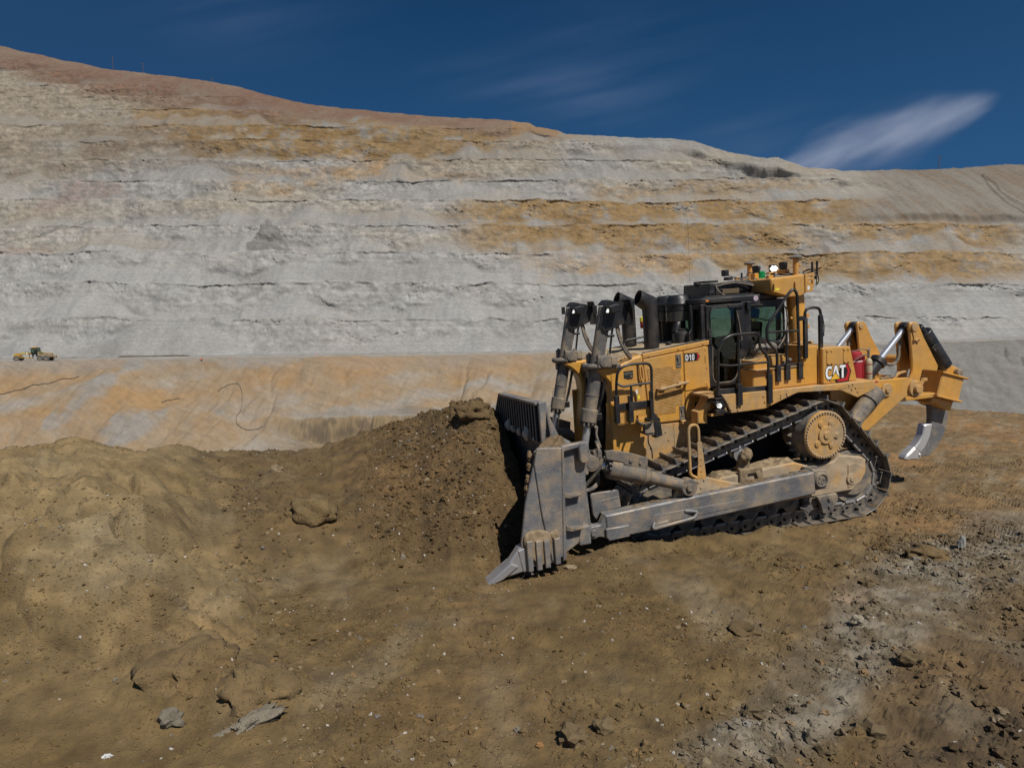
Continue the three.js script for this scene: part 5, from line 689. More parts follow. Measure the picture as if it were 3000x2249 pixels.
/* ---- fenders with lamps, platform and rails */
function makeFender(s) {
  const F = group('fender', dozer); const Z = (a, b) => s > 0 ? [a, b] : [-b, -a], pr = (p, a, b, bev, h) => prism(p, ...Z(a, b), bev, h), bx = (x0, x1, y0, y1, a, b, bev) => box(x0, x1, y0, y1, ...Z(a, b), bev);
  const bolt = (p, z) => bolts(p, z, 0.017).map(g => { if (s < 0) g.scale(1, 1, -1); return g; });
  mesh('fender_skirt', [pr(roundPoly([[-2.70, 2.515, 0.01], [-2.62, 2.505, 0.01], [0.40, 2.44, 0.01], [0.42, 2.30, 0.01], [0.02, 2.17, 0.01], [-0.44, 2.385, 0.12], [-0.72, 2.405, 0.1], [-1.19, 2.40, 0.12], [-1.87, 2.18, 0.03], [-2.53, 2.175, 0.05], [-2.585, 2.31, 0.03]], 0.02), 1.462, 1.50, 0.012), ...bolt([[-1.90, 2.40], [-1.87, 2.30], [-1.79, 2.27], [-1.72, 2.31], [-2.52, 2.24], [-2.52, 2.20], [-2.40, 2.22], [-2.40, 2.26], [-1.55, 2.38], [-1.56, 2.34], [-1.44, 2.40], [-1.43, 2.36], [-0.16, 2.41], [-0.08, 2.42], [-0.1, 2.33], [-0.02, 2.35], [0.02, 2.28]], 1.50)], MT.dusty, F);
  mesh('fender_deck', [bx(-2.66, 0.35, 2.40, 2.455, 0.84, 1.47, 0.01), pr([[-2.62, 2.20], [-2.56, 2.20], [-2.56, 2.45], [-2.62, 2.45]], 0.88, 1.46, 0.01), pr([[-2.56, 2.2], [-1.9, 2.2], [-1.2, 2.41], [0.3, 2.41], [0.3, 2.39], [-1.2, 2.39], [-1.9, 2.18], [-2.56, 2.18]], 0.86, 1.46, 0.004)], MT.dusty, F);
  // front steps of folded plate
  each('front_step', [pr([[-3.02, 2.02], [-3.02, 2.22], [-2.96, 2.24], [-2.86, 2.38], [-2.82, 2.50], [-2.60, 2.50], [-2.60, 2.44], [-2.74, 2.42], [-2.78, 2.26], [-2.84, 2.18], [-2.84, 2.0]], 1.06, 1.28, 0.012), bx(-2.84, -2.60, 2.14, 2.18, 1.0, 1.40, 0.008), bx(-2.9, -2.55, 2.455, 2.50, 0.86, 1.42, 0.01)], MT.dusty, F);
  each('lamp_box', [bx(-2.78, -2.58, 2.18, 2.25, 1.30, 1.46, 0.008), bx(-2.585, -2.56, 2.18, 2.46, 1.30, 1.46, 0.006), bx(-2.80, -2.62, 2.42, 2.46, 1.28, 1.49, 0.008)], MT.black, F);
  mesh('fender_lamp', [cyl([-2.62, 2.32, s * 1.40], [-2.70, 2.32, s * 1.43], 0.075, 0.07, 16)], MT.black, F);
  { const g = [[0.026, 0.026], [0.026, -0.026], [-0.026, 0.026], [-0.026, -0.026], [0.05, 0], [-0.05, 0]].map(([u, v]) => cyl([-2.702 - 0.002, 2.32 + v, s * (1.43 + u)], [-2.712, 2.32 + v, s * (1.434 + u)], 0.023, 0.021, 10)); mesh('lamp_led', g, MT.led, F); }
  mesh('lamp_guard', [tube([[-2.60, 2.385, s * 1.45], [-2.80, 2.385, s * 1.50], [-2.84, 2.385, s * 1.40], [-2.82, 2.385, s * 1.28], [-2.62, 2.385, s * 1.26]], 0.022, 0.05)], MT.rail, F);
  each('toe_board', [pr([[-2.76, 2.49], [-2.76, 2.605], [-2.64, 2.60], [-1.81, 2.57], [-1.81, 2.455], [-2.62, 2.48]], 1.46, 1.485, 0.006), bx(-2.77, -2.62, 2.47, 2.60, 1.36, 1.48, 0.02)], MT.black, F);
  if (s > 0) {
    each('side_rail', [tube([[-2.74, 2.60, 1.47], [-2.74, 3.22, 1.49], [-2.66, 3.40, 1.5], [-2.50, 3.48, 1.5], [-2.01, 3.48, 1.5], [-1.945, 3.42, 1.5], [-1.955, 3.22, 1.5], [-1.79, 3.06, 1.5], [-1.79, 2.55, 1.5]], 0.024, 0.10), tube([[-2.73, 3.01, 1.49], [-2.52, 2.975, 1.5], [-1.80, 2.97, 1.5]], 0.019, 0.06), tube([[-2.345, 3.48, 1.5], [-2.37, 2.5, 1.5]], 0.021)], MT.rail, F);
    each('rail_bracket', [bx(-2.415, -2.325, 2.30, 2.66, 1.485, 1.545, 0.006), bx(-1.83, -1.745, 2.27, 2.77, 1.485, 1.545, 0.006)], MT.black, F);
  }
}
makeFender(1); makeFender(-1);

/* ---- boxes and tanks beside and behind the cab */
const tank = group('fuel_tank', dozer);
{
  mesh('tank_body', [prism([[-1.55, 2.455], [-1.55, 2.80], [-0.92, 2.80], [-0.92, 3.15], [-0.62, 3.15], [-0.62, 2.455]], -1.30, 1.28, 0.02), prism([[-0.62, 2.46], [-0.62, 3.06], [-0.02, 3.05], [0.10, 2.46]], -1.30, 1.30, 0.02), ...bolts([[-0.95, 2.95], [-0.9, 2.60]], 1.28, 0.014)], MT.yellow, tank);
  each('tank_top', [box(-0.93, -0.60, 3.15, 3.165, -1.28, 1.27, 0.004), box(-0.62, -0.02, 3.055, 3.075, -1.28, 1.28, 0.004), box(-0.85, -0.55, 3.165, 3.21, 0.9, 1.1, 0.01), cyl([-0.35, 3.07, 1.05], [-0.35, 3.12, 1.05], 0.03)], MT.dusty, tank);
  mesh('tank_door', [prism(roundPoly([[-0.605, 3.10], [-0.02, 3.085], [0.125, 2.455], [-0.60, 2.462]], 0.035), 1.305, 1.382, 0.014)], MT.yellow, tank);
  for (const x of [-0.465, -0.115]) mesh('door_pad', [prism(roundPoly([[x - 0.065, 3.065], [x + 0.065, 3.06], [x + 0.07, 2.79], [x - 0.06, 2.795]], 0.015), 1.38, 1.392, 0.004), ...bolts([[x - 0.04, 3.035], [x + 0.04, 3.035], [x - 0.035, 2.82], [x + 0.045, 2.82]], 1.39, 0.02)], MT.yellow, tank);
  const W = 0.56, H = 0.36; const lg = new THREE.Mesh(new THREE.PlaneGeometry(W, H), globalThis.__badge(W, H, (g, w, h) => {
    const poly = (p, f) => { g.fillStyle = f; g.beginPath(); p.forEach(([x, y], i) => i ? g.lineTo(x * w, y * h) : g.moveTo(x * w, y * h)); g.closePath(); g.fill(); };
    poly([[0.40, 0.62], [0.74, 0.02], [0.86, 0.02], [1.0, 0.45], [0.90, 0.97], [0.47, 0.99], [0.36, 0.80]], '#16110f');
    poly([[0.42, 0.70], [0.50, 0.93], [0.87, 0.92], [0.965, 0.45], [0.85, 0.07], [0.76, 0.07], [0.87, 0.45], [0.79, 0.76], [0.62, 0.77]], '#b5262c');
    poly([[0.74, 0.10], [0.79, 0.10], [0.855, 0.45], [0.78, 0.74], [0.66, 0.74]], '#2b2121');
    // letters, dark rim then white
    g.textBaseline = 'alphabetic'; g.textAlign = 'left'; g.lineJoin = 'round';
    g.save(); g.translate(w * 0.015, h * 0.745); g.scale(0.80, 1.0); g.font = 'bold ' + Math.round(h * 0.86) + 'px sans-serif'; g.strokeStyle = '#14110f'; g.lineWidth = h * 0.10; g.strokeText('CAT', 0, 0, w * 0.97); g.fillStyle = '#eeeeee'; g.fillText('CAT', 0, 0, w * 0.97); g.strokeStyle = '#eeeeee'; g.lineWidth = h * 0.022; g.strokeText('CAT', 0, 0, w * 0.97); g.restore();
    poly([[0.155, 0.845], [0.40, 0.415], [0.62, 0.80]], '#14110f'); poly([[0.205, 0.81], [0.40, 0.465], [0.575, 0.775]], '#e5b53a');
  })); lg.name = 'maker_logo'; lg.position.set(-0.29, 2.63, 1.387); lg.userData.label = 'white lettering CAT over a yellow triangle and red hexagon'; tank.add(lg);
}
const steps = group('battery_box', dozer);
{
  each('box_body', [prism([[-1.88, 2.46], [-1.88, 2.80], [-1.56, 2.81], [-1.50, 2.80], [-1.50, 2.46]], 0.82, 1.20, 0.015), prism([[-1.85, 2.81], [-1.85, 2.95], [-1.64, 3.03], [-1.22, 3.02], [-1.22, 2.81]], 0.80, 1.18, 0.015), box(-1.32, -1.21, 2.83, 2.99, 1.18, 1.195, 0.006)], MT.yellow, steps);
  each('box_lid', [box(-1.88, -0.93, 2.805, 2.825, 0.85, 1.285, 0.006), prism([[-1.85, 2.955], [-1.64, 3.035], [-1.22, 3.025], [-1.22, 3.035], [-1.64, 3.05], [-1.86, 2.965]], 0.79, 1.19, 0.003)], MT.dusty, steps);
  each('box_latch', [cyl([-1.60, 2.72, 1.2], [-1.60, 2.72, 1.24], 0.03), box(-1.61, -1.59, 2.55, 2.72, 1.2, 1.22), cyl([-1.25, 2.9, 1.19], [-1.25, 2.9, 1.22], 0.025), cyl([-1.12, 2.93, 1.2], [-1.2, 2.93, 1.25], 0.035)], MT.greydust, steps);
  each('toe_board', [box(-1.52, -0.94, 2.775, 2.875, 1.255, 1.28, 0.006), box(-1.53, -1.50, 2.775, 2.875, 1.15, 1.28, 0.006)], MT.black, steps);
}
{
  const rs = group('air_tank', dozer);
  mesh('tank_shell', [lathe([-1.72, 3.13, 1.0], [-1.2, 3.15, 0.92], [[0, 0], [0.07, 0.01], [0.105, 0.05], [0.11, 0.08], [0.11, 0.40], [0.09, 0.47], [0, 0.50]]), lathe([-1.735, 3.13, 1.0], [-1.2, 3.15, 0.92], [[0, 0], [0.05, 0], [0.05, 0.02], [0, 0.02]], 16)], MT.greydust, rs);
  each('tank_strap', [cyl([-1.53, 3.138, 0.972], [-1.49, 3.139, 0.966], 0.114), box(-1.62, -1.25, 2.98, 3.05, 0.85, 1.0)], MT.black, rs);
  mesh('intake_cap', [lathe([-1.50, 3.22, 0.95], [-1.50, 4, 0.95], [[0, 0], [0.075, 0], [0.085, 0.03], [0.085, 0.10], [0.06, 0.115], [0, 0.12]], 16)], MT.black, rs);
}
{
  const ra = group('access_rail', dozer);
  each('handrail', [tube([[-1.45, 2.62, 1.28], [-1.45, 3.10, 1.28], [-1.52, 3.18, 1.28], [-1.64, 3.30, 1.28], [-1.645, 3.55, 1.28], [-1.185, 4.10, 1.28], [-1.10, 4.16, 1.28], [-1.025, 4.08, 1.28], [-0.995, 2.62, 1.28]], 0.026, 0.09), tube([[-1.64, 3.455, 1.28], [-1.01, 3.435, 1.28]], 0.021), tube([[-1.25, 3.43, 1.28], [-1.26, 2.62, 1.28]], 0.021)], MT.rail, ra);
  each('rail_bracket', [box(-1.49, -1.405, 2.58, 2.86, 1.285, 1.325, 0.006), box(-1.305, -1.215, 2.59, 2.87, 1.285, 1.325, 0.006), box(-1.045, -0.955, 2.58, 2.88, 1.285, 1.325, 0.006), box(-1.0, -0.86, 3.60, 3.68, 1.26, 1.31, 0.008)], MT.black, ra);
  each('handrail', [tube([[-0.88, 3.0, 1.29], [-0.885, 3.74, 1.29], [-0.83, 3.81, 1.29], [-0.62, 3.81, 1.29], [-0.555, 3.74, 1.29], [-0.565, 3.0, 1.29]], 0.025, 0.09)], MT.rail, ra);
  each('rail_post', [box(-0.915, -0.845, 2.94, 3.64, 1.265, 1.32, 0.008), box(-0.60, -0.53, 2.98, 3.67, 1.265, 1.32, 0.008)], MT.black, ra);
  mesh('blue_wire', [hoseTube([[-0.53, 3.65, 1.3], [-0.51, 3.5, 1.31], [-0.515, 3.3, 1.31]], 0.009)], MT.rail, ra);
}

/* ---- cab */
const cab = group('cab', dozer);
{
  const blk = MT.black;
  // roof, floor, front and rear posts; the left side is door frame, pillar and window frame
  mesh('cab_roof', [prismY(roundPoly([[-2.69, 0.60], [-2.56, 0.80], [-1.40, 0.80], [-0.98, 0.72], [-0.88, 0.5], [-0.88, -0.5], [-0.98, -0.72], [-1.40, -0.80], [-2.56, -0.80], [-2.69, -0.60]], 0.06), 3.985, 4.11, 0.03), prismY(roundPoly([[-2.4, 0.6], [-1.0, 0.6], [-1.0, -0.6], [-2.4, -0.6]], 0.08), 4.10, 4.135, 0.01), box(-2.45, -1.95, 4.02, 4.085, 0.79, 0.815, 0.008)], blk, cab);
  mesh('cab_floor', [prismY([[-2.69, 0.60], [-2.56, 0.79], [-0.9, 0.79], [-0.9, -0.79], [-2.56, -0.79], [-2.69, -0.60]], 2.50, 2.58, 0.01)], MT.dark, cab);
  const post = (pts, y0, y1) => prismY(pts, y0, y1, 0.012);
  for (const s of [1, -1]) {
    each('cab_post', [post([[-2.60, s * 0.80], [-2.50, s * 0.80], [-2.50, s * 0.70], [-2.60, s * 0.70]], 2.52, 4.0), post([[-2.70, s * 0.62], [-2.64, s * 0.63], [-2.64, s * 0.56], [-2.70, s * 0.56]], 2.52, 4.0), post([[-1.80, s * 0.805], [-1.62, s * 0.805], [-1.62, s * 0.70], [-1.80, s * 0.70]], 2.52, 4.0), post([[-0.98, s * 0.76], [-0.87, s * 0.66], [-0.87, s * 0.52], [-0.98, s * 0.64]], 2.52, 4.0)], blk, cab);
    // rear side panel with its rounded window opening
    const Z = s > 0 ? [0.755, 0.795] : [-0.795, -0.755];
    mesh('rear_side_panel', prism([[-1.64, 2.52], [-1.64, 4.0], [-0.90, 4.0], [-0.88, 2.52]], ...Z, 0.01, [roundPoly([[-1.60, 3.87, 0.04], [-1.02, 3.87, 0.12], [-0.93, 3.74, 0.1], [-0.93, 3.32, 0.06], [-1.0, 3.24, 0.06], [-1.54, 3.25, 0.08], [-1.60, 3.33, 0.06]], 0.05)]), blk, cab);
    mesh('side_window', prism([[-1.62, 3.22], [-1.62, 3.89], [-0.91, 3.89], [-0.91, 3.22]], s > 0 ? 0.770 : -0.776, s > 0 ? 0.776 : -0.770, 0), MT.glass, cab);
    // door
    mesh('door', [prism([[-2.525, 2.545], [-2.525, 3.975], [-1.785, 3.975], [-1.785, 2.545]], s > 0 ? 0.79 : -0.835, s > 0 ? 0.835 : -0.79, 0.012, [roundPoly([[-2.445, 3.92, 0.08], [-1.93, 3.92, 0.02], [-1.91, 3.30, 0.02], [-1.925, 2.76, 0.1], [-2.02, 2.605, 0.12], [-2.36, 2.60, 0.12], [-2.43, 2.72, 0.1], [-2.42, 3.30, 0.03]], 0.05)]), ...(s > 0 ? [tube([[-2.445, 3.3, 0.838], [-2.455, 3.85, 0.838], [-2.40, 3.93, 0.838], [-2.09, 3.925, 0.838]], 0.012, 0.05), box(-2.50, -2.44, 3.42, 3.56, 0.83, 0.86, 0.01), box(-2.50, -2.44, 3.30, 3.40, 0.83, 0.86, 0.01), box(-1.87, -1.84, 3.2, 3.26, 0.83, 0.87, 0.01), cyl([-1.855, 3.30, 0.83], [-1.855, 3.30, 0.86], 0.035), box(-2.1, -1.8, 3.905, 3.96, 0.83, 0.87, 0.008)] : [])], blk, cab);
    mesh('door_seal', [tube([[-2.42, 3.25, s * 0.836], [-2.435, 2.70, s * 0.836], [-2.37, 2.60, s * 0.836], [-2.02, 2.60, s * 0.836], [-1.925, 2.74, s * 0.836], [-1.905, 3.25, s * 0.836]], 0.011, 0.10)], MT.hose, cab);
    mesh('door_glass', prism([[-2.47, 2.58], [-2.47, 3.94], [-1.88, 3.94], [-1.88, 2.58]], s > 0 ? 0.805 : -0.811, s > 0 ? 0.811 : -0.805, 0), MT.glass, cab);
    mesh('quarter_window', (() => { const a = [-2.675, s * 0.61], b = [-2.57, s * 0.78]; const g = new THREE.BufferGeometry(); const p = [a[0], 3.32, a[1], b[0], 3.32, b[1], b[0], 3.93, b[1], a[0], 3.93, a[1]]; g.setAttribute('position', new THREE.Float32BufferAttribute(p, 3)); g.setIndex(s > 0 ? [0, 1, 2, 0, 2, 3] : [0, 2, 1, 0, 3, 2]); g.computeVertexNormals(); return g; })(), MT.glass, cab);
    each('quarter_panel', [prismY([[-2.69, s * 0.61], [-2.57, s * 0.79], [-2.55, s * 0.76], [-2.66, s * 0.58]], 2.52, 3.33, 0.004), prismY([[-2.69, s * 0.61], [-2.57, s * 0.79], [-2.55, s * 0.76], [-2.66, s * 0.58]], 3.92, 4.0, 0.004)], blk, cab);
  }
  mesh('windshield', box(-2.68, -2.674, 3.30, 3.95, -0.57, 0.57, 0), MT.glass, cab); mesh('front_panel', box(-2.69, -2.65, 2.52, 3.31, -0.57, 0.57, 0.01), blk, cab);
  mesh('rear_window', box(-0.884, -0.878, 3.22, 3.86, -0.52, 0.52, 0), MT.glass, cab); each('rear_panel', [box(-0.90, -0.86, 2.52, 3.23, -0.6, 0.6, 0.01), box(-0.90, -0.86, 3.85, 4.0, -0.6, 0.6, 0.01)], blk, cab);
  each('visor_rail', [box(-1.68, -1.38, 3.905, 3.93, 0.795, 0.85, 0.006), box(-1.72, -1.64, 3.84, 3.99, 0.80, 0.86, 0.012)], MT.black, cab);
  mesh('marker_lamp', box(-2.51, -2.45, 4.04, 4.07, 0.80, 0.812, 0.004), MT.orange, cab);
  mesh('roof_sticker', (() => { const g = new THREE.CircleGeometry(0.05, 20); g.translate(-1.50, 4.04, 0.803); return g; })(), std({ color: new THREE.Color().setRGB(0.45, 0.36, 0.42), roughness: 0.5 }), cab);
  each('wiper', [tube([[-1.84, 3.32, 0.85], [-1.88, 3.6, 0.85], [-1.93, 3.85, 0.85]], 0.012), tube([[-1.66, 2.95, 0.85], [-1.80, 2.7, 0.86], [-1.75, 3.0, 0.86]], 0.015), hoseTube([[-1.62, 3.20, 0.84], [-1.72, 3.0, 0.86], [-1.86, 2.82, 0.87], [-1.90, 3.0, 0.86]], 0.016), hoseTube([[-1.03, 3.80, 0.80], [-0.92, 3.86, 0.82], [-0.88, 3.70, 0.83], [-0.90, 3.42, 0.84], [-0.98, 3.28, 0.86], [-1.12, 3.12, 0.88]], 0.016)], MT.hose, cab);
  each('mirror', [box(-2.79, -2.76, 3.36, 3.52, 0.60, 0.70, 0.02), tube([[-2.77, 3.50, 0.65], [-2.70, 3.58, 0.63], [-2.68, 3.9, 0.62]], 0.014)], MT.black, cab);
  // inside
  each('seat', [box(-1.55, -1.02, 2.95, 3.08, -0.28, 0.24, 0.05), (() => { const g = box(-0.07, 0.07, 0, 0.55, -0.24, 0.24, 0.05); g.rotateZ(-0.12); g.translate(-1.06, 3.04, -0.02); return g; })(), (() => { const g = box(-0.06, 0.06, 0, 0.20, -0.14, 0.14, 0.04); g.rotateZ(-0.1); g.translate(-0.99, 3.64, -0.02); return g; })(), box(-1.5, -1.05, 2.58, 2.95, -0.2, 0.16, 0.03)], MT.dark, cab);
  each('console', [box(-1.75, -1.2, 2.58, 3.10, 0.30, 0.52, 0.04), box(-1.75, -1.2, 2.58, 3.10, -0.62, -0.40, 0.04), box(-2.62, -2.42, 2.58, 3.25, -0.5, 0.5, 0.05), cyl([-1.66, 3.1, 0.42], [-1.70, 3.24, 0.42], 0.03), box(-2.2, -2.1, 3.1, 3.5, -0.62, -0.5, 0.03)], MT.dark, cab);
  // equipment on the roof
  each('roof_unit', [prism([[-2.20, 4.13], [-2.18, 4.36], [-1.96, 4.36], [-1.92, 4.30], [-1.62, 4.35], [-1.33, 4.38], [-1.22, 4.30], [-1.20, 4.12]], -0.5, 0.42, 0.02), box(-2.26, -2.0, 4.37, 4.41, 0.0, 0.42, 0.008), box(-2.22, -2.10, 4.15, 4.22, 0.38, 0.46, 0.01), prism([[-1.75, 4.30], [-1.25, 4.36], [-1.22, 4.25], [-1.55, 4.18]], 0.40, 0.46, 0.01)], blk, cab);
  mesh('air_filter', box(-1.95, -1.60, 4.15, 4.24, 0.41, 0.47, 0.01), std({ color: new THREE.Color().setRGB(0.13, 0.09, 0.05), roughness: 0.9 }), cab);
  each('roof_cable', [hoseTube([[-2.10, 4.34, 0.40], [-1.8, 4.36, 0.45], [-1.5, 4.40, 0.42], [-1.3, 4.42, 0.35]], 0.014), hoseTube([[-2.05, 4.30, 0.42], [-1.7, 4.34, 0.48], [-1.4, 4.28, 0.52], [-1.15, 4.20, 0.6], [-0.98, 4.14, 0.7]], 0.016), hoseTube([[-2.05, 4.33, 0.40], [-1.65, 4.37, 0.45], [-1.35, 4.30, 0.50], [-1.12, 4.22, 0.6], [-0.95, 4.15, 0.7]], 0.013), hoseTube([[-2.06, 4.32, 0.42], [-2.04, 4.22, 0.47], [-1.96, 4.15, 0.48], [-1.9, 4.12, 0.48]], 0.013), hoseTube([[-1.28, 4.30, 0.45], [-1.30, 4.37, 0.47], [-1.24, 4.39, 0.47], [-1.20, 4.34, 0.47], [-1.1, 4.30, 0.5]], 0.012)], MT.hose, cab);
  each('roof_lamp', [box(-1.64, -1.54, 4.48, 4.60, -0.05, 0.08, 0.02), box(-1.58, -1.46, 4.40, 4.46, -0.06, 0.08, 0.01)], blk, cab);
  each('antenna', [cyl([-2.48, 4.12, 0.5], [-2.48, 4.33, 0.5], 0.010), lathe([-2.48, 4.32, 0.5], [-2.48, 5, 0.5], [[0, 0], [0.02, 0], [0.062, 0.03], [0.062, 0.045], [0.04, 0.06], [0, 0.065]], 18), cyl([-2.30, 4.11, 0.5], [-2.29, 4.22, 0.5], 0.01), cyl([-2.15, 4.35, -0.3], [-2.15, 5.6, -0.3], 0.0018)], MT.rail, cab);
}

/* ---- roll-over frame with its masts, lamps and beacon */
const rops = group('rollover_frame', dozer);
{
  mesh('frame_beam', [prism(roundPoly([[-1.335, 4.36, 0.03], [-1.31, 4.125, 0.03], [-0.95, 4.015, 0.02], [-0.72, 4.015, 0.02], [-0.60, 4.07, 0.02], [-0.60, 4.40, 0.02]], 0.03), -1.0, 1.0, 0.02)], MT.yellow, rops);
  for (const s of [1, -1]) {
    mesh('frame_post', [cyl([-0.62, 2.55, s * 0.84], [-0.62, 4.03, s * 0.72], 0.155, 0.155, 32), box(-0.86, -0.38, 2.46, 3.14, s > 0 ? 0.62 : -1.0, s > 0 ? 1.0 : -0.62, 0.02)], MT.yellow, rops);
    mesh('end_bracket', [prism([[-0.645, 4.40], [-0.45, 4.42], [-0.445, 4.18], [-0.47, 4.17], [-0.48, 4.09], [-0.64, 4.08]], s > 0 ? 0.975 : -1.02, s > 0 ? 1.02 : -0.975, 0.008, [[[-0.59, 4.352], [-0.50, 4.36], [-0.50, 4.335], [-0.59, 4.335]], [[-0.56, 4.285], [-0.49, 4.285], [-0.49, 4.22], [-0.515, 4.22], [-0.515, 4.265], [-0.56, 4.265]]]), box(-0.64, -0.46, 4.1, 4.4, s > 0 ? 0.80 : -0.82, s > 0 ? 0.82 : -0.80, 0.004)], MT.yellow, rops);
    const m = group('satellite_mast', null);
    mesh('mast_tube', [cyl([-0.56, 4.38, s * 0.68], [-0.56, 4.70, s * 0.68], 0.052, 0.052, 18), cyl([-0.56, 4.38, s * 0.68], [-0.56, 4.41, s * 0.68], 0.075), cyl([-0.52, 4.57, s * 0.70], [-0.50, 4.57, s * 0.74], 0.02, 0.02, 8)], MT.yellow, rops);
    mesh('satellite_antenna', lathe([-0.56, 4.695, s * 0.68], [-0.56, 6, s * 0.68], [[0, 0], [0.09, 0], [0.11, 0.015], [0.112, 0.03], [0.09, 0.055], [0.05, 0.07], [0, 0.075]], 26), MT.greydust, rops);
  }
  each('lifting_lug', [prism(roundPoly([[-1.29, 4.28], [-1.25, 4.24], [-1.25, 4.20], [-1.29, 4.16]], 0.01), 1.0, 1.03, 0.005), box(-0.86, -0.82, 4.16, 4.28, 1.0, 1.035, 0.006), box(-0.88, -0.84, 3.62, 3.66, 0.90, 0.93), ...[3.46, 3.66].map(y => box(-0.53, -0.47, y - 0.035, y + 0.035, 0.86, 0.91, 0.006))], MT.yellow, rops);
  mesh('warning_sticker', box(-1.25, -1.165, 4.15, 4.19, 1.0, 1.003, 0), MT.labelY, rops);
  mesh('number_sticker', box(-0.60, -0.55, 4.12, 4.19, 1.02, 1.023, 0), MT.white, rops);
  mesh('beacon', [cyl([-0.78, 4.40, 0.0], [-0.78, 4.41, 0.0], 0.07), cyl([-0.78, 4.41, 0.0], [-0.78, 4.53, 0.0], 0.062, 0.058, 18)], MT.green, rops);
  // lamp facing this way, another turned from us, one behind the near mast
  { const g = (x, y, z, ry, rz) => { const b = prism(roundPoly([[-0.075, 0.06], [-0.05, 0.085], [0.05, 0.085], [0.075, 0.06], [0.06, -0.07], [-0.06, -0.07]], 0.015), -0.05, 0.03, 0.01); b.rotateX(rz); b.rotateY(ry); b.translate(x, y, z); return b; };
    mesh('lit_work_lamp', [g(-0.60, 4.555, 0.10, -0.25, 0.05), box(-0.64, -0.56, 4.40, 4.50, 0.05, 0.11)], MT.black, rops, 'white work lamp switched on');
    const leds = [[-0.026, 0.03], [0.026, 0.03], [-0.052, 0], [0, 0.0], [0.052, 0], [-0.026, -0.03], [0.026, -0.03]].map(([u, v]) => { const c = cyl([u, v, 0.028], [u, v, 0.042], 0.027, 0.024, 10); c.rotateX(0.05); c.rotateY(-0.25); c.translate(-0.60, 4.562, 0.10); return c; }); mesh('lamp_led', leds, MT.led, rops);
    mesh('work_lamp', [g(-0.86, 4.56, -0.05, 2.2, 0)], MT.black, rops); mesh('work_lamp', [g(-0.62, 4.58, 0.42, 1.9, 0)], MT.black, rops); }
  each('lamp_bracket', [box(-0.95, -0.86, 4.38, 4.50, -0.12, 0.02), prism([[-0.72, 4.46], [-0.42, 4.52], [-0.42, 4.55], [-0.72, 4.49]], 0.02, 0.14, 0.006), box(-0.72, -0.55, 4.44, 4.52, 0.36, 0.50, 0.01), box(-1.05, -0.98, 4.38, 4.46, -0.5, -0.42, 0.006), box(-1.15, -1.05, 4.37, 4.43, 0.62, 0.7, 0.006)], MT.yellow, rops);
  each('whip_antenna', [cyl([-0.46, 4.37, 0.98], [-0.46, 4.61, 0.98], 0.016, 0.02, 10), cyl([-0.375, 4.38, 1.0], [-0.375, 4.62, 1.0], 0.016, 0.021, 10), box(-0.46, -0.37, 4.30, 4.36, 0.97, 1.0, 0.006), cyl([-1.36, 4.38, 0.2], [-1.36, 4.52, 0.2], 0.017)], MT.rail, rops);
  each('frame_cable', [hoseTube([[-0.56, 4.42, 0.85], [-0.50, 4.48, 0.9], [-0.42, 4.44, 0.98], [-0.40, 4.30, 1.02], [-0.42, 4.18, 1.02]], 0.009), hoseTube([[-0.55, 4.45, 0.85], [-0.45, 4.47, 0.92], [-0.385, 4.40, 1.0], [-0.36, 4.28, 1.02], [-0.39, 4.20, 1.02]], 0.009), hoseTube([[-1.45, 4.42, 0.2], [-1.2, 4.44, 0.1], [-1.0, 4.52, -0.1], [-0.86, 4.50, -0.05]], 0.009), hoseTube([[-1.55, 4.5, 0.0], [-1.42, 4.45, 0.05], [-1.3, 4.40, 0.1]], 0.009), hoseTube([[-1.0, 4.40, 0.4], [-0.8, 4.43, 0.45], [-0.6, 4.42, 0.55], [-0.5, 4.44, 0.7]], 0.011), hoseTube([[-0.65, 4.55, 0.42], [-0.62, 4.46, 0.52], [-0.5, 4.42, 0.6]], 0.009), hoseTube([[-0.4, 4.40, 0.7], [-0.25, 4.46, 0.8], [-0.2, 4.5, 0.9]], 0.012)], MT.rail, rops);
  mesh('cable_clamp', [box(-0.385, -0.365, 4.235, 4.27, 1.0, 1.02)], MT.labelY, rops);
}

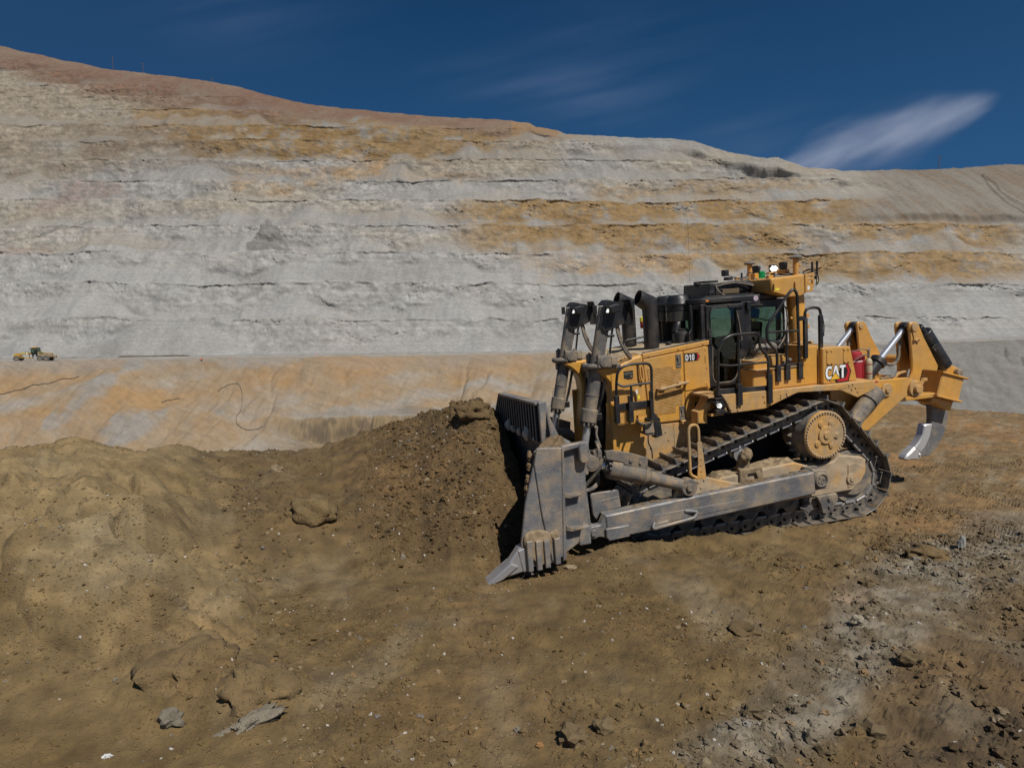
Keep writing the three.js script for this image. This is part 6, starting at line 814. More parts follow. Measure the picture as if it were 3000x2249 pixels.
/* ---- rear: fire bottles, ripper */
{
  const fs = group('fire_suppression_tank', dozer);
  mesh('red_cylinder', [lathe([0.50, 2.36, 0.92], [0.50, 5, 0.92], [[0, 0], [0.14, 0], [0.14, 0.45], [0.12, 0.53], [0.06, 0.575], [0, 0.58]])], MT.red, fs);
  each('red_bracket', [box(0.36, 0.76, 2.34, 2.78, 0.80, 0.90, 0.01), box(0.56, 0.60, 2.34, 2.86, 1.0, 1.06, 0.006), box(0.33, 0.8, 2.33, 2.36, 0.8, 1.16, 0.006)], MT.red, fs);
  mesh('gas_bottle', [lathe([0.66, 2.37, 1.08], [0.66, 5, 1.08], [[0, 0], [0.058, 0.01], [0.062, 0.03], [0.062, 0.36], [0.045, 0.40], [0.02, 0.42], [0.02, 0.45], [0, 0.45]], 20)], MT.tan, fs);
  each('bottle_strap', [cyl([0.66, 2.50, 1.08], [0.66, 2.52, 1.08], 0.066), cyl([0.66, 2.67, 1.08], [0.66, 2.69, 1.08], 0.066)], MT.red, fs);
  each('bottle_valve', [cyl([0.66, 2.8, 1.08], [0.66, 2.95, 1.08], 0.022), hoseTube([[0.66, 2.93, 1.08], [0.76, 2.97, 1.0], [0.74, 2.86, 1.0]], 0.014), hoseTube([[0.36, 2.78, 1.07], [0.46, 2.84, 1.1], [0.58, 2.86, 1.1], [0.64, 2.84, 1.08]], 0.012), tube([[0.40, 2.92, 0.95], [0.62, 2.97, 1.02], [0.70, 2.90, 1.05]], 0.01)], MT.hose, fs);
  mesh('white_band', [cyl([0.50, 2.73, 0.92], [0.50, 2.755, 0.92], 0.1425)], MT.white, fs);
}
const rip = group('ripper', dozer);
{
  each('rear_housing', [box(0.1, 1.0, 1.1, 2.3, -0.75, 0.75, 0.04), box(0.3, 1.72, 2.22, 2.30, -0.85, 0.86, 0.012), prism([[0.9, 2.29], [1.7, 2.29], [1.62, 2.42], [1.35, 2.52], [1.0, 2.47]], -0.7, 0.30, 0.02)], MT.yellow, rip);
  for (const s of [1, -1]) {
    const Z = (a, b) => s > 0 ? [a, b] : [-b, -a], pr = (p, a, b, bev, h) => prism(p, ...Z(a, b), bev, h), cy = (x, y, a, b, r, r1) => cyl([x, y, s * a], [x, y, s * b], r, r1);
    mesh('lower_arm', [pr(roundPoly([[0.40, 2.36, 0.01], [0.99, 2.335, 0.01], [1.70, 2.315, 0.03], [1.84, 2.24, 0.1], [1.96, 2.09, 0.1], [1.84, 1.95, 0.1], [1.64, 1.94, 0.02], [0.82, 1.42, 0.01], [0.50, 1.22, 0.01], [0.44, 1.75, 0.01], [0.62, 1.86, 0.02], [0.66, 2.1, 0.08], [0.46, 2.16, 0.05]], 0.03), 0.86, 0.95, 0.014), pr(roundPoly([[1.55, 2.24], [1.78, 2.28], [1.98, 2.14, 0.08], [1.95, 1.95, 0.08], [1.7, 1.93]], 0.05), 0.60, 0.70, 0.01)], MT.yellow, rip);
    mesh('arm_pin', [cy(1.86, 2.085, 0.88, 1.00, 0.165), cy(1.86, 2.085, 0.99, 1.06, 0.085, 0.08), cy(1.185, 2.13, 0.94, 0.99, 0.125), cy(1.185, 2.13, 0.98, 1.02, 0.055), (() => { const g = box(0, 0.22, -0.04, 0.04, 0, 0.025, 0.008); g.rotateZ(0.85); g.translate(1.87, 2.10, s > 0 ? 1.0 : -1.025); return g; })(), box(1.97, 2.08, 2.22, 2.28, ...Z(0.98, 1.03), 0.008)], MT.dusty, rip);
    // tower: two plates with the cylinder between
    const tw = roundPoly([[1.845, 3.36, 0.12], [2.06, 3.36, 0.12], [2.22, 3.03, 0.02], [2.57, 2.45, 0.02], [2.54, 2.34, 0.02], [2.18, 2.40, 0.02], [2.14, 2.26, 0.02], [2.03, 1.86, 0.03], [1.82, 1.98, 0.1], [1.76, 2.14, 0.1], [1.86, 2.25, 0.06], [1.93, 2.40, 0.06], [1.925, 2.6, 0.02], [1.88, 3.05, 0.02]], 0.03);
    mesh('tower_plate', [pr(tw, 0.76, 0.83, 0.018)], MT.yellow, rip); mesh('tower_plate', [pr(tw, 0.46, 0.52, 0.014)], MT.yellow, rip);
    mesh('tower_web', [pr([[2.0, 3.15], [2.10, 3.2], [2.50, 2.47], [2.45, 2.40], [2.3, 2.44], [2.15, 2.7]], 0.5, 0.78, 0.01)], MT.dark, rip);
    mesh('tower_pin', [cy(1.955, 3.255, 0.44, 0.85, 0.06), cy(1.965, 3.255, 0.83, 0.865, 0.082), prism([[1.895, 3.24], [2.04, 3.24], [2.00, 3.02], [1.95, 3.02]], ...Z(0.83, 0.85), 0.006), box(1.93, 2.07, 2.98, 3.03, ...Z(0.83, 0.865), 0.008), ...[1.96, 2.05].map(x => cy(x, 3.01, 0.86, 0.885, 0.02))], MT.dusty, rip);
    const at = (x, y) => [x, y, s * 0.64]; const dx = 1.10 - 1.93, dy = 2.44 - 3.23;
    mesh('ripper_rod', cyl(at(1.93 + dx * 0.02, 3.23 + dy * 0.02), at(1.93 + dx * 0.72, 3.23 + dy * 0.72), 0.058), MT.chrome, rip);
    mesh('rod_end', cyl([1.955, 3.255, s * 0.56], [1.955, 3.255, s * 0.72], 0.10), MT.dark, rip);
    mesh('ripper_barrel', [cyl(at(1.93 + dx * 0.78, 3.23 + dy * 0.78), at(1.93 + dx * 1.3, 3.23 + dy * 1.3), 0.125), cyl(at(1.93 + dx * 0.70, 3.23 + dy * 0.70), at(1.93 + dx * 0.80, 3.23 + dy * 0.80), 0.155)], MT.black, rip);
    each('ripper_hose', [hoseTube([at(1.86, 3.0), at(1.80, 2.85), at(1.78, 2.66), at(1.68, 2.56), at(1.50, 2.58), at(1.36, 2.68)], 0.034), hoseTube([[1.60, 2.42, s * 0.8], [1.4, 2.36, s * 0.9], [1.1, 2.34, s * 0.9]], 0.02)], MT.hose, rip);
    mesh('swing_cylinder', [cyl([0.35, 1.62, s * 1.02], [0.78, 2.02, s * 1.0], 0.15), cyl([0.72, 1.97, s * 1.0], [0.93, 2.14, s * 1.0], 0.175), box(0.3, 0.5, 1.1, 1.7, ...Z(0.7, 0.9))], MT.greydust, rip);
    mesh('tilt_cylinder', [cyl([2.86, 3.08, s * 0.20], [3.42, 2.32, s * 0.20], 0.16), cyl([2.75, 3.2, s * 0.20], [2.88, 3.06, s * 0.2], 0.08), tube([[2.93, 2.74, s * 0.36], [3.02, 2.82, s * 0.37]], 0.015), cyl([3.0, 2.70, s * 0.3], [3.0, 2.70, s * 0.38], 0.03)], s > 0 ? MT.black : MT.dark, rip);
  }
  mesh('hose_guard', [prism([[1.38, 2.32], [1.56, 2.42], [1.72, 2.44], [1.73, 2.42], [1.58, 2.39], [1.42, 2.30]], 0.82, 0.90, 0.006)], MT.dusty, rip);
  each('cross_tube', [box(1.55, 1.9, 1.92, 2.2, -0.86, 0.86, 0.03), cyl([2.30, 2.55, -0.8], [2.30, 2.55, 0.8], 0.10), box(1.95, 2.12, 1.90, 2.25, -0.8, 0.8, 0.02), box(2.0, 3.2, 1.70, 1.80, -0.30, 0.30, 0.02)], MT.yellow, rip);
  // shank pocket
  const ang = -17 * R, RT = (p) => p.map(([u, v]) => [3.43 + u * Math.cos(ang) - v * Math.sin(ang), 1.90 + u * Math.sin(ang) + v * Math.cos(ang)]);
  mesh('shank_pocket', [prism(RT([[-0.30, 0.23], [0.30, 0.23], [0.30, -0.25], [-0.30, -0.25]]), -0.36, 0.36, 0.02)], MT.yellow, rip);
  each('pocket_flange', [prism(RT([[-0.33, 0.265], [0.37, 0.265], [0.37, 0.225], [-0.33, 0.225]]), -0.39, 0.40, 0.01), prism(RT([[-0.33, -0.235], [0.35, -0.235], [0.35, -0.275], [-0.33, -0.275]]), -0.39, 0.40, 0.01)], MT.yellow, rip);
  each('pocket_collar', [prism(RT([[-0.27, 0.26], [-0.24, 0.47], [-0.05, 0.47], [0.10, 0.44], [0.30, 0.42], [0.32, 0.26]]), -0.22, 0.26, 0.03), prism(RT([[-0.30, -0.27], [0.29, -0.27], [0.27, -0.48], [-0.02, -0.46], [-0.15, -0.40], [-0.33, -0.42]]), -0.24, 0.27, 0.03), prism(roundPoly(RT([[0.12, 0.44], [0.13, 0.56], [0.20, 0.56], [0.21, 0.42]]), 0.03), -0.02, 0.02, 0.006, [circ(...RT([[0.165, 0.52]])[0], 0.018, 10)])], MT.yellow, rip);
  mesh('pocket_pin', [cyl([...RT([[0.16, 0.33]])[0], 0.24], [...RT([[0.16, 0.33]])[0], 0.36], 0.075), cyl([...RT([[0.13, 0.24]])[0], 0.28], [...RT([[0.13, 0.24]])[0], 0.34], 0.03)], MT.greydust, rip);
  mesh('shank', [prism([[3.20, 1.65], [3.25, 1.45], [3.27, 1.20], [3.25, 1.06], [3.18, 0.80], [3.05, 0.63], [2.90, 0.56], [2.93, 0.42], [3.18, 0.395], [3.41, 0.54], [3.59, 0.79], [3.67, 0.99], [3.72, 1.32], [3.74, 1.6]], -0.075, 0.075, 0.015)], MT.steel, rip);
  mesh('shank_shroud', [prism([[3.045, 1.085], [3.075, 1.10], [3.255, 1.09], [3.20, 0.82], [3.07, 0.60], [2.96, 0.50], [2.79, 0.63], [2.92, 0.76], [3.0, 0.89]], -0.085, 0.10, 0.02)], MT.bright, rip);
  mesh('ripper_tooth', [prism(roundPoly([[2.80, 0.65], [2.97, 0.49], [2.98, 0.40], [2.89, 0.35], [2.72, 0.375], [2.56, 0.375], [2.525, 0.42], [2.58, 0.49]], 0.04), -0.10, 0.11, 0.03), cyl([2.91, 0.46, 0.1], [2.91, 0.46, 0.125], 0.035)], MT.bright, rip);
}

/* ================================================== LOOSE THINGS ON THE GROUND */
const stone = (col, bump = 0.012) => std({ color: new THREE.Color().setRGB(...col), roughness: 1, map: T.rock, bumpMap: T.rockB, bumpScale: bump });
function uvBall(g, s) { return boxUV((() => { const h = flat(g); return h; })()), g; }
function rock(name, label, category, x, z, r, sq, seed, col, opt = {}) {
  const raw = lump(r, seed, sq, opt.det || 4, opt.rough || 0.28), big = (opt.det || 4) >= 4; const g = boxUV(big ? flat(raw) : BGU.toCreasedNormals(flat(raw), 0.32)); const uv = g.attributes.uv, k = big ? 2.9 : 0.7; for (let i = 0; i < uv.count; i++) uv.setXY(i, uv.getX(i) / k, uv.getY(i) / k);
  const m = new THREE.Mesh(g, big ? std({ color: new THREE.Color().setRGB(...col), roughness: 1, map: T.soil, bumpMap: T.soilB, bumpScale: 0.03 }) : stone(col, opt.bump)); m.castShadow = m.receiveShadow = true; m.position.set(x, ground(x, z) + (opt.up || 0), z); m.rotation.set(opt.rx || 0, opt.ry || 0, opt.rz || 0); return top(m, name, label, category, opt.group);
}
const EARTH = [0.165, 0.118, 0.058];
rock('boulder', 'large rounded brown boulder half buried where the soil pile meets the slope', 'boulder', -3.2, -9.85, 0.40, [1.05, 0.62, 0.7], 3.1, [0.190, 0.128, 0.056], { up: 0.0, rz: -0.15, det: 5, bump: 0.03 });
rock('boulder', 'largest smooth lump of earth in the lower left, speckled with white', 'boulder', -3.15, -5.95, 0.41, [1, 0.62, 0.9], 8.4, [0.192, 0.127, 0.055], { up: -0.20, ry: 0.6, rough: 0.34, bump: 0.03, det: 5 });
rock('boulder', 'earth lump with a broken pale rocky underside in the lower left', 'boulder', -2.42, -5.62, 0.33, [1, 0.7, 0.85], 14.2, [0.192, 0.128, 0.057], { up: -0.15, ry: 0.3, rough: 0.38, bump: 0.03, det: 5 });
rock('stone', 'grey stone leaning against the largest lump of earth', 'stone', -3.05, -5.30, 0.12, [1, 0.7, 0.8], 5.2, [0.19, 0.165, 0.12], { up: 0.03, det: 2, rough: 0.42 });
rock('pale_rock', 'jagged pale grey rock broken out below the lower left lump', 'rock', -2.32, -5.26, 0.19, [1.5, 0.30, 0.5], 22.7, [0.24, 0.205, 0.150], { up: -0.01, rz: 0.25, ry: 0.5, rough: 0.6 });
rock('clod', 'flat layered slab of brown soil at the edge of the grey gravel on the right', 'clod', 6.30, -9.2, 0.30, [1.1, 0.36, 0.7], 31.5, [0.195, 0.128, 0.056], { up: 0.03, ry: -0.4, rough: 0.45 });
rock('clod', 'angular brown clod lying alone at the bottom centre', 'clod', 0.53, -5.06, 0.135, [1, 0.85, 0.8], 41.3, [0.165, 0.115, 0.056], { up: 0.04, det: 2, rough: 0.4 });
rock('stone', 'round brown stone just right of the angular clod at the bottom', 'stone', 0.80, -5.2, 0.095, [1, 0.8, 0.9], 52.1, [0.180, 0.128, 0.062], { up: 0.03, det: 2, rough: 0.32 });
rock('clod', 'dark clod among small stones at the bottom right of centre', 'clod', 2.20, -5.42, 0.10, [1.1, 0.75, 0.8], 61.9, [0.135, 0.096, 0.050], { up: 0.03, det: 2, rough: 0.4 });
rock('clod', 'dark crumbling clod in the middle of the bare soil before the machine', 'clod', 2.70, -6.95, 0.14, [1.2, 0.6, 0.8], 73.3, [0.140, 0.093, 0.042], { up: 0.03, det: 2, rough: 0.5 });
rock('stone', 'pale grey upright slab beside the flat soil slab on the right', 'stone', 7.12, -9.66, 0.085, [0.8, 1.3, 0.5], 83.1, [0.36, 0.35, 0.32], { up: 0.06, det: 2, rough: 0.35 });
rock('clod', 'squarish brown clod at the edge of the wheel-marked grey strip', 'clod', 3.15, -5.2, 0.12, [1.1, 0.7, 0.8], 91.7, [0.150, 0.106, 0.054], { up: 0.03, det: 2, rough: 0.4 });
rock('stone', 'pale pinkish stone high on the dark bank left of the pile', 'stone', -4.33, -11.35, 0.13, [1, 0.8, 0.7], 99.4, [0.28, 0.205, 0.125], { up: 0.03, det: 2, rough: 0.35 });
rock('clod', 'overhanging dark clod on top of the soil pile by the blade', 'clod', -0.72, -11.85, 0.31, [1, 0.6, 0.75], 203.3, [0.155, 0.100, 0.042], { up: 0.02, rough: 0.34, bump: 0.03, det: 5 });
rock('white_scrap', 'small bright white scrap on the soil at the lower left', 'scrap', -3.38, -4.92, 0.035, [1.2, 0.5, 0.6], 3.7, [0.72, 0.71, 0.68], { up: 0.01, det: 2, rough: 0.5 });
rock('stone', 'orange stone sunk in the soil at the bottom centre', 'stone', 0.24, -5.0, 0.035, [1, 0.7, 0.8], 113.7, [0.36, 0.19, 0.07], { up: 0.01, det: 2 });
rock('stone', 'flat tan stone below the front of the push arm', 'stone', 0.85, -8.85, 0.075, [1.4, 0.4, 0.7], 121.1, [0.33, 0.25, 0.15], { up: 0.02, det: 2 });
rock('stone', 'cream coloured stone among cobbles on the right foreground', 'stone', 4.02, -7.02, 0.075, [1, 0.75, 0.8], 131.1, [0.34, 0.29, 0.21], { up: 0.03, det: 2, rough: 0.42 });
rock('stone', 'rosy flat stone right of the cream coloured stone', 'stone', 4.28, -7.75, 0.09, [1.3, 0.45, 0.8], 141.9, [0.32, 0.225, 0.15], { up: 0.02, det: 2, rough: 0.42 });
rock('clod', 'dark pitted clod left of the grey gravel strip', 'clod', 4.12, -6.2, 0.11, [1.1, 0.7, 0.8], 151.9, [0.145, 0.100, 0.048], { up: 0.03, det: 2, rough: 0.45 });
rock('clod', 'brown clod with a broken face below the rear of the track', 'clod', 4.9, -8.35, 0.12, [1.2, 0.65, 0.8], 161.9, [0.150, 0.104, 0.050], { up: 0.03, det: 2, rough: 0.4 });

// loose clods and gravel, nobody could count them
{
  const rr = rng(321), grp = new THREE.Group(); const V = [lump(1, 1.3, [1, 0.75, 0.9], 1, 0.55), lump(1, 7.9, [1.15, 0.7, 0.85], 1, 0.6), lump(1, 15.1, [0.9, 0.8, 1], 2, 0.45), lump(1, 21.7, [1.25, 0.5, 0.85], 1, 0.6)].map(g => BGU.toCreasedNormals(flat(g), 0.45));
  const lists = V.map(() => []); const total = 150000;
  for (let i = 0; i < total; i++) {
    const a = -0.95 + 1.9 * rr(), d = Math.sqrt(3.3 * 3.3 + rr() * (15.5 * 15.5 - 3.3 * 3.3)), x = a * d, z = -d; tmpV.set(x, 0, z).applyMatrix4(M_INV); if (tmpV.x > -6.0 && tmpV.x < 0.7 && Math.abs(tmpV.z) < 1.62) continue;
    if (d > table(CREST_D, a) + 0.3) continue;
    const patch = fbm(x / 1.3, z / 1.3, 20.5, 3), right = sstep(1.0, 4.5, x) * sstep(12.5, 9, d), lowc = sstep(6.5, 5, d) * sstep(-0.6, 0.8, x), diag = Math.exp(-Math.pow((x + 2.4 + 0.75 * (d - 7)) / 0.9, 2)) * 0.6, pile = sstep(-0.27, -0.2, a) * (1 - sstep(0.05, 0.12, a)) * sstep(8, 9.5, d);
    let dens = 0.22 + 0.08 * right + 0.18 * lowc + 0.7 * diag + 0.75 * pile + 0.7 * patch; if (a < -0.45 && d > 8) dens *= 0.35; if (rr() > dens) continue;
    const big = right * 0.42 + lowc * 0.5 + diag * 0.4 + pile * 0.35; let r = 0.005 + 0.008 * rr() + (0.055 * Math.pow(rr(), 9 - 3 * big)) * (0.35 + big);
    const y = ground(x, z), c = groundColour(x, z, y); const k = 0.78 * (0.85 + 0.36 * rr()); let col = c.map(q => q * k); const t = rr(); if (t < 0.018) col = mix3(col, [0.50, 0.47, 0.42], 0.8); else if (t < 0.08) col = mix3(col, [0.27, 0.21, 0.13], 0.6); else if (t < 0.10) col = mix3(col, [0.26, 0.15, 0.06], 0.6); else if (t < 0.13) col = mix3(col, [0.20, 0.195, 0.185], 0.5); if (t < 0.018) r = Math.min(r, 0.018);
    lists[(rr() * 4) | 0].push([x, y + r * (0.05 + 0.2 * rr()), z, r, col, rr() * 6.28, rr() * 6.28]);
  }
  V.forEach((g0, k) => { const g = boxUV(flat(g0)); const im = new THREE.InstancedMesh(g, std({ roughness: 1 }), lists[k].length); im.name = 'clods'; const m4 = new THREE.Matrix4(), q = new THREE.Quaternion(), col = new THREE.Color(); lists[k].forEach((s, i) => { q.setFromEuler(new THREE.Euler((s[6] - 3.14) * 0.25, s[5], (s[6] - 3.14) * 0.15)); m4.compose(V3(s[0], s[1], s[2]), q, V3(s[3], s[3], s[3])); im.setMatrixAt(i, m4); im.setColorAt(i, col.setRGB(...s[4])); }); im.castShadow = im.receiveShadow = true; grp.add(im); });
  top(grp, 'gravel', 'small clods and stones strewn over the brown soil'); grp.userData.kind = 'stuff';
  console.log('clods', lists.map(l => l.length).join());
}

/* ================================================== FAR THINGS */
// hoses lying on the bank and the benches
function layHose(pts, label, r = 0.10, wall = false) {
  const P = []; const c = new THREE.CatmullRomCurve3(pts.map(p => V3(p[0], p[1], 0))); for (let i = 0; i <= 60; i++) { const q = c.getPoint(i / 60); if (wall) { const w = wallAt(q.x, q.y); P.push(V3(w.x, w.y + 0.25, -w.d + 0.5)); } else { const s = slopeAt(q.x, q.y); P.push(V3(s.x, s.y + 0.12, -q.y + 0.1)); } }
  const g = flat(new THREE.TubeGeometry(new THREE.CatmullRomCurve3(P), 120, r, 6)); const m = new THREE.Mesh(boxUV(g), std({ color: new THREE.Color().setRGB(0.085, 0.078, 0.068), roughness: 0.8 })); m.castShadow = m.receiveShadow = true; return top(m, 'hose', label, 'hose', 'dark hoses lying in the pit');
}
layHose([[-0.86, 165.6], [-0.816, 167.7], [-0.75, 170.6], [-0.689, 173.8]], 'long straight dark hose on the tan bank below the motor grader', 0.085);
layHose([[-0.469, 169], [-0.455, 170.4], [-0.443, 170.9], [-0.432, 168.5], [-0.433, 164], [-0.442, 160.3], [-0.438, 158.0], [-0.427, 157.3], [-0.412, 157.8], [-0.40, 158.4]], 'S-shaped dark hose curling down the tan bank', 0.06);
layHose([[-0.56, 166.0], [-0.545, 166.8], [-0.53, 167.4]], 'short piece of dark hose between the straight and the curled hoses', 0.07);
layHose([[-0.80, 3.48], [-0.755, 3.68], [-0.716, 3.84], [-0.69, 4.1], [-0.65, 4.38]], 'thin dark hose climbing the benches at the far left', 0.08, true);
layHose([[0.722, 6.1], [0.735, 5.6], [0.746, 5.27], [0.77, 4.75], [0.80, 4.3]], 'dark hose running down the dumped slope at the far right', 0.10, true);
layHose([[0.722, 6.12], [0.744, 5.7], [0.757, 5.27], [0.785, 4.8], [0.82, 4.3]], 'second dark hose beside the first on the right dumped slope', 0.09, true);
// poles on the rim
const POLES = [[-0.605, 7.5, 'leftmost pole standing on the rim of the pit'], [-0.56, 8.5, 'taller pole right of the leftmost on the rim'], [-0.535, 4, 'short pole just right of the taller one on the rim'], [-0.455, 4.2, 'short lone pole further right along the left rim'], [0.658, 5.0, 'lone pole on the low right rim against the sky']];
for (const [a, h, label] of POLES) {
  const K = table(SKY_T, a) - 0.05, w = wallAt(a, K), o = new THREE.Group(); o.position.set(w.x, w.y - 0.6, -w.d - 0.5);
  const pm = std({ color: new THREE.Color().setRGB(0.12, 0.08, 0.06), roughness: 0.9 }); mesh('post', cyl([0, 0, 0], [0, h + 0.6, 0], 0.16, 0.13, 8), pm, o); if (h > 4.1) mesh('cross_arm', box(-0.7, 0.7, h - 0.2, h + 0.0, -0.08, 0.08, 0), pm, o); else mesh('footing', box(-0.3, 0.3, 0.3, 0.8, -0.3, 0.3, 0.02), pm, o);
  top(o, 'pole', label, 'pole', 'poles on the rim of the pit');
}
// small red markers at the road
for (const [a, d, h, label] of [[-0.493, 177.6, 0.55, 'small red marker on the outer edge of the haul road'], [-0.447, 179.5, 0.5, 'second small red marker right of the first on the road'], [-0.31, 190, 0.5, 'third red marker further right against the wall foot']]) {
  const o = new THREE.Group(); o.position.set(a * d, roadY(a) + 0.05, -d); mesh('cone', [lathe([0, 0.04, 0], [0, 1, 0], [[0.22, 0], [0.06, h], [0, h]], 12)], std({ color: new THREE.Color().setRGB(0.62, 0.07, 0.03), roughness: 0.6 }), o); mesh('foot', box(-0.26, 0.26, 0, 0.05, -0.26, 0.26, 0.005), MT.dark, o); top(o, 'marker_cone', label, 'traffic cone', 'red markers along the haul road');
}

/* ---- motor grader on the haul road, front to the left */
{
  const gr = new THREE.Group(), a = -0.756, d = 182.5; gr.position.set(a * d, roadY(a) + 0.06, -d); gr.rotation.y = 0.10; top(gr, 'motor_grader', 'small yellow motor grader driving left on the far haul road', 'motor grader');
  const gy = std({ color: new THREE.Color().setRGB(0.50, 0.30, 0.05), roughness: 0.6 }), gd = std({ color: new THREE.Color().setRGB(0.33, 0.245, 0.14), roughness: 0.85 }), hv = std({ color: new THREE.Color().setRGB(0.55, 0.62, 0.04), roughness: 0.6 });
  const tyreM = std({ color: new THREE.Color().setRGB(0.12, 0.12, 0.125), roughness: 0.9 });
  const wheel = (x, z, r, turn = 0, lean = 0) => { const w = group('wheel', gr); w.position.set(x, r, z); w.rotation.set(lean, turn, 0); const tw = 0.24; mesh('tyre', [lathe([0, 0, -tw], [0, 0, 1], [[r * 0.5, 0], [r * 0.88, 0], [r, 0.08], [r, 2 * tw - 0.08], [r * 0.88, 2 * tw], [r * 0.5, 2 * tw]], 28), ...Array.from({ length: 16 }, (_, i) => { const g = box(r * 0.93, r * 1.03, -0.05, 0.05, -tw, tw, 0); g.rotateZ(i / 16 * 6.283); return g; })], tyreM, w); mesh('rim', [lathe([0, 0, -tw * 0.6], [0, 0, 1], [[0, 0], [r * 0.5, 0], [r * 0.52, 0.05], [r * 0.5, tw * 1.2], [r * 0.2, tw * 1.1], [r * 0.18, tw * 1.4], [0, tw * 1.4]], 20)], gd, w); };
  for (const z of [1.15, -1.15]) { wheel(1.85, z, 0.78); wheel(3.55, z, 0.78); }
  wheel(-4.6, 1.05, 0.74, 0.35, 0.08); wheel(-4.6, -1.05, 0.74, 0.35, 0.08);
  mesh('front_frame', [prism([[-5.4, 1.05], [-5.5, 1.9], [-5.2, 2.15], [-3.6, 2.25], [-1.2, 2.35], [-0.6, 2.3], [-0.6, 1.8], [-2.9, 1.95], [-3.7, 1.75], [-4.4, 1.25], [-4.6, 0.9], [-5.2, 0.85]], -0.22, 0.22, 0.05), box(-5.6, -5.3, 0.9, 1.6, -0.6, 0.6), box(-4.75, -4.45, 0.65, 0.9, -1.0, 1.0)], gy, gr);
  each('safety_flag', [box(-5.62, -5.56, 1.5, 1.95, -0.5, 0.5), box(-3.6, -1.8, 2.28, 2.36, -0.2, 0.2), box(-0.5, 0.1, 3.95, 4.05, -0.3, 0.3), box(1.6, 2.6, 2.5, 2.56, 0.5, 1.0)], hv, gr);
  mesh('drawbar', [prism([[-4.3, 1.15], [-1.3, 0.95], [-1.3, 0.75], [-4.3, 0.95]], -0.25, 0.25, 0.03), cyl([-1.5, 0.72, 0], [-1.5, 0.92, 0], 0.85, 0.85, 24)], gy, gr);
  { const g = prism([[-0.20, 0.08], [-0.05, 0.35], [0.0, 0.72], [0.06, 0.72], [0.02, 0.35], [-0.12, 0.05]], -1.9, 1.9, 0.01); g.rotateY(0.55); g.translate(-1.3, 0, 0); mesh('grading_blade', g, std({ color: new THREE.Color().setRGB(0.10, 0.09, 0.08), roughness: 0.5, metalness: 0.5 }), gr); }
  each('lift_ram', [cyl([-1.25, 0.8, 0.75], [-1.05, 2.5, 0.65], 0.08), cyl([-1.25, 0.8, -0.75], [-1.05, 2.5, -0.65], 0.08), cyl([-1.7, 2.3, 0.4], [-1.7, 2.95, 0.4], 0.05), cyl([-2.4, 2.3, 0.4], [-2.4, 2.85, 0.4], 0.04)], MT.black, gr);
  const cb = group('operator_cab', gr); each('cab_frame', [box(-0.75, 1.0, 3.62, 3.78, -0.85, 0.85, 0.04), box(-0.6, 0.85, 1.3, 2.35, -0.6, 0.6, 0.04), ...[[-0.7, 0.75], [0.9, 0.75], [-0.7, -0.75], [0.9, -0.75], [0.15, 0.76], [0.15, -0.76]].map(([x, z]) => box(x - 0.06, x + 0.06, 2.3, 3.65, z - 0.06, z + 0.06, 0.01))], MT.black, cb); mesh('cab_roof_panel', box(-0.7, 0.5, 3.78, 3.9, -0.7, 0.7, 0.03), MT.orange, cb); each('cab_glass', [box(-0.66, 0.86, 2.3, 3.62, 0.72, 0.73, 0), box(-0.66, 0.86, 2.3, 3.62, -0.73, -0.72, 0), box(-0.70, -0.69, 2.3, 3.62, -0.7, 0.7, 0), box(0.88, 0.89, 2.3, 3.62, -0.7, 0.7, 0)], MT.glass, cb); mesh('seat', box(0.1, 0.6, 2.3, 3.1, -0.3, 0.3, 0.06), MT.dark, cb);
  mesh('engine_cover', [prism([[1.0, 1.5], [1.0, 2.45], [2.4, 2.48], [4.3, 2.25], [4.45, 1.9], [4.45, 1.1], [1.0, 1.0]], -0.75, 0.75, 0.05)], gd, gr); each('exhaust_pipe', [cyl([1.7, 2.45, 0.2], [1.7, 3.0, 0.2], 0.08), cyl([1.1, 2.4, 0.5], [1.1, 2.75, 0.5], 0.05)], MT.black, gr);
  each('tandem_case', [box(1.5, 3.9, 0.55, 1.0, 0.72, 0.90, 0.04), box(1.5, 3.9, 0.55, 1.0, -0.90, -0.72, 0.04)], gd, gr);
  each('ripper_frame', [box(4.4, 5.7, 1.25, 1.4, -0.9, 0.9, 0.02), ...[-0.7, 0, 0.7].map(z => box(5.2, 5.35, 0.75, 1.9, z - 0.05, z + 0.05, 0.01)), box(4.3, 4.5, 1.3, 1.9, -0.7, 0.7, 0.02)], gd, gr);
  each('head_lamp', [cyl([-4.9, 1.25, 0.5], [-4.98, 1.25, 0.52], 0.12, 0.11, 12), cyl([-2.1, 2.1, 0.3], [-2.18, 2.1, 0.32], 0.10, 0.1, 12), cyl([0.3, 1.6, 0.68], [0.25, 1.6, 0.76], 0.12, 0.12, 12)], MT.led, gr);
  each('mirror', [box(-0.95, -0.88, 3.3, 3.75, 0.95, 1.15, 0.01), cyl([-0.9, 3.7, 0.8], [-0.9, 3.7, 1.05], 0.02, 0.02, 6)], MT.black, gr);
}

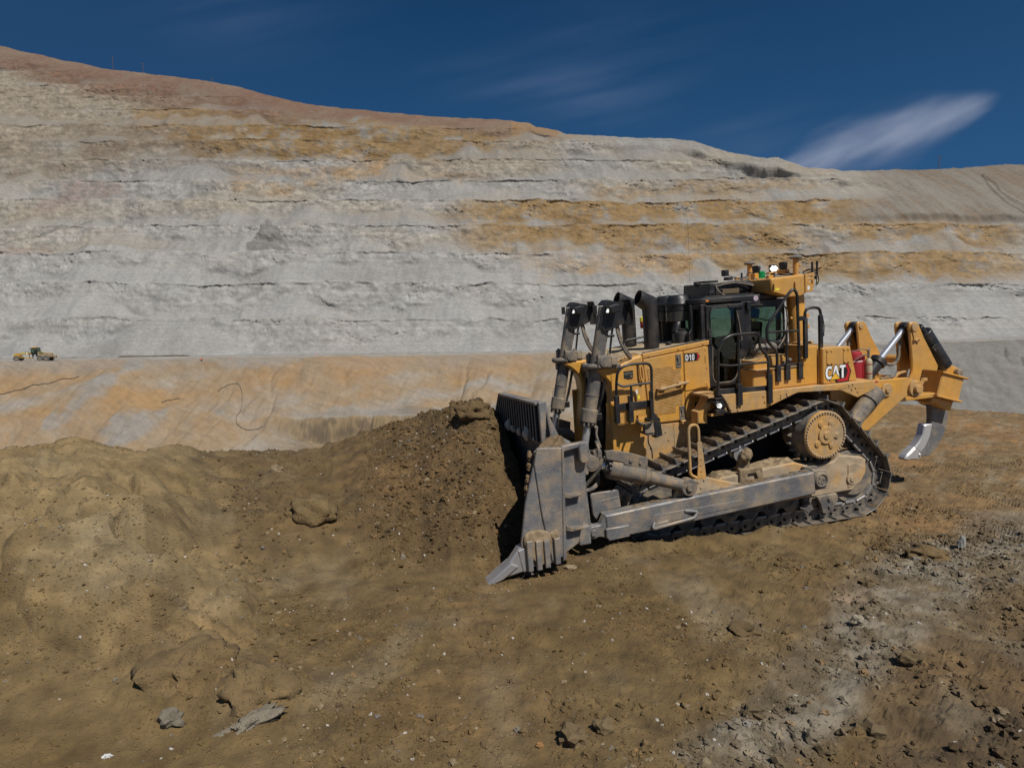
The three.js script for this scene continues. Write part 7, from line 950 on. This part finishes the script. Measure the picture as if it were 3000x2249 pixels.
/* ---- the person at the controls, seen dimly through the cab glass */
{
  // one surface from a field of tapered bones, meshed by marching cubes; machine axes
  function fieldMesh(bones, min, size, res, k) {
    const mc = new MarchingCubes(res, std({}), false, false, 400000); mc.isolation = 0; const d = [0, 0, 0];
    for (let kk = 0; kk < res; kk++) for (let j = 0; j < res; j++) for (let i = 0; i < res; i++) {
      const x = min[0] + size * (i / res), y = min[1] + size * (j / res), z = min[2] + size * (kk / res); let f = 1e3;
      for (const [a, b, ra, rb, sz = 1] of bones) { const bx = b[0] - a[0], by = b[1] - a[1], bz = b[2] - a[2], L2 = bx * bx + by * by + bz * bz; const t = L2 ? clamp(((x - a[0]) * bx + (y - a[1]) * by + (z - a[2]) * bz) / L2) : 0; const ex = x - a[0] - bx * t, ey = y - a[1] - by * t, ez = (z - a[2] - bz * t) / sz; const q = Math.sqrt(ex * ex + ey * ey + ez * ez) - mix(ra, rb, t); const h = clamp(0.5 + 0.5 * (q - f) / k); f = mix(q, f, h) - k * h * (1 - h); }
      mc.field[i + j * res + kk * res * res] = -f;
    }
    mc.update(); const n = mc.count, g = new THREE.BufferGeometry(), p = new Float32Array(n * 3), nn = new Float32Array(n * 3);
    for (let i = 0; i < n; i++) { for (let c = 0; c < 3; c++) { p[i * 3 + c] = min[c] + size * (mc.positionArray[i * 3 + c] + 1) / 2; nn[i * 3 + c] = mc.normalArray[i * 3 + c]; } }
    g.setAttribute('position', new THREE.BufferAttribute(p, 3)); g.setAttribute('normal', new THREE.BufferAttribute(nn, 3)); g.computeVertexNormals(); return BGU.toCreasedNormals(g, 1.2);
  }
  const hip = [-1.28, 3.16, -0.02], chest = [-1.20, 3.52, -0.02], neck = [-1.22, 3.68, -0.02], head = [-1.27, 3.83, -0.02];
  const S = (s, z) => -0.02 + s * z; const body = [[hip, chest, 0.125, 0.135, 1.25], [chest, [-1.21, 3.62, -0.02], 0.12, 0.07, 1.6], [neck, head, 0.052, 0.05], [[-1.27, 3.81, -0.02], [-1.26, 3.87, -0.02], 0.082, 0.09], [[-1.33, 3.79, -0.02], [-1.31, 3.77, -0.02], 0.05, 0.05], [[-1.365, 3.83, -0.02], [-1.37, 3.815, -0.02], 0.012, 0.016]];
  for (const s of [1, -1]) {
    body.push([[hip[0], hip[1] - 0.02, S(s, 0.10)], [-1.70, 3.11, S(s, 0.22)], 0.10, 0.068], [[-1.70, 3.11, S(s, 0.22)], [-1.72, 2.70, S(s, 0.22)], 0.064, 0.045], [[-1.72, 2.66, S(s, 0.22)], [-1.90, 2.63, S(s, 0.24)], 0.048, 0.042]);
    body.push([[-1.20, 3.58, S(s, 0.19)], [-1.30, 3.30, S(s, 0.30)], 0.062, 0.048], [[-1.30, 3.30, S(s, 0.30)], [-1.58, 3.28, S(s, 0.40)], 0.046, 0.034]);
  }
  const person = new THREE.Group(); person.position.copy(M_POS); person.rotation.set(0, M_YAW, M_PITCH, 'YXZ');
  top(person, 'person', 'person in blue jeans sitting at the controls behind the dark cab glass', 'person');
  const bodyG = fieldMesh(body, [-2.05, 2.52, -0.80], 1.55, 110, 0.035); const hands = [];
  for (const s of [1, -1]) { // hands closed round the two control levers: palm, four fingers, thumb
    const w = [-1.58, 3.28, S(s, 0.40)], o = (x, y, z) => [w[0] + x, w[1] + y, w[2] + s * z]; const B = [[w, o(-0.05, 0.0, 0.01), 0.030, 0.033, 0.6], [o(-0.05, 0, 0.01), o(-0.085, 0.0, 0.01), 0.034, 0.032, 0.6]];
    [0.026, 0.009, -0.009, -0.026].forEach((y, i) => { const l = [0.040, 0.045, 0.042, 0.034][i]; B.push([o(-0.085, y, 0.012), o(-0.085 - l * 0.8, y - 0.004, 0.006), 0.010, 0.0095], [o(-0.085 - l * 0.8, y - 0.004, 0.006), o(-0.085 - l, y - 0.012, -0.022), 0.0095, 0.009], [o(-0.085 - l, y - 0.012, -0.022), o(-0.085 - l * 0.55, y - 0.014, -0.040), 0.009, 0.008]); });
    B.push([o(-0.03, 0.02, -0.012), o(-0.062, 0.035, -0.036), 0.013, 0.011], [o(-0.062, 0.035, -0.036), o(-0.095, 0.030, -0.048), 0.011, 0.009]); hands.push(fieldMesh(B, [w[0] - 0.17, w[1] - 0.11, w[2] - 0.11], 0.22, 60, 0.006));
  }
  const g = boxUV(BGU.mergeGeometries([bodyG, ...hands].map(flat))); const p = g.attributes.position, col = new Float32Array(p.count * 3);
  for (let i = 0; i < p.count; i++) { const x = p.getX(i), y = p.getY(i); let c = [0.34, 0.19, 0.13]; if (y < 3.64 && x > -1.56) c = [0.10, 0.16, 0.20]; if (y < 3.20 && x > -1.80) c = [0.10, 0.17, 0.26]; if (y < 2.71) c = [0.06, 0.045, 0.03]; if (y < 3.2 && y > 2.71) c = [0.12, 0.20, 0.30]; if (y > 3.885 || (y > 3.80 && x > -1.24)) c = [0.04, 0.03, 0.02]; col.set(c, i * 3); }
  g.setAttribute('color', new THREE.BufferAttribute(col, 3)); const bm = new THREE.Mesh(g, std({ vertexColors: true, roughness: 0.85 })); bm.name = 'body'; bm.castShadow = bm.receiveShadow = true; person.add(bm);
}

renderer.render(scene, camera);
